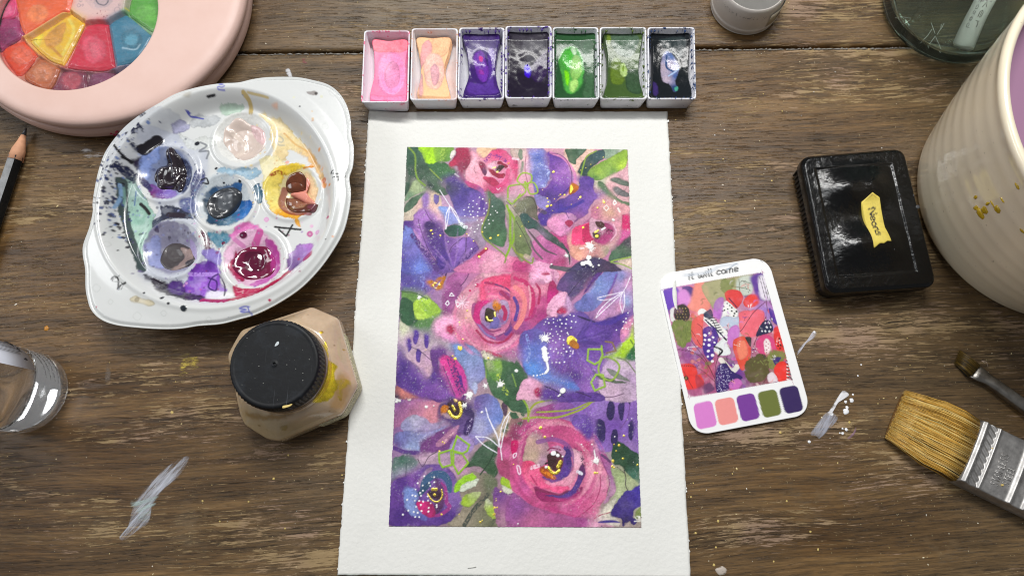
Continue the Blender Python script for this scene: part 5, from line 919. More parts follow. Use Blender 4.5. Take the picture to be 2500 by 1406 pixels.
PAN = [
 dict(l='pink paint pan, leftmost of the row of seven', st='e87098', T=TA, o=[(280, 315), (500, 325), (760, 325), (738, 600), (742, 850), (732, 1190), (480, 1165), (240, 1140), (290, 800), (292, 500)], c='f080a8',
  a=[('p', [(280, 310), (760, 320), (740, 480), (300, 480)], 'f0788c'), ('p', [(360, 650), (430, 520), (560, 500), (680, 560), (740, 740), (700, 960), (600, 1060), (430, 1050), (350, 900)], 'f890c0'), ('p', [(440, 740), (540, 600), (640, 700), (640, 900), (520, 980), (440, 880)], 'e08cb4'), ('s', [(360, 800), (450, 1020), (600, 1060), (700, 900)], 14, 'f8a0c8'), ('p', [(240, 1080), (500, 1100), (740, 1090), (730, 1190), (240, 1150)], 'ee82ac')]),
 dict(l='peach paint pan with a mauve oval dip, right of the pink pan', st='e8a890', T=TA, o=[(890, 290), (1110, 285), (1345, 285), (1330, 480), (1265, 700), (1300, 900), (1340, 1070), (1310, 1120), (1100, 1110), (895, 1080), (930, 850), (935, 650), (905, 450)], c='f0c090',
  a=[('p', [(1050, 320), (1320, 300), (1320, 480), (1200, 560), (1080, 480)], 'ecb488'), ('p', [(960, 400), (1060, 330), (1100, 480), (990, 640), (950, 720), (930, 560)], 'e8a0a0'), ('p', [(990, 620), (1060, 520), (1160, 510), (1240, 600), (1260, 800), (1210, 960), (1130, 1000), (1030, 940), (985, 800)], 'f0bcac'), ('p', [(1070, 720), (1130, 640), (1190, 740), (1180, 900), (1110, 930)], 'd8a0a8'), ('p', [(910, 850), (960, 800), (970, 1060), (910, 1080)], 'd8a0a0')]),
 dict(l='violet paint pan with a small pink speck in its dip', st='4a3080', T=TA, o=[(1535, 270), (1770, 255), (2010, 262), (1985, 480), (1960, 700), (1985, 900), (2020, 1080), (1750, 1095), (1535, 1080), (1600, 800), (1580, 500)], c='3c2468',
  a=[('p', [(1640, 280), (1950, 300), (1940, 500), (1850, 460), (1650, 440)], '4a3870'), ('p', [(1860, 480), (1960, 480), (1940, 900), (1990, 1050), (1600, 1060), (1600, 900), (1700, 900), (1850, 880)], '54348c'), ('p', [(1665, 540), (1720, 480), (1790, 480), (1830, 600), (1870, 720), (1850, 860), (1790, 890), (1720, 820), (1680, 700)], '6a34a0'), ('p', [(1740, 540), (1790, 560), (1780, 610), (1745, 590)], 'd82c98'), ('p', [(1730, 720), (1790, 720), (1800, 780), (1740, 770)], '9038a0')]),
 dict(l='near black violet paint pan with a small bright blue dip', st='5a3c9c', T=TB, o=[(-190, 205), (60, 195), (290, 215), (318, 420), (312, 700), (318, 1000), (300, 1105), (50, 1110), (-200, 1105), (-230, 800), (-225, 400)], c='221c2c',
  a=[('p', [(-160, 220), (250, 220), (240, 420), (0, 560), (-120, 500)], '38343e'), ('p', [(60, 660), (100, 660), (200, 560), (310, 500), (310, 800), (180, 900), (100, 820)], '2c1c44'), ('p', [(5, 690), (30, 650), (70, 665), (95, 740), (75, 820), (30, 820), (5, 760)], '3c10c8')]),
 dict(l='dark green paint pan with a large bright lime swirl', st='2c5c38', T=TB, o=[(450, 240), (700, 245), (960, 230), (955, 480), (960, 760), (955, 1000), (945, 1120), (700, 1120), (440, 1120), (445, 800), (440, 500)], c='2a5030',
  a=[('p', [(760, 380), (940, 380), (940, 1080), (800, 1100), (830, 900), (820, 600)], '3c5c40'), ('p', [(470, 600), (540, 450), (680, 420), (770, 500), (820, 680), (810, 850), (740, 1000), (640, 1060), (550, 1000), (520, 800)], '4c9c44'), ('p', [(520, 500), (640, 450), (710, 500), (680, 620), (620, 740), (560, 700), (510, 600)], '48ac38'), ('p', [(650, 600), (720, 520), (790, 640), (780, 800), (700, 860), (640, 780)], '84b85c'), ('p', [(560, 740), (620, 760), (620, 920), (580, 920)], '7ad820'), ('p', [(640, 880), (720, 840), (740, 920), (680, 1030), (630, 1000)], 'a0cc70'), ('p', [(640, 450), (700, 440), (720, 510), (680, 520)], 'b4d4ac')]),
 dict(l='olive green paint pan with a small pale drop', st='54682c', T=TB, o=[(1115, 235), (1360, 245), (1600, 232), (1590, 480), (1570, 700), (1590, 900), (1620, 1110), (1370, 1110), (1110, 1110), (1150, 850), (1150, 550), (1110, 350)], c='40582c',
  a=[('p', [(1180, 280), (1550, 280), (1520, 500), (1400, 560), (1250, 480)], '48604c'), ('p', [(1200, 620), (1300, 560), (1360, 700), (1360, 900), (1200, 900)], '5c7428'), ('p', [(1400, 760), (1560, 740), (1600, 1060), (1420, 1000)], '344c34'), ('p', [(1130, 260), (1180, 280), (1180, 380), (1130, 380)], '6c8430'), ('p', [(1315, 700), (1335, 640), (1370, 635), (1415, 720), (1410, 790), (1370, 820), (1325, 780)], 'a4c070'), ('p', [(1345, 670), (1370, 680), (1365, 750), (1345, 730)], '7c9c34')]),
 dict(l='black paint pan with a pearly blue oval, rightmost of the row', st='2c4470', T=TB, o=[(1760, 235), (2000, 260), (2240, 245), (2255, 500), (2250, 800), (2285, 1100), (2000, 1110), (1755, 1110), (1775, 850), (1780, 500)], c='1a1e22',
  a=[('p', [(1870, 320), (2190, 310), (2180, 540), (2080, 560), (1950, 450), (1880, 400)], '2e383a'), ('p', [(1880, 620), (1920, 500), (1990, 480), (2060, 540), (2140, 690), (2110, 800), (2080, 900), (2120, 980), (2080, 1030), (2040, 1020), (1990, 920), (1910, 880), (1870, 760)], [('b8a8b8', (1900, 700)), ('5070a8', (2000, 560)), ('a8a0b4', (2000, 640)), ('3c5890', (2080, 800)), ('b4a4b4', (1960, 850)), ('1c3c6c', (2060, 980))]), ('s', [(1960, 540), (1960, 680), (2060, 740)], 30, '2c4878'), ('s', [(2120, 720), (1990, 800)], 26, '9cb0d0'), ('p', [(1770, 900), (1840, 950), (1830, 1080), (1770, 1080)], '3a2c64'), ('p', [(2070, 970), (2120, 960), (2110, 1010), (2070, 1015)], '4aa088')]),
]
for i, P_ in enumerate(PAN):
    co = W([(XB[i][0], YB[i]), (XB[i][1], YB[i]), (XT[i][1], YT[i]), (XT[i][0], YT[i])], .0095); c = co.mean(0)
    th = Thing('paint_pan', P_['l'], 'paint pan', (c[0], c[1], 0), 'paint pans in a row above the paper')
    RR = lambda d, r, n=120: resample(rquad(inset(co, d), r), n)
    rings_part(th, 'pan_case', [(RR(.0012, .001), .00006), (RR(.0011, .001), .0004), (RR(.0001, .001), .0086), (RR(0, .001), .0088), (RR(0, .001), .0094), (RR(.0002, .001), .0096), (RR(.0005, .0009), .0096), (RR(.0006, .0009), .0093), (RR(.0013, .001), .002)], case_mat(P_['st'], i * .37), bottom=True)
    o = catmull(W(P_['o'], .0060, P_['T']), 6); o = o + (o - o.mean(0)) * [0, 0, .04, .07, .06, .04, .07][i]; mn, mx = o.min(0) - .001, o.max(0) + .001
    K = Canvas(*mn, *mx, .16e-3, .0058, P_['c'], 40 + i); K.T = P_['T']
    for e in P_['a']:
        if e[0] == 'p': K.poly(e[1], e[2], soft=.5, rough=.5, edge=.25, var=.25)
        else: K.stroke(e[1], e[2], e[3])
    rel = [.00010, .00008, .00014, .00020, .00010, .00012, .00015][i]
    K.h += rel * .9 * (vnoise(K.X.shape, 22, 170 + i, 2) - .5) + rel * .2 * (vnoise(K.X.shape, 12, 70 + i, 2) - .5)
    cc = W([[(520, 780), (1120, 760), (1770, 680), (50, 740), (640, 740), (1370, 720), (2010, 720)][i]], .006, P_['T'])[0]
    if i < 5 or i == 6:
        rg = np.hypot((K.X - cc[0]) / .0052, (K.Y - cc[1]) / .0095) if i in (0, 1, 4) else np.hypot((K.X - cc[0]) / .0042, (K.Y - cc[1]) / .0070)
        K.h += [-.0005, -.0005, -.0004, -.0003, -.0004, 0, -.0003][i] * sm(1.1, .1, rg) + .00005 * np.exp(-((rg - 1.1) / .14) ** 2)
    K.c *= (1 + .25 * (K.fine - .5))[..., None]
    K.h += [.0009, .0007, .0013, .0013, .0013, .0012, .0013][i] * (((K.Y - .1595) / .0150).clip(-1, 1) ** 2 + .4 * ((K.X - c[0]) / .0075).clip(-1, 1) ** 2 - .7)
    star_part(th, 'paint_cake', o, 70, 260, lambda x, y, t: .0058 + .0006 * (t ** 6) * 0 - .0010 * sm(.93, 1.0, t) ** 2, vc_mat('pan_paint', [.3, .42, .13, .15, .12, .13, .11][i], 420, .00004, coat=0, spec=.17), skirt=[(.0002, .0024)], canvas=K)
    # paint smeared on the inside walls and the rim
    if i >= 2:
        V, F = [], []; q = resample(rquad(inset(co, .0012), .001), 60)
        for k in range(60):
            if random.random() < .5: tube_geo([(q[k][0], q[k][1], .0088), (q[k][0] + random.uniform(-.0003, .0003), q[k][1] + random.uniform(-.0003, .0003), .0068)], [random.uniform(.0001, .0005), .0001], 5, V, F)
        th.part('dried_paint', V, F, plain('dried_' + 'paint', P_['st'], .4, vscale=500), kind='stuff')

# ================================================================ porcelain palette
TP = (200, 180, 2.268)
DC = np.array([-.1109, .1025])
pal = Thing('porcelain_palette', 'lobed white porcelain palette with six round paint stained wells', 'palette', (DC[0], DC[1], 0))
OUT = [(1040, 20), (1180, 20), (1280, 38), (1360, 62), (1420, 110), (1460, 180), (1478, 260), (1480, 330), (1494, 400), (1490, 500), (1470, 570), (1478, 650), (1470, 740), (1440, 860), (1380, 970), (1300, 1080), (1200, 1180), (1080, 1260), (960, 1320), (860, 1350), (760, 1375), (640, 1385), (540, 1400), (430, 1403), (300, 1395), (180, 1380), (100, 1350), (50, 1300), (30, 1240), (20, 1180), (18, 1080), (5, 1000), (8, 940), (40, 850), (60, 760), (60, 700), (85, 560), (120, 450), (170, 370), (240, 290), (330, 220), (430, 160), (520, 110), (640, 75), (760, 55), (860, 50), (950, 30)]
dish_o = catmull(W(OUT, .0155, TP), 6)
WELL = [(-106.3, 128.4, 11.7), (-134.2, 113.9, 11.5), (-110.5, 102.2, 11.6), (-84.9, 106.3, 11.3), (-128.4, 83.2, 11.4), (-97.2, 78.9, 12.0)]
WELL = [(a * 1e-3, b * 1e-3, r * 1e-3) for a, b, r in WELL]
def dish_z(x, y, t):
    d = np.hypot(x - DC[0], y - DC[1]) + .0006 * np.sin(3 * np.arctan2(y - DC[1], x - DC[0]))
    z = .0085 + .0068 * sm(.0372, .0442, d) + .0006 * np.exp(-((d - .0446) / .0012) ** 2) - .0006 * sm(.0455, .052, d)
    for a, b, r in WELL:
        q = np.hypot(x - a, y - b) / r
        z = z + np.where(q < 1.25, .0008 * np.exp(-((q - 1.0) / .10) ** 2), 0) * sm(.046, .040, d)
        z = np.where(q < .97, np.minimum(z, .0042 + .0045 * sm(.2, .97, q) ** .9 + .0008 * np.exp(-((q - 1.0) / .10) ** 2)), z)
    return z - .0012 * sm(.965, 1.0, t) ** 2
def paint_dish():
    mn, mx = dish_o.min(0) - .001, dish_o.max(0) + .001
    K = Canvas(*mn, *mx, .22e-3, .0068, 'd2d4d3', 21); K.T = TP; K.melt = 2.2; K.bleed = .22; p, s, d = K.poly, K.stroke, K.dots
    K.z = .0086
    S = dict(rough=1.4, edge=.3, var=.3)
    p([(250, 280), (420, 230), (560, 260), (520, 400), (400, 420), (300, 560), (230, 640), (200, 900), (170, 700), (180, 480)], 'a4aab8', a=.42, soft=.9, **{'rough': 1.5})
    p([(380, 330), (640, 380), (700, 520), (640, 900), (760, 1010), (640, 1160), (340, 1130), (330, 800), (420, 760), (330, 560)], 'b0b6c8', a=.6, tex=.18, soft=.8)
    p([(500, 300), (560, 265), (600, 290), (560, 330), (510, 340)], 'a4a4c0', **S); p([(590, 270), (680, 232), (760, 240), (720, 290), (640, 300)], 'a8acb0', a=.8, **S); p([(540, 340), (620, 360), (700, 350), (740, 400), (600, 420)], 'd4d8d4', a=.7, **S)
    p([(770, 195), (890, 190), (880, 232), (800, 238)], 'a4c4ac', a=.7, **S); p([(620, 160), (650, 155), (630, 178), (600, 175)], 'b0a898', a=.6)
    p([(980, 230), (1080, 250), (1180, 340), (1280, 440), (1340, 560), (1330, 640), (1290, 520), (1160, 420), (1120, 480), (1060, 460), (1040, 300)], [('e8cc7c', (1150, 360)), ('ecd8a0', (1080, 300)), ('dca850', (1290, 500))], a=.8, **S)
    s([(925, 150), (945, 180), (938, 225)], 26, 'b89a38', a=.8); s([(950, 150), (1030, 170), (1060, 180)], 12, 'c0a448', a=.7); s([(1120, 330), (1180, 390), (1260, 440), (1300, 500)], 10, 'd09848', a=.7, tex=.3)
    p([(990, 480), (1080, 450), (1130, 520), (1060, 570), (1010, 640), (1000, 540)], 'ece0a8', a=.8, **S)
    p([(760, 525), (860, 530), (980, 528), (990, 560), (930, 590), (870, 560), (800, 570), (760, 555)], '84acc4', a=.85, **S); p([(960, 630), (990, 620), (1000, 700), (970, 720)], '2c5c74', **S)
    p([(250, 600), (300, 580), (340, 680), (405, 780), (390, 880), (350, 960), (345, 1060), (300, 1010), (262, 900), (240, 750)], [('8cb4a4', (330, 800)), ('a8c8b8', (310, 880)), ('9cb8b0', (290, 640))], **S)
    s([(240, 610), (232, 720), (248, 830), (285, 950), (340, 1085)], 44, '3e4c4c', tex=.12, rough=.6); s([(240, 640), (238, 740)], 14, '6c9088')
    p([(290, 500), (340, 470), (370, 500), (330, 540), (300, 525)], '241c34', **S); p([(430, 740), (500, 735), (600, 765), (630, 800), (520, 805), (430, 825), (440, 780)], '303448', **S); s([(480, 780), (560, 785)], 30, '2c2430'); p([(390, 820), (440, 790), (440, 850), (400, 870)], '3c4458', tex=.3)
    p([(620, 560), (670, 530), (690, 620), (650, 680), (600, 700)], '3c4270', tex=.34); p([(540, 700), (620, 690), (640, 770), (560, 760)], '5c6490', tex=.3)
    p([(690, 880), (760, 875), (830, 885), (820, 930), (760, 960), (700, 920)], '3f7890', **S); p([(660, 870), (700, 900), (720, 980), (690, 990)], '5c2c44', tex=.42)
    p([(820, 890), (900, 828), (985, 840), (985, 868), (900, 885), (860, 930)], 'cc6cac', **S); p([(560, 1180), (640, 1050), (720, 1030), (765, 1080), (775, 1160), (805, 1200), (760, 1232), (640, 1245), (560, 1210)], [('6c2cac', (600, 1140)), ('a468d8', (680, 1170)), ('54248c', (700, 1060)), ('8c4cc4', (720, 1180)), ('6830a0', (640, 1230))], **S); s([(600, 1110), (740, 1110)], 22, 'b088dc', tex=.4)
    p([(670, 990), (750, 975), (785, 1040), (760, 1060), (700, 1040)], '8c7cc4', **S); p([(350, 1110), (420, 1140), (500, 1160), (560, 1200), (690, 1235), (700, 1275), (560, 1255), (440, 1205)], '221c28', **S); p([(480, 1160), (560, 1150), (570, 1230), (500, 1210)], '4a2c74', **S)
    K.z = .009
    s([(690, 1262), (800, 1268), (900, 1250), (1000, 1212), (1100, 1150), (1170, 1088)], 32, 'a41440', tex=.1, rough=.8); p([(835, 1175), (900, 1190), (1000, 1190), (960, 1230), (860, 1240)], 'b83058', tex=.25); p([(700, 1200), (830, 1210), (830, 1245), (700, 1250)], 'f0f0f2', a=.8)
    p([(1140, 1000), (1210, 940), (1290, 950), (1260, 1030), (1180, 1090), (1150, 1080)], [('a884c8', (1220, 1000)), ('b878cc', (1260, 960)), ('6c5488', (1180, 1080))], **S); p([(1235, 1030), (1285, 995), (1295, 1030), (1250, 1058)], 'b02050')
    for x, y, r, c in ((1260, 885, 26, 'b85890'), (1305, 880, 22, 'd098c4'), (1378, 820, 14, 'b84878'), (1270, 842, 14, 'e0a8cc'), (1020, 805, 22, 'd8a0c8'), (1135, 490, 16, 'e0a090'), (1270, 512, 18, 'e0a060'), (1345, 600, 24, 'd07850'), (1338, 540, 12, 'e0a878')): s([(x - r / 2, y), (x, y - r / 2), (x + r / 2, y), (x, y + r / 2)], r * .4, c, closed=True); d([(x, y, r * .4)], c, a=.6, h=0)
    d([(1345, 625, 16), (1330, 450, 12), (1385, 640, 8), (1410, 930, 6)], 'e09860', h=0)
    # wells
    K.z = .0062
    for (x, y, r), c in zip(((895, 372, 150), (480, 560, 150), (800, 715, 155), (1170, 660, 150), (510, 975, 155), (960, 1035, 165)), ('dcdcd8', '6c7aa4', 'bcc6cc', 'e4d490', '7c7894', 'd8a4c4')):
        a = np.linspace(0, 6.283, 14)[:-1]; p([(x + r * .93 * math.cos(q), y + r * .93 * math.sin(q)) for q in a], c, a=.85, rough=1.2, soft=.6, edge=0, var=.25)
    p([(370, 440), (440, 420), (450, 480), (400, 520), (370, 600), (340, 560)], '7c90c8', **S); p([(560, 480), (610, 520), (620, 600), (580, 680), (550, 620)], '2c3454', tex=.3); p([(380, 620), (500, 640), (540, 680), (480, 710), (400, 690)], [('5c3490', (450, 670)), ('741c4c', (430, 690)), ('8c78c8', (500, 650))], **S); p([(330, 580), (370, 600), (400, 660), (360, 640)], '34305c', tex=.3)
    p([(690, 690), (740, 640), (820, 618), (900, 620), (880, 700), (960, 720), (950, 780), (880, 830), (800, 855), (720, 845), (700, 790), (680, 740)], [('34586c', (800, 820)), ('1c60b0', (930, 730)), ('2c74c0', (920, 780)), ('2c3c48', (700, 740)), ('183450', (760, 840)), ('547c94', (860, 820))], **S)
    p([(1015, 650), (1040, 580), (1100, 530), (1200, 515), (1260, 540), (1200, 550), (1120, 590), (1100, 690), (1120, 760), (1200, 790), (1260, 790), (1180, 820), (1080, 790), (1030, 720)], [('e8c838', (1150, 530)), ('ecd868', (1040, 650)), ('e8a428', (1140, 790)), ('f0e488', (1080, 700)), ('d89830', (1220, 800))], **S)
    p([(1240, 560), (1290, 600), (1310, 680), (1300, 720), (1240, 640)], 'f0cca0', **S); p([(1200, 800), (1220, 860), (1190, 840)], 'e8a428'); s([(1060, 580), (1100, 560), (1130, 570)], 20, '9c5018', tex=.45); s([(1240, 540), (1290, 530)], 10, 'c88020', tex=.3); s([(1120, 640), (1105, 720), (1160, 775), (1270, 785)], 34, '84202c', a=.8)
    p([(370, 960), (440, 900), (440, 1000), (460, 1080), (390, 1060)], '8c94c4', **S); p([(420, 880), (440, 860), (440, 890)], '4c4460'); p([(600, 920), (640, 960), (650, 1040), (600, 1010)], 'a494c0', tex=.15)
    p([(800, 1000), (900, 900), (980, 880), (1040, 920), (1000, 940), (880, 970), (840, 1040)], 'ecc0dc', **S); s([(960, 950), (1000, 890)], 40, 'd060a4', tex=.3); s([(900, 960), (860, 930)], 26, 'd88cc0', tex=.3); p([(830, 1050), (850, 1020), (870, 1000), (900, 1160), (850, 1130), (820, 1090)], 'a81850', **S); p([(1020, 930), (1080, 950), (1110, 1060), (1080, 1130), (1000, 1180), (940, 1170), (1050, 1100)], [('b03c94', (1080, 1040)), ('c068b0', (1000, 1170))], tex=.12, rough=1)
    d([(905, 908, 20), (795, 950, 14)], '60103c', h=.0002); d([(885, 607, 12)], '141c24', h=.0003)
    K.z = .0086
    for n_, bx, cs in ((110, (200, 350, 640, 900), ('5c68a0', '3c4474', '8c94c4', '242848', '9ca8cc')), (80, (560, 760, 1250, 1230), ('b85898', '8c2c5c', 'd8a0cc', '7c50a4', 'a81c4c')), (50, (900, 250, 1320, 800), ('dca848', 'e8cc80', 'c88850', 'ecd8a0')), (50, (560, 500, 1000, 950), ('6c90ac', '3c5c78', '8c98b8', 'b4c4d0')), (60, (250, 850, 700, 1200), ('3c3448', '5c5478', '7c70a0', '2c2434'))):
        K.spots(n_, *bx, cs, 2, 9, a=.6, h=0)
    # writing and spatter on floor and rim
    K.z = .0086
    s([(350, 440), (430, 375)], 52, '1c1820', rough=.5, h=.0002); s([(325, 722), (350, 745), (372, 775)], 20, '1a1c1c'); s([(655, 590), (690, 580), (702, 610), (670, 610)], 9, '24242a')
    s([(1068, 848), (1210, 863)], 12, '1c1c1c', smooth=False); s([(1090, 862), (1130, 900), (1165, 838)], 11, '1c1c1c', smooth=False); K.text('5', (1070, 345), (1120, 350), (8, 48), 9, 'a8a89c', a=.7)
    s([(655, 380), (690, 400), (650, 430), (700, 430), (690, 470)], 12, '70747c', a=.8); d([(635, 388, 14), (742, 525, 9), (780, 600, 6)], '20242c', h=0); s([(750, 1110), (720, 1130), (700, 1180), (740, 1200), (745, 1150), (700, 1130)], 9, '3c1c6c'); s([(760, 1110), (790, 1170), (790, 1230)], 8, '2c1c3c')
    K.z = .014
    for k in range(170):
        a = random.gauss(3.05, .32); q = random.gauss(600, 38); x, y = 760 + q * math.cos(a) * 1.02, 690 - q * math.sin(a) * .98
        r = random.choice((3, 4, 5, 6, 9)); d([(x, y, r)], random.choice(('1c2240', '24284c', '3c4c80', '5c74a8', '181828')), h=0, a=.9)
    for x, y, w_ in ((230, 530, 70), (200, 520, 40), (255, 560, 40), (300, 330, 30), (320, 310, 34), (280, 400, 26), (180, 520, 20), (335, 235, 20)): p([(x + w_ * .6 * math.cos(a) * random.uniform(.5, 1.2), y + w_ * .5 * math.sin(a) * random.uniform(.5, 1.2)) for a in np.arange(0, 6.2, .7)], '1a2040', rough=1.6, tex=.32)
    s([(190, 600), (185, 660), (160, 730)], 14, '7c9cc0', tex=.3); s([(260, 620), (250, 700)], 9, '5c789c', tex=.35)
    s([(186, 402), (215, 440), (250, 478)], 14, '16161c'); s([(225, 465), (255, 470)], 16, '16161c'); s([(695, 128), (735, 120)], 12, '1c1c20', tex=.1); s([(565, 190), (575, 208), (600, 208), (640, 214)], 9, '5458a8'); d([(570, 195, 12)], '5458a8', h=0)
    K.text('5', (758, 66), (808, 70), (-4, 32), 9, '7478c0', a=.9); K.text('3', (940, 1292), (875, 1296), (0, 30), 8, '6468b8', a=.9); s([(925, 1300), (940, 1335)], 7, '6468b8')
    K.text('2', (170, 1150), (225, 1120), (30, 60), 3, '1c1c1c'); s([(172, 1140), (190, 1128), (210, 1140), (212, 1165), (208, 1196), (225, 1175), (255, 1165)], 10, '1a1a1a')
    s([(1400, 545), (1385, 560), (1420, 565), (1455, 560)], 9, '1a1a1c', rough=.4); s([(1395, 585), (1460, 575)], 8, '1a1a1c', rough=.4); s([(1440, 545), (1425, 600)], 9, '1a1a1c', rough=.4)
    K.z = .0155
    p([(262, 1245), (290, 1228), (330, 1240), (380, 1255), (402, 1275), (370, 1288), (330, 1270), (270, 1262)], 'd4c8a8', a=.9, edge=.4); d([(300, 1250, 18)], '5c4c34', h=0, a=.5)
    for x, y, r in ((70, 885, 18), (133, 940, 16), (74, 1183, 22), (152, 1260, 14), (300, 1340, 24), (450, 1325, 16), (700, 1358, 14), (1345, 290, 18), (1367, 448, 10), (1390, 95, 26)): s([(x - r, y), (x, y - r), (x + r, y), (x, y + r)], 4, 'b8bcb8', closed=True, a=.6)
    d([(92, 815, 7), (157, 808, 8), (160, 1133, 5), (345, 1215, 7), (440, 1240, 9), (480, 1272, 8), (1205, 180, 5), (1350, 918, 4), (215, 900, 5), (180, 850, 5), (175, 965, 5)], '1c1c24', h=0); d([(562, 1298, 17)], '202830', h=.0002); d([(1037, 1252, 10), (72, 1288, 6)], 'a82850', h=0)
    p([(1240, 95), (1260, 95), (1290, 90), (1305, 105), (1290, 118), (1250, 108)], '6c5c58', a=.7); d([(1292, 104, 12)], '2c2420', h=0); d([(1322, 122, 9), (1170, 130, 8)], 'd8d8b8', h=0, a=.8); p([(1040, 160), (1080, 158), (1070, 180)], 'f0b898', a=.7)
    d([(882, 108, 4), (930, 1350, 4), (810, 1345, 3), (200, 1190, 4)], '8c94a0', h=0)
    return K
KD = paint_dish()
m_por = vc_mat('glazed_porcelain', .22, None, 0, coat=.35, spec=.5)
star_part(pal, 'dish', dish_o, 215, 760, dish_z, m_por, skirt=[(.0004, .0148), (.0005, .0140), (0, .0128), (-.003, .0095), (-.008, .004), (-.010, .0006), (-.012, .0004)], center=DC, canvas=KD)
def lump(name, pts, base, cs, z0, seed, T=TP, th=pal, amp=.0012, rough=.25, coat=.5, dome=.0015, label=None, extra=(), fr=.6):
    o = catmull(W(pts, z0, T), 6); mn, mx = o.min(0) - .001, o.max(0) + .001; K = Canvas(*mn, *mx, .17e-3, z0, base, seed); K.T = T
    for e in cs: (K.poly(e[1], e[2], soft=.5, rough=.8, var=.25) if e[0] == 'p' else K.stroke(e[1], e[2], e[3], h=e[4] if len(e) > 4 else 0, soft=.5))
    K.h += amp * .8 * vnoise(K.X.shape, 24, seed + 5, 2) + amp * .25 * (1 - np.abs(2 * vnoise(K.X.shape, 22, seed + 15, 1) - 1))
    C0 = o.mean(0)
    return star_part(th, name, o, 44, 150, lambda x, y, t: np.maximum(dish_z(x, y, 0) - .0001, z0 - .0022) * 1.0 + dome * .75 * np.sqrt(np.clip(1 - t ** 3, 0, 1)) - .0003 - amp * .8 * t ** 6, vc_mat('wet_paint', rough, 500, .00004, coat=coat), skirt=[(.0002, z0 - .0035)], canvas=K, label=label)
lump('paint_lump', [(800, 290), (870, 250), (930, 275), (1000, 305), (1030, 380), (985, 450), (900, 492), (820, 440), (775, 370)], 'cbbab0', [('p', [(940, 280), (1020, 330), (1020, 400), (950, 350)], 'd4b4b4'), ('s', [(830, 330), (900, 400), (860, 460)], 30, 'd8c8bc', .0003)], .0074, 1, amp=.001, rough=.3, label='thick beige paint')
lump('paint_lump', [(475, 425), (520, 425), (570, 500), (578, 590), (560, 675), (500, 645), (420, 632), (388, 590), (405, 520), (460, 490)], '1f161e', [('s', [(510, 430), (515, 560)], 34, '2a2028', .0008), ('s', [(430, 530), (430, 600), (500, 610), (540, 560)], 26, '281c24', .0007)], .0074, 2, amp=.0022, rough=.18, coat=.8, label='thick black violet paint')
lump('paint_lump', [(690, 705), (740, 645), (820, 622), (880, 648), (874, 700), (800, 780), (740, 805), (692, 765)], '303338', [('p', [(760, 660), (830, 650), (820, 740), (750, 740)], '4c5056')], .0074, 3, amp=.0014, rough=.3, label='crusted charcoal paint')
lump('paint_lump', [(1118, 610), (1150, 562), (1210, 545), (1243, 580), (1232, 632), (1180, 648), (1130, 642)], '5c301c', [('p', [(1150, 570), (1210, 560), (1220, 620), (1160, 620)], '6c3820')], .0074, 4, amp=.0007, rough=.2, coat=.8, label='brown paint lump')
lump('paint_lump', [(1142, 655), (1185, 645), (1235, 628), (1245, 570), (1265, 600), (1240, 650), (1300, 725), (1285, 735), (1200, 690)], 'dc8c7c', [], .0078, 5, amp=.0007, rough=.25, label='coral paint ridge')
lump('paint_lump', [(1120, 675), (1200, 690), (1298, 738), (1320, 735), (1300, 775), (1270, 782), (1180, 772), (1125, 735)], '5c2c1c', [('p', [(1140, 680), (1250, 720), (1220, 750), (1150, 720)], '8a5840'), ('p', [(1260, 740), (1310, 740), (1290, 780)], '6c3440')], .0074, 6, amp=.0009, rough=.22, coat=.8, label='reddish brown paint lump')
lump('paint_lump', [(440, 965), (500, 925), (580, 948), (625, 1000), (640, 1050), (560, 1092), (480, 1092), (432, 1042)], '403a3c', [('p', [(540, 960), (600, 970), (620, 1040), (550, 1090), (500, 1100), (560, 1020)], '8c7874'), ('p', [(580, 1050), (640, 1040), (600, 1080)], '38343c')], .0068, 7, amp=.0009, rough=.4, coat=.2, label='dry grey brown paint')
lump('paint_lump', [(835, 1065), (870, 985), (960, 950), (1040, 965), (1080, 1060), (1050, 1125), (950, 1150), (870, 1125)], '6c0c38', [('p', [(900, 1000), (1000, 990), (1010, 1080), (920, 1090)], '54042c'), ('p', [(1040, 980), (1080, 1050), (1050, 1100)], 'a02c78')], .0064, 8, amp=.0012, rough=.14, coat=1, label='wet crimson paint puddle')

# ================================================================ round pink palette with a clear window
RC = np.array([-.1686, .1915])
rp = Thing('round_palette', 'round peach plastic paint box with a clear window over wedge shaped wells', 'palette', (RC[0], RC[1], 0))
m_peach = plain('peach_plastic', 'dab8ac', .42, var=.03, vscale=40, spec=.35, c2='dfc0b6')
bc = np.array([-.1703, .1923])
lathe(rp, 'base_tray', smooth_prof([(.0001, .0003), (.052, .0003), (.0575, .0008), (.0596, .0025), (.0602, .0052), (.0599, .0072), (.0585, .0084), (.050, .0084)]), bc, 200, m_peach)
WC = np.array([-.1765, .1795]); LC = RC + np.array([-.0002, .0003])
oc = lambda r, z: (circle(LC, r, 220), z); ic = lambda r, z: (circle(WC, r, 220), z)
rings_part(rp, 'lid_ring', [ic(.0352, .0088), oc(.0560, .0090), oc(.0580, .0091), oc(.0592, .0100), oc(.0597, .0112), oc(.0597, .0126), oc(.0592, .0139), oc(.0580, .0148), oc(.0562, .0153), oc(.0545, .0155), ic(.0345, .0155), ic(.0336, .0154), ic(.0331, .0150), ic(.0330, .0142), ic(.0332, .0120), ic(.0352, .0088)], m_peach, cap=False)

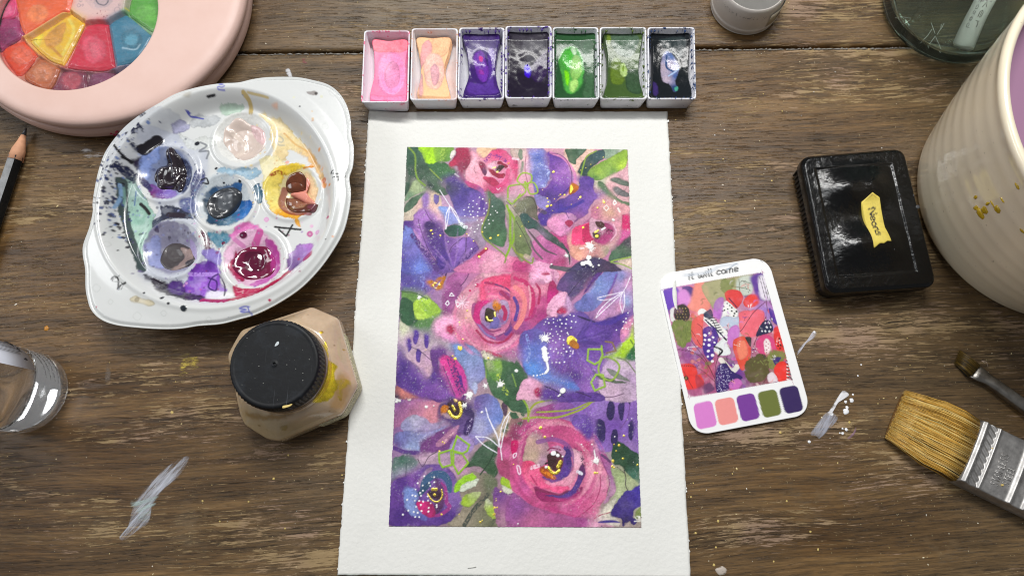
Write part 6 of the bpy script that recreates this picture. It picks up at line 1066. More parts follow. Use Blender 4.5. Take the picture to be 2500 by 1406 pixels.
WELLS = [([(42, -20), (163, -20), (170, 25), (150, 32), (68, 82), (58, 80), (50, 65), (43, 30)], 'f06a38', 'f48850', 'orange'), ([(-20, -10), (35, -10), (35, 38), (-5, 48), (-30, 50)], 'ec5488', 'f078a0', 'pink'),
 ([(-20, 55), (38, 46), (46, 70), (54, 88), (20, 110), (0, 125), (-20, 130)], 'a83c70', '8c3464', 'magenta'), ([(6, 125), (52, 101), (62, 108), (88, 135), (85, 142), (50, 183), (28, 168)], 'e8502c', 'ec6844', 'vermilion'),
 ([(75, 98), (80, 93), (165, 40), (178, 39), (200, 55), (202, 65), (158, 152), (150, 156), (120, 145), (78, 108)], 'f0c030', 'eca038', 'yellow'), ([(58, 185), (92, 148), (105, 146), (140, 165), (142, 175), (118, 218), (80, 205)], 'bc6434', 'cc7c50', 'rust brown'),
 ([(215, 62), (260, 60), (264, 70), (278, 155), (275, 165), (240, 172), (170, 165), (167, 155), (195, 90)], 'd42c44', 'e04c5c', 'red'), ([(270, 58), (300, 40), (315, 42), (365, 85), (370, 95), (340, 140), (290, 160), (283, 155), (270, 80)], '3c8098', '4c94ac', 'teal blue'),
 ([(330, -12), (400, -12), (388, 70), (375, 78), (330, 48), (315, 30)], '58a83c', '70bc50', 'green'), ([(155, 175), (205, 178), (208, 190), (205, 222), (130, 222), (140, 200)], '7c3048', 'b04c58', 'maroon'),
 ([(225, 180), (275, 178), (285, 190), (272, 206), (218, 218), (218, 190)], '70304c', '803c5c', 'plum'), ([(292, 180), (330, 152), (345, 160), (303, 195)], '3c4c78', '485c8c', 'navy')]
ZW = .0100
mn, mx = WC - .0355, WC + .0355
KT = Canvas(*mn, *mx, .28e-3, ZW, 'ecc8bc', 61); KT.T = None; KT.h[:] = .0026
for pts, c1, c2, nm in WELLS:
    Pq = catmull(W(pts, ZW)); b = KT.box(Pq, .004)
    D, _, ins = seg_dist(KT.X[b], KT.Y[b], Pq, True); sd = np.where(ins, -D, D)
    KT.h[b] = np.minimum(KT.h[b], .0026 * sm(.0001, .0014, sd)); k = (np.exp(-(np.maximum(sd, 0) / .0022) ** 2) * .75 * (.5 + KT.mid[b]))[..., None].clip(0, .8); KT.c[b] = KT.c[b] * (1 - k) + lin(c1) * k
KT.T = (0, 0, 3.906); pk = dict(h=0)
KT.poly([(920, -60), (1060, -60), (1080, 40), (1010, 100), (940, 80), (900, 30)], '9c989c', a=.7, rough=1.5); KT.poly([(820, -80), (1280, -80), (1250, 30), (1150, 120), (900, 100)], 'd8bcb8', a=.5); KT.stroke([(930, 20), (960, 60), (1020, 70), (1050, 20), (1000, -20)], 14, '6c6870', tex=.2)
for x, y, r in ((790, 30, 14), (770, 75, 16), (805, 72, 10), (850, 10, 12), (1155, 70, 10), (1160, 138, 14), (1135, 120, 30), (680, 35, 8), (890, 20, 7)): KT.stroke([(x - r, y), (x, y - r), (x + r, y), (x, y + r)], 5, '7c7484', closed=True, a=.8)
KT.spots(14, 900, 120, 1050, 200, ['a0304c', '7c4048', 'b05060'], 2, 6, h=0); KT.stroke([(1210, 95), (1240, 100)], 16, 'd8d040')
star_part(rp, 'well_tray', circle(WC, .0345, 200), 110, 300, lambda x, y, t: .0088 + 0 * x, vc_mat('stained_peach_plastic', .35, None), canvas=KT)
for j, (pts, c1, c2, nm) in enumerate(WELLS):
    ex = [('p', [(np.mean([q[0] for q in pts]) + 26 * math.cos(a), np.mean([q[1] for q in pts]) + 22 * math.sin(a)) for a in np.arange(0, 6.2, .8)], c2)]
    if nm == 'yellow': ex = [('p', [(80, 98), (105, 82), (95, 115), (85, 112)], 'f4dc38'), ('p', [(110, 90), (160, 55), (150, 100), (120, 120)], 'e0a040'), ('s', [(170, 50), (180, 80), (150, 140)], 8, 'f4dc60'), ('s', [(120, 110), (150, 140)], 7, 'd09030')]
    if nm == 'red': ex = [('p', [(205, 95), (235, 90), (258, 115), (255, 145), (225, 155), (205, 135)], 'e45468'), ('p', [(218, 108), (240, 110), (245, 135), (225, 140)], 'e86878')]
    if nm == 'teal blue': ex = [('p', [(300, 80), (330, 75), (348, 95), (340, 118), (312, 118), (298, 100)], '3a788c'), ('p', [(308, 88), (330, 85), (338, 100), (328, 112), (310, 108)], '5ca0b4'), ('s', [(300, 118), (330, 122), (342, 110)], 3, 'b8d8e0')]
    o = catmull(W(pts, ZW), 5); inside = np.hypot(*(o - WC).T).max() < .0343
    if not inside: d_ = o - WC; q = np.hypot(*d_.T); o = WC + d_ * (np.minimum(q, .0341) / q)[:, None]
    K = Canvas(*(o.min(0) - .001), *(o.max(0) + .001), .2e-3, ZW, c1, 80 + j)
    for e in ex: (K.poly(e[1], e[2], soft=1.2, rough=.9, var=.2) if e[0] == 'p' else K.stroke(e[1], e[2], e[3], soft=.4))
    K.c *= (1 + .3 * (K.mid - .5) + .15 * (K.fine - .5))[..., None]; K.h += .0004 * (K.mid - .5)
    star_part(rp, 'paint_cake', o, 26, 110, lambda x, y, t: ZW + .0001 - .0006 * sm(.85, 1, t), vc_mat('pan_paint_dry', .35, 900, .0001, coat=.2), skirt=[(.0001, .0090)], canvas=K, label=nm + ' paint in a well')
lathe(rp, 'window', [(.0001, .0141), (.0328, .0141), (.0331, .0143), (.0328, .0146), (.0001, .0146)], WC, 120, clear_mat('clear_plastic_window', 'f8f8fa', haze=.05), smooth=False)
V, F = [], []; KB = lambda x, y: (*W([(x, y)], .0070)[0], .0)
m_pst = plain('pink_stain', 'd8486c', .5)
for k in range(12):
    a = R(-104 + k * 1.3 + random.uniform(-.5, .5)) + 1.05; r0 = .0600
    a = math.atan2(*(W([(268 + k * 3.4, 318 - k * .8)], .006)[0] - bc)[::-1]); zz = random.uniform(.003, .0065)
    tube_geo([(bc[0] + .0602 * math.cos(a), bc[1] + .0602 * math.sin(a), zz), (bc[0] + .0603 * math.cos(a + .006), bc[1] + .0603 * math.sin(a + .006), zz + .0006)], [.0005, .0004], 5, V, F)
rp.part('paint_stain', V, F, m_pst, kind='stuff')

# ================================================================ octagonal jar with a black lid
TJ = (520, 720, 3.7)
JC = np.array([-.0790, .0362]); ZS = .0105
jr = Thing('paint_jar', 'eight sided jar of cream paint with a black screw lid and gold drips', 'paint jar', (JC[0], JC[1], 0))
JO = W([(890, 100), (1130, 205), (1305, 820), (1165, 1075), (590, 1318), (480, 1300), (275, 1170), (235, 1080), (122, 540), (180, 430), (250, 310)], ZS, TJ)
def soft_corner(c, r, n=5):
    out = []; m = len(c)
    for i in range(m):
        p, a, b = c[i], c[i - 1] - c[i], c[(i + 1) % m] - c[i]; la, lb = np.hypot(*a), np.hypot(*b); q = min(r, la * .45, lb * .45); s, e = p + a / la * q, p + b / lb * q
        for t in np.linspace(0, 1, n): out.append((1 - t) ** 2 * s + 2 * t * (1 - t) * p + t * t * e)
    return np.array(out)
JO = soft_corner(JO[::-1], .0013)
JA = by_angle(JO, JC, 240); CI = lambda r: np.c_[JC[0] + r * np.cos(np.arange(240) / 240 * 2 * math.pi - math.pi), JC[1] + r * np.sin(np.arange(240) / 240 * 2 * math.pi - math.pi)]
K = Canvas(*(JA.min(0) - .002), *(JA.max(0) + .002), .2e-3, .0130, 'c6ae90', 33); K.T = TJ
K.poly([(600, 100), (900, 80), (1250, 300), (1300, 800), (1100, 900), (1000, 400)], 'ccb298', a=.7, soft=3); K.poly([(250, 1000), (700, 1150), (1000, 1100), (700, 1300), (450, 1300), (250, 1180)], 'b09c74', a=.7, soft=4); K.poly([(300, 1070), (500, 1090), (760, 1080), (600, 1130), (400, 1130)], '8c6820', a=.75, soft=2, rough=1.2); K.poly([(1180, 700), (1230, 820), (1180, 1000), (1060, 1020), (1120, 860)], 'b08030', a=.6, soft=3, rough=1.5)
K.poly([(1030, 440), (1062, 500), (1090, 620), (1135, 655), (1115, 720), (1140, 830), (1120, 880), (1060, 950), (1020, 975), (880, 960), (940, 820), (1020, 650)], 'ecd028', met=.65, rough=.7, h=.0003, var=.4); K.poly([(1130, 790), (1220, 765), (1235, 800), (1180, 850), (1160, 950), (1130, 900)], 'dcbc30', met=.6, tex=.42, rough=1.2, soft=.8, a=.8, h=.0001, var=.4)
K.dots([(997, 355, 15), (1168, 485, 10), (1150, 940, 9), (720, 185, 6)], 'c8a428', met=1); K.dots([(1040, 600, 7), (1050, 1048, 5), (960, 1088, 5), (415, 1180, 9), (480, 1215, 5), (810, 215, 4), (860, 180, 4), (1105, 460, 6)], '7c6434', h=0, a=.8); K.poly([(620, 1190), (680, 1180), (660, 1220), (620, 1215)], '9c8440', a=.6)
m_jar = vc_mat('cream_paint_in_plastic', .2, None, 0, coat=.9, sss=.3)
off = lambda o, d: o + (o - JC) / np.hypot(*(o - JC).T)[:, None] * d
R_ = [(off(JA, -.0014), .0003), (off(JA, -.0003), .0012), (JA, .0035), (JA, .0088), (off(JA, -.0001), .0096), (off(JA, -.0005), .0104), (off(JA, -.0012), .0110)]
for q in np.linspace(.03, 1, 60): R_.append((off(JA, -.0012) * (1 - q) + CI(.0152) * q, .0110 + .0060 * math.sin(q * 1.5) + .0008 * sm(.9, 1, q)))
R_ += [(CI(.0150), .0205), (CI(.0140), .0205)]
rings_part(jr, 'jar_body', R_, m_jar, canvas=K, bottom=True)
# paper label round the right hand sides
A_ = np.degrees(np.arctan2(JA[:, 1] - JC[1], JA[:, 0] - JC[0])); sel = [k for k in range(240) if -62 < A_[k] < 42]
lb = off(JA, .00012)[sel]; n_ = len(lb)
lm, lt, lb_ = NT('printed_label'); v_ = objvec(lt); wv_ = nd(lt, 'ShaderNodeTexNoise', inp={'Scale': 1.0, 'Detail': 3}); mp_ = nd(lt, 'ShaderNodeMapping'); mp_.inputs['Scale'].default_value = (2500, 2500, 1500); c_ = nd(lt, 'ShaderNodeTexCoord'); lt.links.new(c_.outputs['Object'], mp_.inputs[0]); lt.links.new(mp_.outputs[0], wv_.inputs[0])
sp_ = nd(lt, 'ShaderNodeSeparateXYZ'); lt.links.new(c_.outputs['Object'], sp_.inputs[0]); ln_ = mth(lt, 'SINE', mth(lt, 'MULTIPLY', sp_.outputs[2], 5200)); k_ = mth(lt, 'MULTIPLY', ramp(lt, ln_, [(.1, 0.), (.3, 1.)]), ramp(lt, wv_.outputs['Fac'], [(.47, 0.), (.53, 1.)]))
lt.links.new(mix(lt, k_, 'c8c09c', '3c382c'), lb_.inputs['Base Color'])
V = [(*lb[k], z) for z in (.0018, .0050, .0086) for k in range(n_)] + [(*(JC + (lb[k] - JC) * .992), z) for z in (.0086, .0018) for k in range(n_)]
jr.part('label', V, [(r * n_ + k, r * n_ + k + 1, (r + 1) * n_ + k + 1, (r + 1) * n_ + k) for r in range(4) for k in range(n_ - 1)], lm)
LZ = np.array([-.0793, .0362])
m_blk = None
def lid_mat():
    m, t, b = NT('scratched_black_lid'); v = objvec(t); cl = mix(t, ramp(t, noise(t, 130, 6, .7, v), [(.5, 0.), (.8, .6)]), '0b0d11', '2e343c')
    vo = nd(t, 'ShaderNodeTexVoronoi', feature='DISTANCE_TO_EDGE', inp={'Scale': 210.0}); nn = nd(t, 'ShaderNodeTexNoise', inp={'Scale': 160.0, 'Detail': 4}); t.links.new(v, nn.inputs[0]); t.links.new(nn.outputs['Color'], vo.inputs['Vector'])
    cl = mix(t, mth(t, 'MULTIPLY', ramp(t, noise(t, 1400, 2, .6, v), [(.74, 0.), (.78, 1.)]), .6), cl, 'a8a498')
    sc1 = ramp(t, noise(t, 1.0, 2, .5, objvec(t, (2600, 40, 1), (0, 0, .15))), [(.70, 0.), (.74, .30)]); cl = mix(t, sc1, cl, '6c7078')
    t.links.new(cl, b.inputs['Base Color']); b.inputs['Roughness'].default_value = .5; b.inputs['Specular IOR Level'].default_value = .28; bump(t, b, noise(t, 500, 4, .6, v), .00005); return m
m_lid = lid_mat()
knurl = lambda r, z, a: r + np.where((z > .0228) & (z < .0288) & (r > .0145), .00022 * np.sign(np.sin(a * 64)) * 1.0, 0)
lathe(jr, 'lid', [(.0138, .0222), (.0149, .0222), (.0151, .0225), (.0151, .0230), (.0151, .0285), (.0150, .0291), (.0148, .0296), (.0146, .0299), (.0140, .0300), (.0136, .0300), (.0133, .02990), (.0130, .0299), (.010, .0299), (.006, .0299), (.003, .0299), (.0016, .0299), (.0011, .0299), (.0009, .0300), (.0007, .0301), (.0005, .0301), (.0004, .0299), (.0003, .0296), (.00001, .0296)], LZ, 512, m_lid, ribs=knurl)
lathe(jr, 'neck_ring', smooth_prof([(.0140, .0178), (.0152, .0180), (.0154, .0188), (.0152, .0216), (.0140, .0220)]), LZ, 160, plain('clear_brown_collar', '5c4838', .2, coat=.5))
ch = W([(628, 1022), (632, 1000), (680, 992), (716, 982), (700, 1002), (660, 1016)], .0301, TJ)
star_part(jr, 'gold_chip', catmull(ch, 3), 3, 24, lambda x, y, t: .0302 + 0 * x, plain('pale_gold_chip', 'dcc478', .5), skirt=[(0, .0297)])
ch = W([(556, 462), (570, 430), (590, 418), (594, 440), (575, 458)], .0301, TJ); star_part(jr, 'white_chip', catmull(ch, 3), 3, 24, lambda x, y, t: .0300 + 0 * x, plain('white_chip', 'c4ccd0', .5), skirt=[(0, .0297)])

# ================================================================ black tin with the taped name
TT = (1900, 150, 2.163)
ti = Thing('black_tin', 'glossy black lidded box with a strip of yellow tape lettered Neons', 'paint tin', tuple(W([(2120, 545)], 0)[0]) + (0,))
TO = W([(268, 1222), (842, 1182), (665, 458), (122, 502)], .0118, TT)
def tuv(x, y):
    A, B, D = TO[0], TO[1], TO[3]; M_ = np.linalg.inv(np.array([B - A, D - A]).T); u = (x - A[0]) * M_[0, 0] + (y - A[1]) * M_[0, 1]; v = (x - A[0]) * M_[1, 0] + (y - A[1]) * M_[1, 1]; return u, v
wu, wv2 = np.hypot(*(TO[1] - TO[0])), np.hypot(*(TO[3] - TO[0]))
def tin_z(x, y, t):
    u, v = tuv(x, y); X, Y = u * wu, v * wv2
    z = .0118 - .0009 * sm(.96, 1.0, t) + 0 * x
    e = np.minimum(np.minimum(X - .0040, wu - .0060 - X), np.minimum(Y - .0055, wv2 - .0050 - Y)); z = z - .0004 * sm(0, .0009, e)
    for y0, y1 in ((.0075, .0275), (.0305, .0505)):
        sx0 = (X - .0050) / .0105; sx1 = (wu - .0075 - X) / .0095; sy = np.minimum(Y - y0, y1 - Y) / .0085
        h = sm(-.25, 1.1, sx0) * sm(-.2, 1.1, sx1) * sm(-.2, 1.2, sy); h = np.where((sx0 > -.2) & (sx1 > -.2) & (sy > -.2), h, 0); z = z + .0034 * h + .00030 * np.sin(X * 330 + 1) * np.sin(Y * 260 + .5) * h
    return z
m_tin = plain('black_lacquer', '040405', .2, var=.3, vscale=300, bscale=110, bdist=.0007, coat=.0, spec=.4, c2='08090a')
ot = rquad(TO, .0034)
star_part(ti, 'lid', ot, 90, 420, tin_z, m_tin, skirt=[(.0002, .0104), (.0003, .0098), (.0003, .0066), (.0001, .0062)])
rings_part(ti, 'base', [(resample(rquad(inset(TO, .0010), .0030), 160), .0003), (resample(rquad(inset(TO, .0006), .0030), 160), .0012), (resample(rquad(inset(TO, .0006), .0030), 160), .0064)], plain('black_plastic_ribbed', '0b0b0c', .35, var=.3), bottom=True)
tp = [(497, 692), (520, 705), (541, 712), (552, 790), (566, 860), (594, 952), (570, 950), (556, 965), (535, 960), (504, 988), (490, 920), (466, 840), (455, 780), (446, 738), (475, 712)]
ZT = .0140
o = W(tp, ZT, TT); KTP = Canvas(*(o.min(0) - .002), *(o.max(0) + .002), .14e-3, ZT, 'd6c256', 51); KTP.T = TT
KTP.c *= (1 + .3 * (KTP.mid - .5) + .12 * (KTP.fine - .5))[..., None]; KTP.h += .00010 * KTP.mid
for l in text_lines('Neons', (478, 772), (514, 925), (38, -8)): KTP.stroke([(q[0] + 3, q[1]) for q in l], 7, '101018', soft=.05)
KTP.stroke([(450, 740), (500, 700)], 2, '7c6428'); KTP.stroke([(500, 700), (540, 730)], 2, '947834', a=.6)
for k in range(7): KTP.stroke([(455 + k * 15, 750 + k * 30), (552 + k * 5, 745 + k * 32)], 1.6, 'a88c3c', a=.5)
star_part(ti, 'tape_label', resample(np.vstack([o, o[:1]])[:-1], 60), 16, 90, lambda x, y, t: np.maximum(tin_z(x, y, 0), ZT - .0011) + .00022, vc_mat('masking_tape', .6, 700, .0001), skirt=[(0, .0112)], canvas=KTP)
V, F = [], []
for k in range(26):    # ribs along the side of the base
    f = k / 25; a = TO[0] + (TO[3] - TO[0]) * (.06 + .88 * f) ; nrm = np.array([-1, 0.08]); q = a + nrm * -.00035
    tube_geo([(q[0], q[1], .0010), (q[0], q[1], .0060)], .00035, 5, V, F)
ti.part('side_ribs', V, F, plain('black_plastic_rib', '101011', .35), kind='stuff')
dts = W([(737, 768), (640, 703), (280, 505), (213, 532), (715, 708), (256, 618), (600, 1000)], .0118, TT)
V, F = [], []
for q, r in zip(dts, (.00075, .0004, .00025, .0004, .0003, .0005, .0002)):
    b = len(V); zq = float(tin_z(np.array([[q[0]]]), np.array([[q[1]]]), np.array([[.5]]))[0, 0]); V += [(q[0] + r * s_ * math.cos(a), q[1] + r * s_ * math.sin(a), zq + z) for s_, z in ((1, .00002), (.7, .0001)) for a in np.arange(10) / 10 * 6.283]
    F += [(b + j, b + (j + 1) % 10, b + 10 + (j + 1) % 10, b + 10 + j) for j in range(10)] + [tuple(b + 10 + j for j in range(10))]
ti.part('dried_droplets', V, F, plain('grey_droplet', '4c4f54', .4), kind='stuff')

# ================================================================ colour card
T9 = (1590, 620, 3.056)
cd = Thing('colour_card', 'white card lettered it will come above a floral print and five swatches', 'card', tuple(W([(1790, 850)], 0)[0]) + (0,))
ZC = .0015
CO = W([(312, 1356), (1195, 1190), (866, 20), (46, 156)], ZC, T9)
KC = Canvas(*(CO.min(0) - .001), *(CO.max(0) + .001), .14e-3, ZC, 'f0f0f0', 71); KC.T = T9; KC.melt = 3.5; KC.bleed = .15
def card():
    p, s, d = KC.poly, KC.stroke, KC.dots
    fr = [(95, 275), (125, 255), (790, 142), (822, 150), (845, 180), (1048, 915), (1040, 935), (1000, 945), (330, 1062), (290, 1050), (268, 1020), (96, 310)]
    m0 = np.zeros_like(KC.h); P = W(fr, ZC, T9); D, _, ins = seg_dist(KC.X, KC.Y, catmull(P, 3), True); keep = KC.c.copy()
    p([(60, 220), (860, 100), (1090, 950), (280, 1100)], [('6c40b0', (120, 310)), ('d080c8', (240, 300)), ('e8887c', (350, 380)), ('8a8c54', (480, 260)), ('e87070', (350, 480)), ('d468b8', (480, 440)), ('a07ccc', (840, 440)), ('e0606c', (800, 540)), ('8c4890', (300, 740)), ('c05068', (420, 860)), ('5c2c98', (600, 880)), ('7a5040', (800, 880)), ('cc5858', (1000, 700)), ('c0b8c8', (600, 520))], var=.3)
    for k in range(70):
        x, y = random.uniform(120, 1000), random.uniform(180, 1020); c = random.choice(('ec7468', 'e85850', 'f09488', 'd070b8', '8c50b0', 'b8a8d0', '8c8c50', '3c2c60', 'f0d0cc'))
        for q in range(random.choice((3, 4, 5))):
            a = random.uniform(0, 6.28); r = random.uniform(14, 34); p([(x + r * .2 * math.cos(a), y + r * .2 * math.sin(a)), (x + r * math.cos(a - .5), y + r * math.sin(a - .5)), (x + r * 1.3 * math.cos(a), y + r * 1.3 * math.sin(a)), (x + r * math.cos(a + .5), y + r * math.sin(a + .5))], c, a=.7, var=.35)
        if k % 2: s([(x, y), (x + random.uniform(-60, 60), y + random.uniform(-60, 60)), (x + random.uniform(-90, 90), y + random.uniform(-90, 90))], 3.5, random.choice(('3c1c2c', 'f0e8e8', '5c6030')))
    p([(95, 275), (190, 245), (220, 340), (180, 380), (120, 420), (100, 330)], '6434b4'); p([(230, 250), (290, 240), (340, 290), (300, 320), (250, 300)], '4c2c7c'); p([(190, 300), (250, 260), (300, 330), (270, 400), (210, 400)], 'd488d0')
    p([(330, 220), (400, 210), (440, 330), (430, 410), (340, 430), (270, 400), (300, 330)], 'ec8c7c'); p([(400, 215), (620, 165), (760, 150), (750, 240), (660, 300), (560, 330), (500, 420), (450, 400), (400, 300)], 'a8a478', tex=.2, rough=1); p([(520, 200), (620, 180), (600, 280), (540, 280)], '7c8448', rough=1.2); p([(640, 190), (750, 160), (750, 290), (650, 300)], 'c4ccc0')
    for l in ([(655, 190), (660, 290)], [(600, 240), (720, 260)], [(680, 200), (740, 220)]): s(l, 5, '5c6040')
    p([(740, 170), (840, 150), (900, 330), (800, 340), (760, 250)], '5c3494'); p([(800, 180), (870, 175), (895, 330), (820, 330)], 'e4dce8', tex=.15)
    for k in range(4):
        for j in range(5): s([(808 + k * 20 + j * 9, 170 + j * 33 + k * 6), (814 + k * 20 + j * 9, 192 + j * 33 + k * 6)], 5, '2c2438')
    p([(550, 290), (600, 265), (660, 280), (685, 330), (660, 390), (620, 410), (570, 370)], 'e03c3c'); p([(690, 340), (740, 300), (790, 310), (800, 370), (740, 400), (695, 385)], 'e44038'); s([(580, 330), (640, 400)], 10, '5c1c40', tex=.3)
    p([(525, 400), (560, 350), (620, 400), (650, 430), (630, 480), (560, 460), (520, 500)], 'f0f0ec'); d([(540, 390, 8), (565, 370, 6), (570, 410, 8), (545, 420, 8), (600, 425, 8), (620, 445, 7), (635, 430, 8), (600, 400, 7), (615, 462, 8), (530, 425, 7), (585, 385, 7)], '18161c', h=0)
    p([(520, 480), (620, 470), (660, 480), (640, 530), (560, 560), (510, 620)], 'bcc8dc'); p([(480, 350), (540, 330), (520, 480), (460, 450)], 'b068c8', a=.8)
    for l in ([(380, 440), (440, 500), (500, 560), (560, 620)],): s(l, 70, 'ecebe8')
    p([(385, 450), (440, 410), (460, 470), (420, 480)], '22284c'); s([(400, 490), (460, 500), (510, 640)], 6, '1c1c2c')
    for k in range(7): s([(405 + k * 18, 490 + k * 16), (430 + k * 18, 520 + k * 16)], 9, '26264a'); s([(430 + k * 14, 480 + k * 18), (475 + k * 10, 475 + k * 18)], 8, '1c1c34')
    p([(385, 560), (450, 540), (500, 600), (490, 680), (450, 800), (400, 760), (380, 640)], '4c2890'); d([(400, 605, 12), (430, 640, 13), (400, 640, 9), (390, 670, 9), (430, 680, 12), (460, 620, 9), (425, 725, 12), (455, 755, 13), (420, 765, 9), (455, 800, 12), (430, 590, 8), (470, 660, 10)], 'f4f0f4', h=0)
    p([(520, 640), (560, 600), (570, 680), (590, 740), (530, 760), (480, 740), (470, 700)], 'e8ecec', tex=.2); s([(470, 690), (530, 720), (500, 760)], 14, '181820', tex=.3); s([(540, 620), (560, 640)], 14, '18181c'); s([(520, 790), (600, 870), (640, 840)], 40, 'ece8dc', a=.9)
    for k in range(5): s([(540, 770), (560 + k * 22, 830 - k * 4)], 3, '8a8474')
    p([(165, 430), (190, 390), (240, 375), (280, 410), (285, 470), (250, 505), (190, 500)], '2c2018'); d([(190 + 22 * i + 6 * (j % 2), 405 + 22 * j, 4) for i in range(4) for j in range(5)], 'b09858', h=0)
    p([(140, 420), (170, 400), (165, 460), (190, 510), (150, 500)], 'e8e8e4', tex=.2); p([(160, 520), (290, 500), (320, 580), (300, 640), (240, 700), (190, 650)], '74803c', rough=1.6, tex=.1)
    for k in range(26): x, y = random.uniform(170, 320), random.uniform(500, 660); s([(x, y), (x + random.uniform(-25, 25), y + random.uniform(-30, 30))], 4, random.choice(('5c6c30', '8c9c50')))
    p([(330, 470), (390, 450), (385, 560), (380, 700), (310, 640), (300, 520)], 'e85c54', a=.9); p([(660, 440), (740, 420), (830, 420), (840, 500), (800, 590), (740, 620), (670, 590), (655, 520)], 'ec6878'); s([(860, 350), (760, 440), (680, 560), (655, 580)], 5, '5c2c3c'); s([(860, 360), (860, 460), (780, 640), (760, 720)], 5, '5c2c3c'); s([(345, 520), (380, 560), (380, 690), (300, 570)], 4, '5c2430'); p([(880, 400), (960, 470), (970, 540), (900, 500)], '4c2c98'); p([(860, 420), (900, 520), (940, 560), (870, 560)], 'b088cc')
    p([(580, 560), (640, 530), (660, 600), (600, 700), (570, 640)], 'c878c8'); p([(620, 640), (690, 610), (740, 680), (740, 780), (680, 870), (640, 800), (610, 700)], 'e0503c'); p([(640, 660), (700, 650), (720, 740), (660, 790)], 'ec8468', tex=.2); p([(700, 620), (745, 625), (745, 690), (720, 660)], '2c3030')
    p([(830, 510), (880, 500), (910, 570), (850, 600), (780, 610)], '26284c'); d([(850, 515, 7), (880, 515, 7), (860, 545, 8), (890, 545, 7), (850, 575, 8), (880, 578, 8), (825, 575, 6)], 'f0f0f4', h=0)
    p([(790, 640), (850, 600), (920, 640), (930, 720), (860, 760), (790, 720)], 'd84880'); p([(840, 660), (860, 630), (888, 660), (890, 730), (850, 740)], 'f4e4e4'); d([(858, 655, 5), (872, 670, 5), (855, 685, 5), (875, 700, 5), (862, 715, 5)], '9c2c50', h=0)
    p([(915, 550), (980, 560), (1010, 680), (980, 720), (930, 700)], 'e03430'); d([(970, 595, 7), (955, 630, 7), (975, 640, 7), (990, 660, 8), (950, 660, 7), (965, 680, 8), (945, 685, 7), (985, 690, 7), (960, 705, 7)], '1c1414', h=0)
    p([(880, 740), (960, 720), (1000, 760), (920, 850), (860, 830)], '7c8044', tex=.1, rough=1.5); p([(740, 780), (860, 750), (880, 900), (760, 960), (690, 900)], '5c5430', tex=.1, rough=1.5); p([(910, 780), (970, 770), (930, 830)], '3c2c74')
    for k in range(26): x, y = random.uniform(720, 950), random.uniform(740, 900); s([(x, y), (x + random.uniform(-25, 25), y + random.uniform(-30, 30))], 4, random.choice(('6c7438', '8c9450')))
    p([(915, 850), (980, 800), (1030, 850), (1020, 930), (950, 950)], 'ec3830'); p([(870, 900), (910, 880), (940, 940), (880, 960)], 'e8d8e0')
    for k in range(7): s([(1015 - k % 2 * 4, 770 + k * 25), (1035, 768 + k * 25), (1060, 800 + k * 24)], 9, '241c20'); s([(1012, 783 + k * 25), (1055, 806 + k * 24)], 8, 'f0f0ec')
    p([(215, 820), (320, 830), (340, 900), (280, 920), (230, 900)], 'e83c34'); p([(240, 920), (350, 900), (395, 950), (370, 990), (270, 1010)], 'ec3c38'); d([(258, 925, 22)], '3c1c20', h=0); d([(258, 925, 10)], '8c8048', h=0)
    for l in ([(200, 710), (330, 740), (420, 830), (475, 930)], [(220, 830), (350, 850), (475, 950)], [(300, 650), (400, 780), (475, 930)], [(520, 700), (480, 840), (475, 1000)], [(240, 870), (310, 1000)]): s(l, 4, '4c1c28')
    p([(500, 830), (560, 820), (600, 870), (680, 920), (640, 950), (560, 1020), (490, 1040), (480, 920)], '342068')
    for k in range(110): x, y = random.uniform(490, 610), random.uniform(830, 1030); d([(x, y, 2.6)], 'd8d0f0', h=0)
    p([(580, 960), (640, 930), (680, 960), (640, 1010), (590, 1000)], 'd070c0'); p([(390, 990), (440, 960), (470, 1010), (400, 1040)], '38305c', a=.7); p([(330, 900), (400, 960), (390, 990), (340, 1000)], '50304c', a=.5)
    for k in range(60):
        x, y = random.uniform(130, 1000), random.uniform(200, 1000); a = random.uniform(0, 6.28); c = random.choice(('e8847c', 'f0a8a0', 'c8504c', 'c080cc', '6c48a0', 'e4dce4', '5c6438', '2c2448'))
        s([(x, y), (x + 22 * math.cos(a), y + 22 * math.sin(a)), (x + 40 * math.cos(a + .4), y + 40 * math.sin(a + .4))], random.uniform(4, 12), c, a=.6, taper=.8, soft=.2, tex=random.choice((0, .35)))
        if k % 3 == 0: d([(x + random.uniform(-25, 25), y + random.uniform(-25, 25), 3.5) for q in range(6)], random.choice(('18141c', 'f4f0f0')), h=0)
    KC.c = np.where((ins & (D > 0))[..., None], KC.c, keep); KC.h[:] = 0
    for x, c in zip(((310, 1120, 345, 1312, 495, 1280, 450, 1088), (468, 1090, 508, 1282, 655, 1250, 612, 1062), (628, 1060, 678, 1254, 817, 1222, 765, 1032), (788, 1032, 838, 1225, 978, 1196, 930, 1004), (948, 1002, 1002, 1196, 1140, 1166, 1088, 974)), ('d880cc', 'ec9490', '783c98', '6c7438', '38285c')):
        q = W(np.array(x).reshape(4, 2), ZC, T9); q = rquad(q, .0016, 6); D, _, ins = seg_dist(KC.X, KC.Y, q, True); k = sm(-.0001, .0001, np.where(ins, D, -D))[..., None]; KC.c = KC.c * (1 - k) + lin(c) * (1 + .06 * (KC.fine - .5))[..., None] * k
    KC.text('it will come', (275, 192), (652, 128), (-3, -52), 9.5, '101014', smooth=True)
    s([(240, 160), (330, 150), (440, 130), (520, 90), (640, 75)], 26, 'c4ccd8', a=.6, tex=.35); s([(560, 120), (640, 70)], 8, '9ca8b8', tex=.3); KC.spots(8, 300, 80, 860, 140, ['50545c'], 1, 2.4, h=0); s([(810, 45), (830, 60)], 4, '3c3c40', tex=.2)
    KC.h[:] = 0
card()
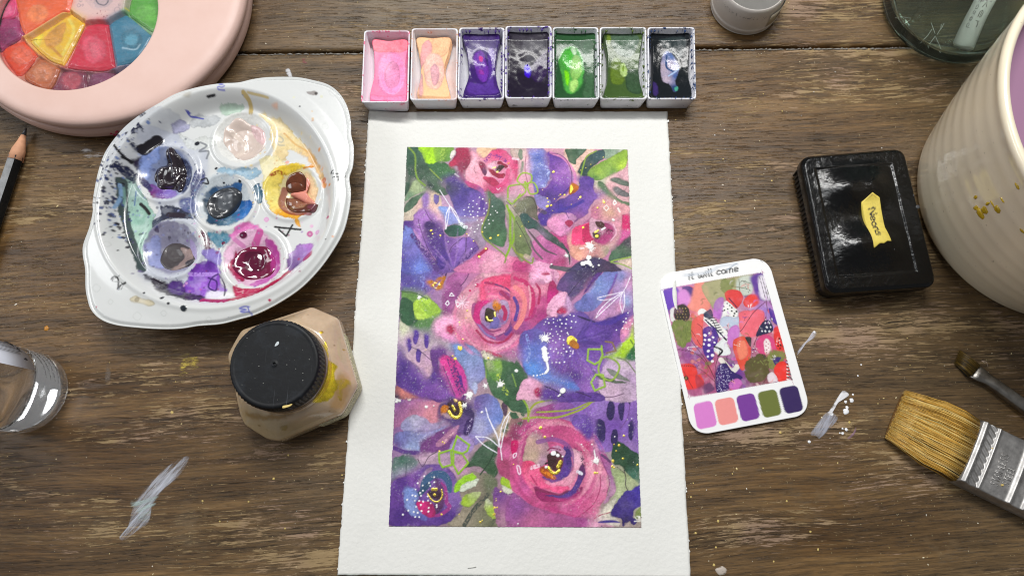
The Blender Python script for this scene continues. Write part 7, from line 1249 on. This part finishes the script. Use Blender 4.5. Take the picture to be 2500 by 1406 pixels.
star_part(cd, 'card', rquad(CO, .0058, 9), 130, 420, lambda x, y, t: ZC + 0 * x, vc_mat('printed_card', .32, None, 0, spec=.4), skirt=[(.00012, .0014), (.00012, .0011), (-.0002, .00075)], canvas=KC)
# ================================================================ wide flat brush
br = Thing('flat_wash_brush', 'wide flat brush with golden bristles and a ribbed stainless steel ferrule', 'paint brush', tuple(W([(2420, 1120)], 0)[0]) + (0,))
ZB = .0078
FA, FD = W([(1240, 1128)], ZB, T8)[0], W([(1424, 662)], ZB, T8)[0]
FB, FC = W([(1675, 1345)], ZB, T8)[0], W([(1705, 792)], ZB, T8)[0]
ax = ((FB - FA) / np.hypot(*(FB - FA)) + (FC - FD) / np.hypot(*(FC - FD))); ax /= np.hypot(*ax); LF = .030
FB, FC = FA + ax * LF, FD + ax * LF
def fer_z(x, y, u, v):
    s = u * LF; z = ZB - .0035 * sm(.90, 1.0, np.abs(2 * v - 1)) ** 2 - .0006 * (2 * v - 1) ** 2
    inner = sm(1.0, .93, np.abs(2 * v - 1))
    for c_, w_, h_ in ((.0012, .00085, .0009), (.0062, .00060, .0007), (.0172, .00085, .0009), (.0222, .0006, .0007)): z = z + h_ * np.exp(-((s - c_) / w_) ** 2) * inner
    z = z + .00022 * sm(.0019, .0023, s) * sm(.0056, .0050, s) * np.sin((s * .8 + v * .0247) / .00019 * .5) * inner
    return z
m_st = plain('brushed_steel', 'b0aeac', .5, metal=1, var=.3, vscale=220, bscale=1500, bdist=.00003)
quad_part(br, 'ferrule', [FA, FB, FC, FD], 260, 150, fer_z, m_st, skirt=.0010)
nrm = np.array([-ax[1], ax[0]])
V, F = [], []
def emboss(sx, s0, s1, up):
    for l in text_lines(sx, s0, s1, up):
        P = []
        for q in l:
            u, v = q; w_ = FA + ax * u + (FD - FA) * v; P.append((w_[0], w_[1], ZB - .0006 * (2 * v - 1) ** 2 + .0000))
        tube_geo(P, .00020, 5, V, F)
emboss('STAINLESS', (.0119, .17), (.0119, .66), (-.0026, 0)); emboss('STEEL', (.0153, .24), (.0153, .53), (-.0024, 0))
br.part('embossed_lettering', V, F, m_st)
body = W([(1262, 1118), (1420, 672), (1200, 575), (930, 485), (850, 472), (780, 630), (722, 790), (740, 822), (960, 960)], .004, T8)
star_part(br, 'bristle_core', resample(body, 80), 6, 80, lambda x, y, t: .0030 - .0022 * t ** 3, plain('dark_amber_bristle', '5c3c0c', .6, vscale=700), skirt=[(0, .0005)], kind='stuff')
V, F, C = [], [], []; rb = np.random.RandomState(3)
root_a, root_b = FA + (FD - FA) * .015, FA + (FD - FA) * .985
tipA, tipD = W([(712, 800)], .003, T8)[0], W([(852, 462)], .003, T8)[0]
midA, midD = W([(960, 985)], .004, T8)[0], W([(1120, 545)], .004, T8)[0]
for k in range(3600):
    v = rb.rand(); lay = rb.rand() ** .6; z0 = .0012 + .0062 * lay; ed = 1 - .35 * abs(2 * v - 1) ** 4
    vm = v + rb.normal() * .012; vt = v + rb.normal() * .022; vt = min(max(vt, -.01), 1.01)
    p0 = root_a + (root_b - root_a) * v; pm = midA + (midD - midA) * vm; pt = tipA + (tipD - tipA) * vt + (tipA - root_a) * rb.normal() * .008 - (tipA - root_a) * abs(rb.normal()) * .02 * (rb.rand() < .25)
    zt = .0005 + .0034 * lay * (1 - .3 * abs(2 * v - 1)); zm = (z0 + zt) / 2 + .0010 * lay * ed
    if rb.rand() < .006: pt = pt + nrm * rb.normal() * .0012
    P = [(*p0, z0 * ed), (*(.5 * (p0 + pm)), (z0 + zm) / 2 + .0004), (*pm, zm), (*(.45 * pm + .55 * pt + nrm * rb.normal() * .00015), (zm + zt) / 2), (*pt, zt)]
    r = rb.uniform(.00005, .00011); n0 = len(V); tube_geo(P, [r, r, r, r * .9, r * .4], 3, V, F)
    base = [lin('d4a850'), lin('e8c470'), lin('b4862c'), lin('7c5818'), lin('f0d898'), lin('4c3410')][rb.choice(6, p=[.32, .22, .2, .12, .07, .07])] * rb.uniform(.95, 1.35)
    for q in range(len(V) - n0): C.append(base * (1.0 if q // 3 > 0 else .8))
hm, ht, hb = NT('bristle_hair'); at_ = nd(ht, 'ShaderNodeAttribute', attribute_name='Col'); ht.links.new(at_.outputs['Color'], hb.inputs['Base Color']); hb.inputs['Roughness'].default_value = .38
br.part('bristles', V, F, hm, np.array(C).clip(0, 1), kind='stuff')
hd0 = (FB + FC) / 2
sweep(br, 'handle', [(*(hd0 - ax * .001), .0045), (*(hd0 + ax * .004), .0048), (*(hd0 + ax * .02), .0055), (*(hd0 + ax * .05), .006), (*(hd0 + ax * .09), .006)], [.0118, .0116, .0100, .006, .0055], [.0036, .0038, .0048, .0055, .0055], plain('dark_handle', '14110f', .25, coat=.6), n=24, sq=.8)
d_ = W([(1545, 1150), (1470, 883)], ZB, T8)
V, F = [], []
for q, r in zip(d_, (.0005, .0004)): tube_geo([(q[0], q[1], ZB - .0006), (q[0] + .0002, q[1] + .0002, ZB + .0004)], [r, r * .6], 6, V, F)
br.part('paint_fleck', V, F, m_gold)

# ================================================================ small angled brush
sb = Thing('small_flat_brush', 'small dark bristled brush with a tarnished metal ferrule above the wide golden brush', 'paint brush', tuple(W([(2420, 930)], 0)[0]) + (0,))
zs = .0030
E0, E1 = W([(1310, 350), (1386, 266)], zs, T8); K0, K1 = W([(1413, 402), (1470, 337)], zs, T8); H0, H1 = W([(1690, 612), (1712, 522)], zs, T8); J0, J1 = H0 + (H0 - K0) * 1.6, H1 + (H0 - K0) * 1.55
def mid(a, b): return (a + b) / 2
cen = [mid(E0, E1), mid(E0, E1) * .5 + mid(K0, K1) * .5, mid(K0, K1), mid(K0, K1) * .75 + mid(H0, H1) * .25, mid(K0, K1) * .4 + mid(H0, H1) * .6, mid(H0, H1), mid(J0, J1)]
wd = [np.hypot(*(E0 - E1)) / 2 * .98, np.hypot(*(E0 - E1)) / 2 * .93, np.hypot(*(K0 - K1)) / 2 * .98, .0022, .0023, .0024, .0025]
zz = [.0018, .0019, .0020, .0023, .0024, .0026, .0028]; hg = [.0009, .0010, .0013, .0019, .0022, .0023, .0024]
sweep(sb, 'ferrule', [(*c, z) for c, z in zip(cen, zz)], wd, hg, plain('tarnished_tin', '94908a', .36, metal=1, var=.45, vscale=160, bscale=500, bdist=.0001), n=28, sq=.75)
B0, B1 = W([(1208, 262), (1242, 163)], .0015, T8)
V, F, C = [], [], []
for k in range(900):
    v = rb.rand(); lay = rb.rand(); p0 = E0 + (E1 - E0) * (.04 + .92 * v); p0 = p0 + (p0 - mid(B0, B1)) * .04; pt = B0 + (B1 - B0) * min(max(v + rb.normal() * .04, 0), 1) + (B0 - E0) * rb.normal() * .03
    pm = (p0 + pt) / 2; z0 = .0014 + .0020 * lay; zt = .0004 + .0012 * lay; r = rb.uniform(.00005, .0001)
    n0 = len(V); tube_geo([(*p0, z0), (*pm, (z0 + zt) / 2 + .0005), (*pt, zt)], [r, r, r * .4], 3, V, F)
    base = [lin('6c5418'), lin('4c3810'), lin('8c7030'), lin('241c0c'), lin('3c3424')][rb.choice(5)]; C += [base * rb.uniform(.8, 1.1)] * (len(V) - n0)
sb.part('bristles', V, F, hm, np.array(C), kind='stuff')
star_part(sb, 'bristle_core', resample(np.array([E0, E1, B1 * .93 + E1 * .07, B0 * .93 + E0 * .07]), 40), 4, 40, lambda x, y, t: .0022 - .0012 * t ** 4, plain('dark_bristle', '1c160a', .7), skirt=[(0, .0004)], kind='stuff')
c0 = W([(1395, 240)], .004, T8)[0]; c1 = W([(1440, 280)], .004, T8)[0]; c2 = W([(1425, 250)], .004, T8)[0]
stuff_tubes(sb, 'loose_hair', [[(*c0, .0040), (*c2, .0045), (*c1, .0040)], [(*c0, .0040), (*(c0 * .5 + c1 * .5), .0043)]], .00012, plain('pale_hair', 'b4a090', .5), kind='stuff')

# ================================================================ pencil
pc0 = W([(60, 312)], .0030)[0]; pc1 = W([(41, 371)], .0033)[0]; dr = (W([(-24, 565)], .0033)[0] - pc1); dr /= np.hypot(*dr)
pe = Thing('pencil', 'black pencil with a sharpened wooden point and gold lettering at the left edge', 'pencil', (pc1[0], pc1[1], 0))
nn_ = np.array([-dr[1], dr[0]]); RP = .0029; zc = .0026
def hexring(s, r, off_=0.0): return [np.array([*(pc1 + dr * s + nn_ * r * math.cos(a + off_)), zc + r * math.sin(a + off_)]) for a in np.arange(6) / 6 * 2 * math.pi]
def ring(s, r, n=36, hexk=0.0, wav=0.0):
    out = []
    for a in np.arange(n) / n * 2 * math.pi:
        hx = math.cos(math.pi / 6) / math.cos(((a) % (math.pi / 3)) - math.pi / 6); rr = r * ((1 - hexk) + hexk * hx); ss = s + wav * math.cos(a * 6)
        out.append(np.array([*(pc1 + dr * ss + nn_ * rr * math.cos(a)), zc + rr * math.sin(a)]))
    return out
def strip(th, name, rs, mat, **k):
    n = len(rs[0]); V = [q for r in rs for q in r]; F = grid_faces(len(rs), n, True)[:, ::-1].tolist(); F.append(list(range(n))); F.append([(len(rs) - 1) * n + j for j in range(n)][::-1]); return th.part(name, V, F, mat, **k)
strip(pe, 'barrel', [ring(.0012, RP * .99, 72, 1, .0009), ring(.004, RP, 72, 1), ring(.12, RP, 72, 1)], plain('black_pencil_lacquer', '080808', .18, coat=.5, bscale=400, bdist=.00002), smooth=False)
tl = np.hypot(*(pc0 - pc1)); tip_d = tl
strip(pe, 'wooden_point', [ring(-tip_d * .72, .0009), ring(-tip_d * .4, .0016), ring(-.001, .0025), ring(.0035, .00285, 36)], plain('bare_cedar', 'd09a78', .7, var=.15, vscale=400, bscale=900, bdist=.00006))
strip(pe, 'lead', [ring(-tip_d * 1.0, .00028), ring(-tip_d * .9, .0005), ring(-tip_d * .70, .00095)], plain('graphite', '4c4c50', .35, metal=.3))
V, F = [], []
fa = R(120)   # the facet that carries the lettering
for l in text_lines('KOH', (.0205, -.0006), (.0165 + .010, -.0006), (0, .0016)):
    P = []
    for s_, h_ in l:
        a = fa; hx = RP * math.cos(math.pi / 6) + .00003; 
        nx, nz = math.cos(a), math.sin(a); tx, tz = -math.sin(a), math.cos(a); c_ = pc1 + dr * s_
        P.append((*(c_ + nn_ * (nx * hx + tx * (h_))), zc + nz * hx + tz * (h_)))
    tube_geo(P, .00011, 4, V, F)
pe.part('gold_lettering', V, F, plain('gold_foil', 'd8c080', .35, metal=.8))

# ================================================================ ribbed mug of purple rinse water
MC = np.array([.2085, .1054]); MH = .0725
mu_ = Thing('ribbed_mug', 'large cream ribbed ceramic mug of murky purple water at the right edge', 'mug', (MC[0], MC[1], 0))
mr0 = lambda z: .0479 + .0124 * z / MH + .0048 * (z / MH) * (1 - z / MH)
def mug_ribs(r, z, a): return r + np.where((r > .0470) & (z > .010) & (z < .068), .00005 * np.sin(z / .0078 * 6.283), 0) * sm(.008, .022, z) 
prof = [(.0001, .0012), (.0400, .0012), (.0420, .0002), (.0455, .0002), (.0472, .0012), (.0480, .003)]
prof += [(mr0(z), z) for z in np.linspace(.004, .0670, 90)]
prof += [(.0600, .0690), (.0606, .0704), (.0608, .0716), (.0604, .0727), (.0595, .0733), (.0584, .0731), (.0576, .0720), (.0572, .0700), (.0570, .060), (.0480, .012), (.045, .008), (.0001, .008)]
gm, gt, gb = NT('cream_glaze'); v = objvec(gt); gc = mix(gt, noise(gt, 45, 5, .6, v), 'f0e3c6', 'f6ecd4'); sp = nd(gt, 'ShaderNodeSeparateXYZ'); c9 = nd(gt, 'ShaderNodeTexCoord'); gt.links.new(c9.outputs['Object'], sp.inputs[0])
gc = mix(gt, mth(gt, 'MULTIPLY', ramp(gt, mth(gt, 'SINE', mth(gt, 'MULTIPLY', sp.outputs[2], 6.283 / .0078)), [(.1, .5), (.9, 0.)]), .2), gc, 'c4b698')  # darker bands paint the shading of the rib grooves into the glaze colour
gc = mix(gt, mth(gt, 'MULTIPLY', ramp(gt, noise(gt, 700, 3, .6, v), [(.70, 0.), (.73, 1.)]), .5), gc, '6c5c48'); gt.links.new(gc, gb.inputs['Base Color'])
gb.inputs['Roughness'].default_value = .24; gb.inputs['Coat Weight'].default_value = .6; gb.inputs['Coat Roughness'].default_value = .05
lathe(mu_, 'mug_body', prof, MC, 220, gm, ribs=mug_ribs)
wm, wt, wb = NT('murky_purple_water'); wb.inputs['Base Color'].default_value = (*lin('a27c98'), 1); wb.inputs['Roughness'].default_value = .08
lathe(mu_, 'rinse_water', [(.0560, .0600), (.0566, .0632), (.0540, .0630), (.0001, .0630)], MC, 120, wm)
def on_cyl(c, rfun, px, zg):
    """point on a round body seen at px: walk height until it lies on the surface"""
    best = None
    for z in np.linspace(.001, zg, 240):
        q = W([px], z)[0]; e = abs(np.hypot(*(q - c)) - rfun(z))
        if best is None or e < best[0]: best = (e, q, z)
    return best[1], best[2]
mr = lambda z: mr0(z) + .0002
m_yel = plain('yellow_glaze_drip', 'c4a41c', .25, coat=.5, var=.3, vscale=500)
V, F = [], []
def mug_pt(q, o_=0.0):
    a, z = on_cyl(MC, mr, q, .07); n_ = (a - MC) / np.hypot(*(a - MC)); return np.array([*(a + n_ * o_), z]), n_
def splash(px, w_, h_, lift=.00014):
    c, n_ = mug_pt(px); tn = np.array([-n_[1], n_[0], 0]); up = np.array([n_[0] * .12, n_[1] * .12, 1]); b = len(V); n = 16; rr = [random.uniform(.8, 1.2) for _ in range(n)]
    for k_, (s_, l_) in enumerate(((1.0, -.00035), (.85, lift * .5), (.5, lift), (.15, lift * 1.1))):
        for j in range(n): a = j / n * 6.283; V.append(c + tn * w_ * s_ * rr[j] * math.cos(a) + up * h_ * s_ * rr[j] * math.sin(a) + np.array([*n_, 0]) * l_)
    for k_ in range(3): F.extend([(b + k_ * n + j, b + k_ * n + (j + 1) % n, b + (k_ + 1) * n + (j + 1) % n, b + (k_ + 1) * n + j) for j in range(n)])
    F.append(tuple(b + 3 * n + j for j in range(n)))
for px, a_, b_ in (((2392, 522), .0022, .0014), ((2402, 514), .0013, .0018), ((2382, 508), .0007, .0016), ((2381, 482), .0006, .0011), ((2434, 511), .0015, .0013), ((2410, 498), .0005, .0012), ((2422, 498), .0013, .0004), ((2446, 489), .0012, .0003), ((2482, 455), .0012, .0005), ((2496, 565), .0011, .0006)): splash(px, a_, b_)
mu_.part('yellow_drip', V, F, m_yel)

# ================================================================ thick green glass jar with a marker inside
GC = np.array([.1867, .1945]); RG = .0285
gj = Thing('glass_jar', 'thick walled green tinted glass jar at the top right corner behind the mug', 'jar', (GC[0], GC[1], 0))
def glass(name, c, ior=1.5, rough=.01, dens=0.0, tr=1.0, base='ffffff'):
    m, t, b = NT(name); b.inputs['Base Color'].default_value = (*lin(base), 1); b.inputs['Transmission Weight'].default_value = tr; b.inputs['IOR'].default_value = ior; b.inputs['Roughness'].default_value = rough
    if dens:
        va = nd(t, 'ShaderNodeVolumeAbsorption', inp={'Color': (*lin(c), 1), 'Density': dens}); t.links.new(va.outputs[0], t.nodes['Material Output'].inputs['Volume'])
    return m
wav = lambda r, z, a: r + (r > .02) * .00018 * np.sin(a * 7 + z * 300) * (z > .003)
lathe(gj, 'glass_body', smooth_prof([(.0001, .0014), (.0150, .0012), (.0230, .0006), (.0262, .0004), (.0278, .0014), (.0285, .0035), (.0286, .0070), (.0286, .040), (.0286, .078)], 4).tolist() + [(.0283, .0795), (.0275, .080), (.0262, .0795)] + smooth_prof([(.0256, .078), (.0252, .020), (.0250, .0085), (.0243, .0060), (.0225, .0050), (.0150, .0046), (.0001, .0046)], 4).tolist(), GC, 200, glass('bottle_green_glass', '5cb890', 1.5, .02, 14.0, .985, 'eefaf4'), ribs=wav)
m_dry = plain('dry_white_trace', 'd0d0cc', .5)
TG = (2130, 0, 6.757)
tr = lambda l, z=.0053: [(*W([q], z, TG)[0], z) for q in l]
stuff_tubes(gj, 'hairline_trace', [tr(l) for l in ([(430, 280), (540, 268), (690, 275)], [(560, 378), (680, 300)], [(990, 350), (1065, 525)], [(830, 668), (930, 560), (1010, 450)], [(960, 750), (960, 690), (1060, 560)], [(1065, 570), (1120, 720), (1145, 810)], [(1100, 530), (1160, 440), (1165, 370)], [(1170, 440), (1215, 350)], [(1820, 340), (1835, 325)])], .00010, m_dry, kind='stuff')
dq = W([(785, 260)], .0055, TG)[0]; dm = circle((0, 0), 1, 28) * np.array([.0014, .0022]) + dq
star_part(gj, 'water_drop', dm, 8, 40, lambda x, y, t: .0050 + .0012 * np.sqrt(1 - t ** 2 * .99), glass('clear_water', 'ffffff', 1.33), skirt=[(0, .0049)])
# marker leaning in the jar
p0 = W([(2350, 108)], .0090)[0]; pz = W([(2408, -5)], .0215)[0]; dvec = np.array([*(pz - p0), .0125]); q = np.array([*p0, .0092]); k = 3.4
mk = Thing('marker_pen', 'white marker pen lettered Marker and Water-Based standing in the green glass jar', 'marker', tuple(q))
end = q + dvec * k; dl = np.linalg.norm(end - q); dn = (end - q) / dl
sd_ = np.cross(dn, (0, 0, 1.)); sd_ /= np.linalg.norm(sd_); ud_ = np.cross(sd_, dn); RM = .0037
def mring(s, r, n=32): return [q + dn * s + r * (math.cos(a) * sd_ + math.sin(a) * ud_) for a in np.arange(n) / n * 2 * math.pi]
strip(mk, 'barrel', [mring(0, .0030), mring(.0004, .0035), mring(.0012, RM), mring(.040, RM), mring(.0405, .0034)], plain('frosted_white_plastic', 'c8c8c4', .35, var=.04))
strip(mk, 'end_plug', [mring(-.0006, .0026), mring(-.0003, .0031), mring(.0006, .0031)], plain('grey_plug', 'a0a09c', .4)); strip(mk, 'cap', [mring(.0400, .0042), mring(.0405, .0045), mring(.065, .0044), mring(.0655, .0038)], plain('black_cap', '101010', .3))
def on_tube(s, a, r): return q + dn * s + r * (math.cos(a) * sd_ + math.sin(a) * ud_)
for txt, s0, s1, a0, hgt, rad in (('Water-Based', .034, .0070, 2.05, .42, .00016), ('Marker', .032, .0078, 1.25, .62, .00024)):
    V, F = [], []
    for l in text_lines(txt, (s0, a0 + hgt), (s1, a0 + hgt), (0, -hgt)): tube_geo([on_tube(s_, a_, RM + .00002) for s_, a_ in l], rad * .6, 4, V, F)
    mk.part('lettering', V, F, plain('faded_grey_ink', '605e5c', .6))

# ================================================================ small white pot at the top
PCN = np.array([.0997, .1954])
wp = Thing('paint_pot', 'round off white pot with a grey sunken top and a barcode label', 'paint pot', (PCN[0], PCN[1], 0))
lathe(wp, 'pot_body', smooth_prof([(.0001, .0003), (.0130, .0003), (.0142, .0009), (.0146, .0022), (.0147, .0034)]).tolist() + smooth_prof([(.0145, .0036), (.0144, .0080), (.0141, .0115), (.0136, .0136), (.0131, .0146), (.0127, .0149), (.0124, .0146), (.0122, .0138)]).tolist(), PCN, 120, plain('off_white_plastic', 'c4beb8', .35, var=.05, vscale=90, coat=.2))
lathe(wp, 'sunken_top', [(.0123, .0142), (.0120, .0137), (.0100, .0135), (.0001, .0135)], PCN, 120, plain('grey_lid', '7c7a76', .25, var=.12, vscale=60, coat=.4))
def cyl_patch(th, name, c, r, a0, a1, z0, z1, mat, n=24, thick=.00012, **k):
    A = np.linspace(R(a0), R(a1), n); V = [(c[0] + (r + o_) * math.cos(a), c[1] + (r + o_) * math.sin(a), z) for o_, z in ((0, z0), (thick, z0), (thick, z1), (0, z1)) for a in A]
    return th.part(name, V, [(i * n + j, i * n + j + 1, (i + 1) * n + j + 1, (i + 1) * n + j) for i in range(3) for j in range(n - 1)], mat, **k)
cyl_patch(wp, 'label', PCN, .01445, -62, 10, .0038, .0115, plain('beige_label', 'a89f8c', .5, var=.04))
V, F = [], []
for k_ in range(20):
    if k_ % 7 == 3: continue
    z = .0046 + k_ * .00030; A = np.linspace(R(-44), R(-4), 12); wd_ = random.choice((.00008, .00014, .0002)); b = len(V)
    V += [(PCN[0] + .01462 * math.cos(a), PCN[1] + .01462 * math.sin(a), z + e) for e in (0, wd_) for a in A]; F += [(b + j, b + j + 1, b + 13 + j, b + 12 + j) for j in range(11)]
wp.part('barcode', V, F, plain('barcode_ink', '1c1812', .6))
V, F = [], []
for k_ in range(60):
    a = R(random.uniform(-150, -70)); z = random.gauss(.0105, .0008); tube_geo([(PCN[0] + .0142 * math.cos(a), PCN[1] + .0142 * math.sin(a), z), (PCN[0] + .0142 * math.cos(a + .02), PCN[1] + .0142 * math.sin(a + .02), z + random.uniform(-.0003, .0003))], .00008, 4, V, F)
wp.part('worn_print', V, F, plain('worn_ink', '6c6864', .6), kind='stuff')

# ================================================================ clear bottle at the left
BC = np.array([-.1787, .0300]); RB = .0148
cb = Thing('clear_bottle', 'clear plastic bottle of liquid with a white barcode label at the left edge', 'bottle', (BC[0], BC[1], 0))
lathe(cb, 'bottle_body', smooth_prof([(.0001, .0010), (.0090, .0012), (.0122, .0004), (.0138, .0010), (.0146, .0028), (.0148, .0060), (.0148, .030), (.0148, .070), (.0140, .078), (.0090, .084), (.0075, .086)], 5).tolist() + [(.0075, .0955), (.0001, .0955)], BC, 128, glass('clear_liquid_bottle', 'ffffff', 1.33, .05, 0, .965), ribs=lambda r, z, a: r + (r > .0125) * (.00016 * np.sin(z * 620 + .8 * np.sin(a * 2)) + .0001 * np.sin(a * 3 + z * 200)))
lathe(cb, 'cap', [(.0078, .086), (.0092, .0862), (.0094, .088), (.0093, .098), (.0085, .099), (.0001, .099)], BC, 64, plain('white_cap', 'd8d8d8', .4))
KL = None
cyl_patch(cb, 'label', BC, RB + .0003, 20, 125, .0215, .044, plain('white_label', 'd4d8e4', .45, var=.02))
V, F = [], []
for k_ in range(22):
    a = R(40 + k_ * 2.6); wd_ = R(random.choice((.5, .8, 1.3))); b = len(V); V += [(BC[0] + (RB + .0007) * math.cos(q_), BC[1] + (RB + .0007) * math.sin(q_), z) for q_, z in ((a, .0262), (a + wd_, .0262), (a + wd_, .040), (a, .040))]; F.append((b, b + 1, b + 2, b + 3))
cb.part('barcode', V, F, plain('barcode_black', '141418', .6))
V, F = [], []
for txt, a1, a0, zb in (('04741', 74, 46, .0238), ('4', 37, 32, .0238)):
    for l in text_lines(txt, (R(a1), zb), (R(a0), zb), (0, .0018)): tube_geo([(BC[0] + (RB + .0006) * math.cos(a_), BC[1] + (RB + .0006) * math.sin(a_), z_) for a_, z_ in l], .00012, 4, V, F)
cb.part('label_digits', V, F, plain('digit_ink', '202024', .6))
V, F = [], []; 
for row in range(4):
    a_ = 50; zb = .0075 + row * .0024
    for k_ in range(26):
        a1 = R(8 + row * 2 + k_ * 1.75); 
        if random.random() < .2: continue
        tube_geo([(BC[0] + (RB + .0001) * math.cos(a1), BC[1] + (RB + .0001) * math.sin(a1), zb + random.uniform(0, .0004)), (BC[0] + (RB + .0001) * math.cos(a1 + .018), BC[1] + (RB + .0001) * math.sin(a1 + .018), zb + random.uniform(.0003, .0010))], .00007, 4, V, F)
cb.part('fine_print', V, F, plain('grey_print', '4c4644', .6), kind='stuff')

# dust and specks on the black lid of the jar
V, F = [], []
for k_ in range(20):
    a, r = random.uniform(0, 6.283), .0140 * math.sqrt(random.random()); c = LZ + r * np.array([math.cos(a), math.sin(a)]); rr = random.uniform(.00005, .00016); b = len(V)
    V += [(c[0] + rr * math.cos(q) * 1.4, c[1] + rr * math.sin(q), .02995) for q in np.arange(6) / 6 * 6.283] + [(c[0], c[1], .0301)]; F += [(b + j, b + (j + 1) % 6, b + 6) for j in range(6)]
jr.part('dust_specks', V, F, plain('pale_dust', '8c8c86', .7), kind='stuff')
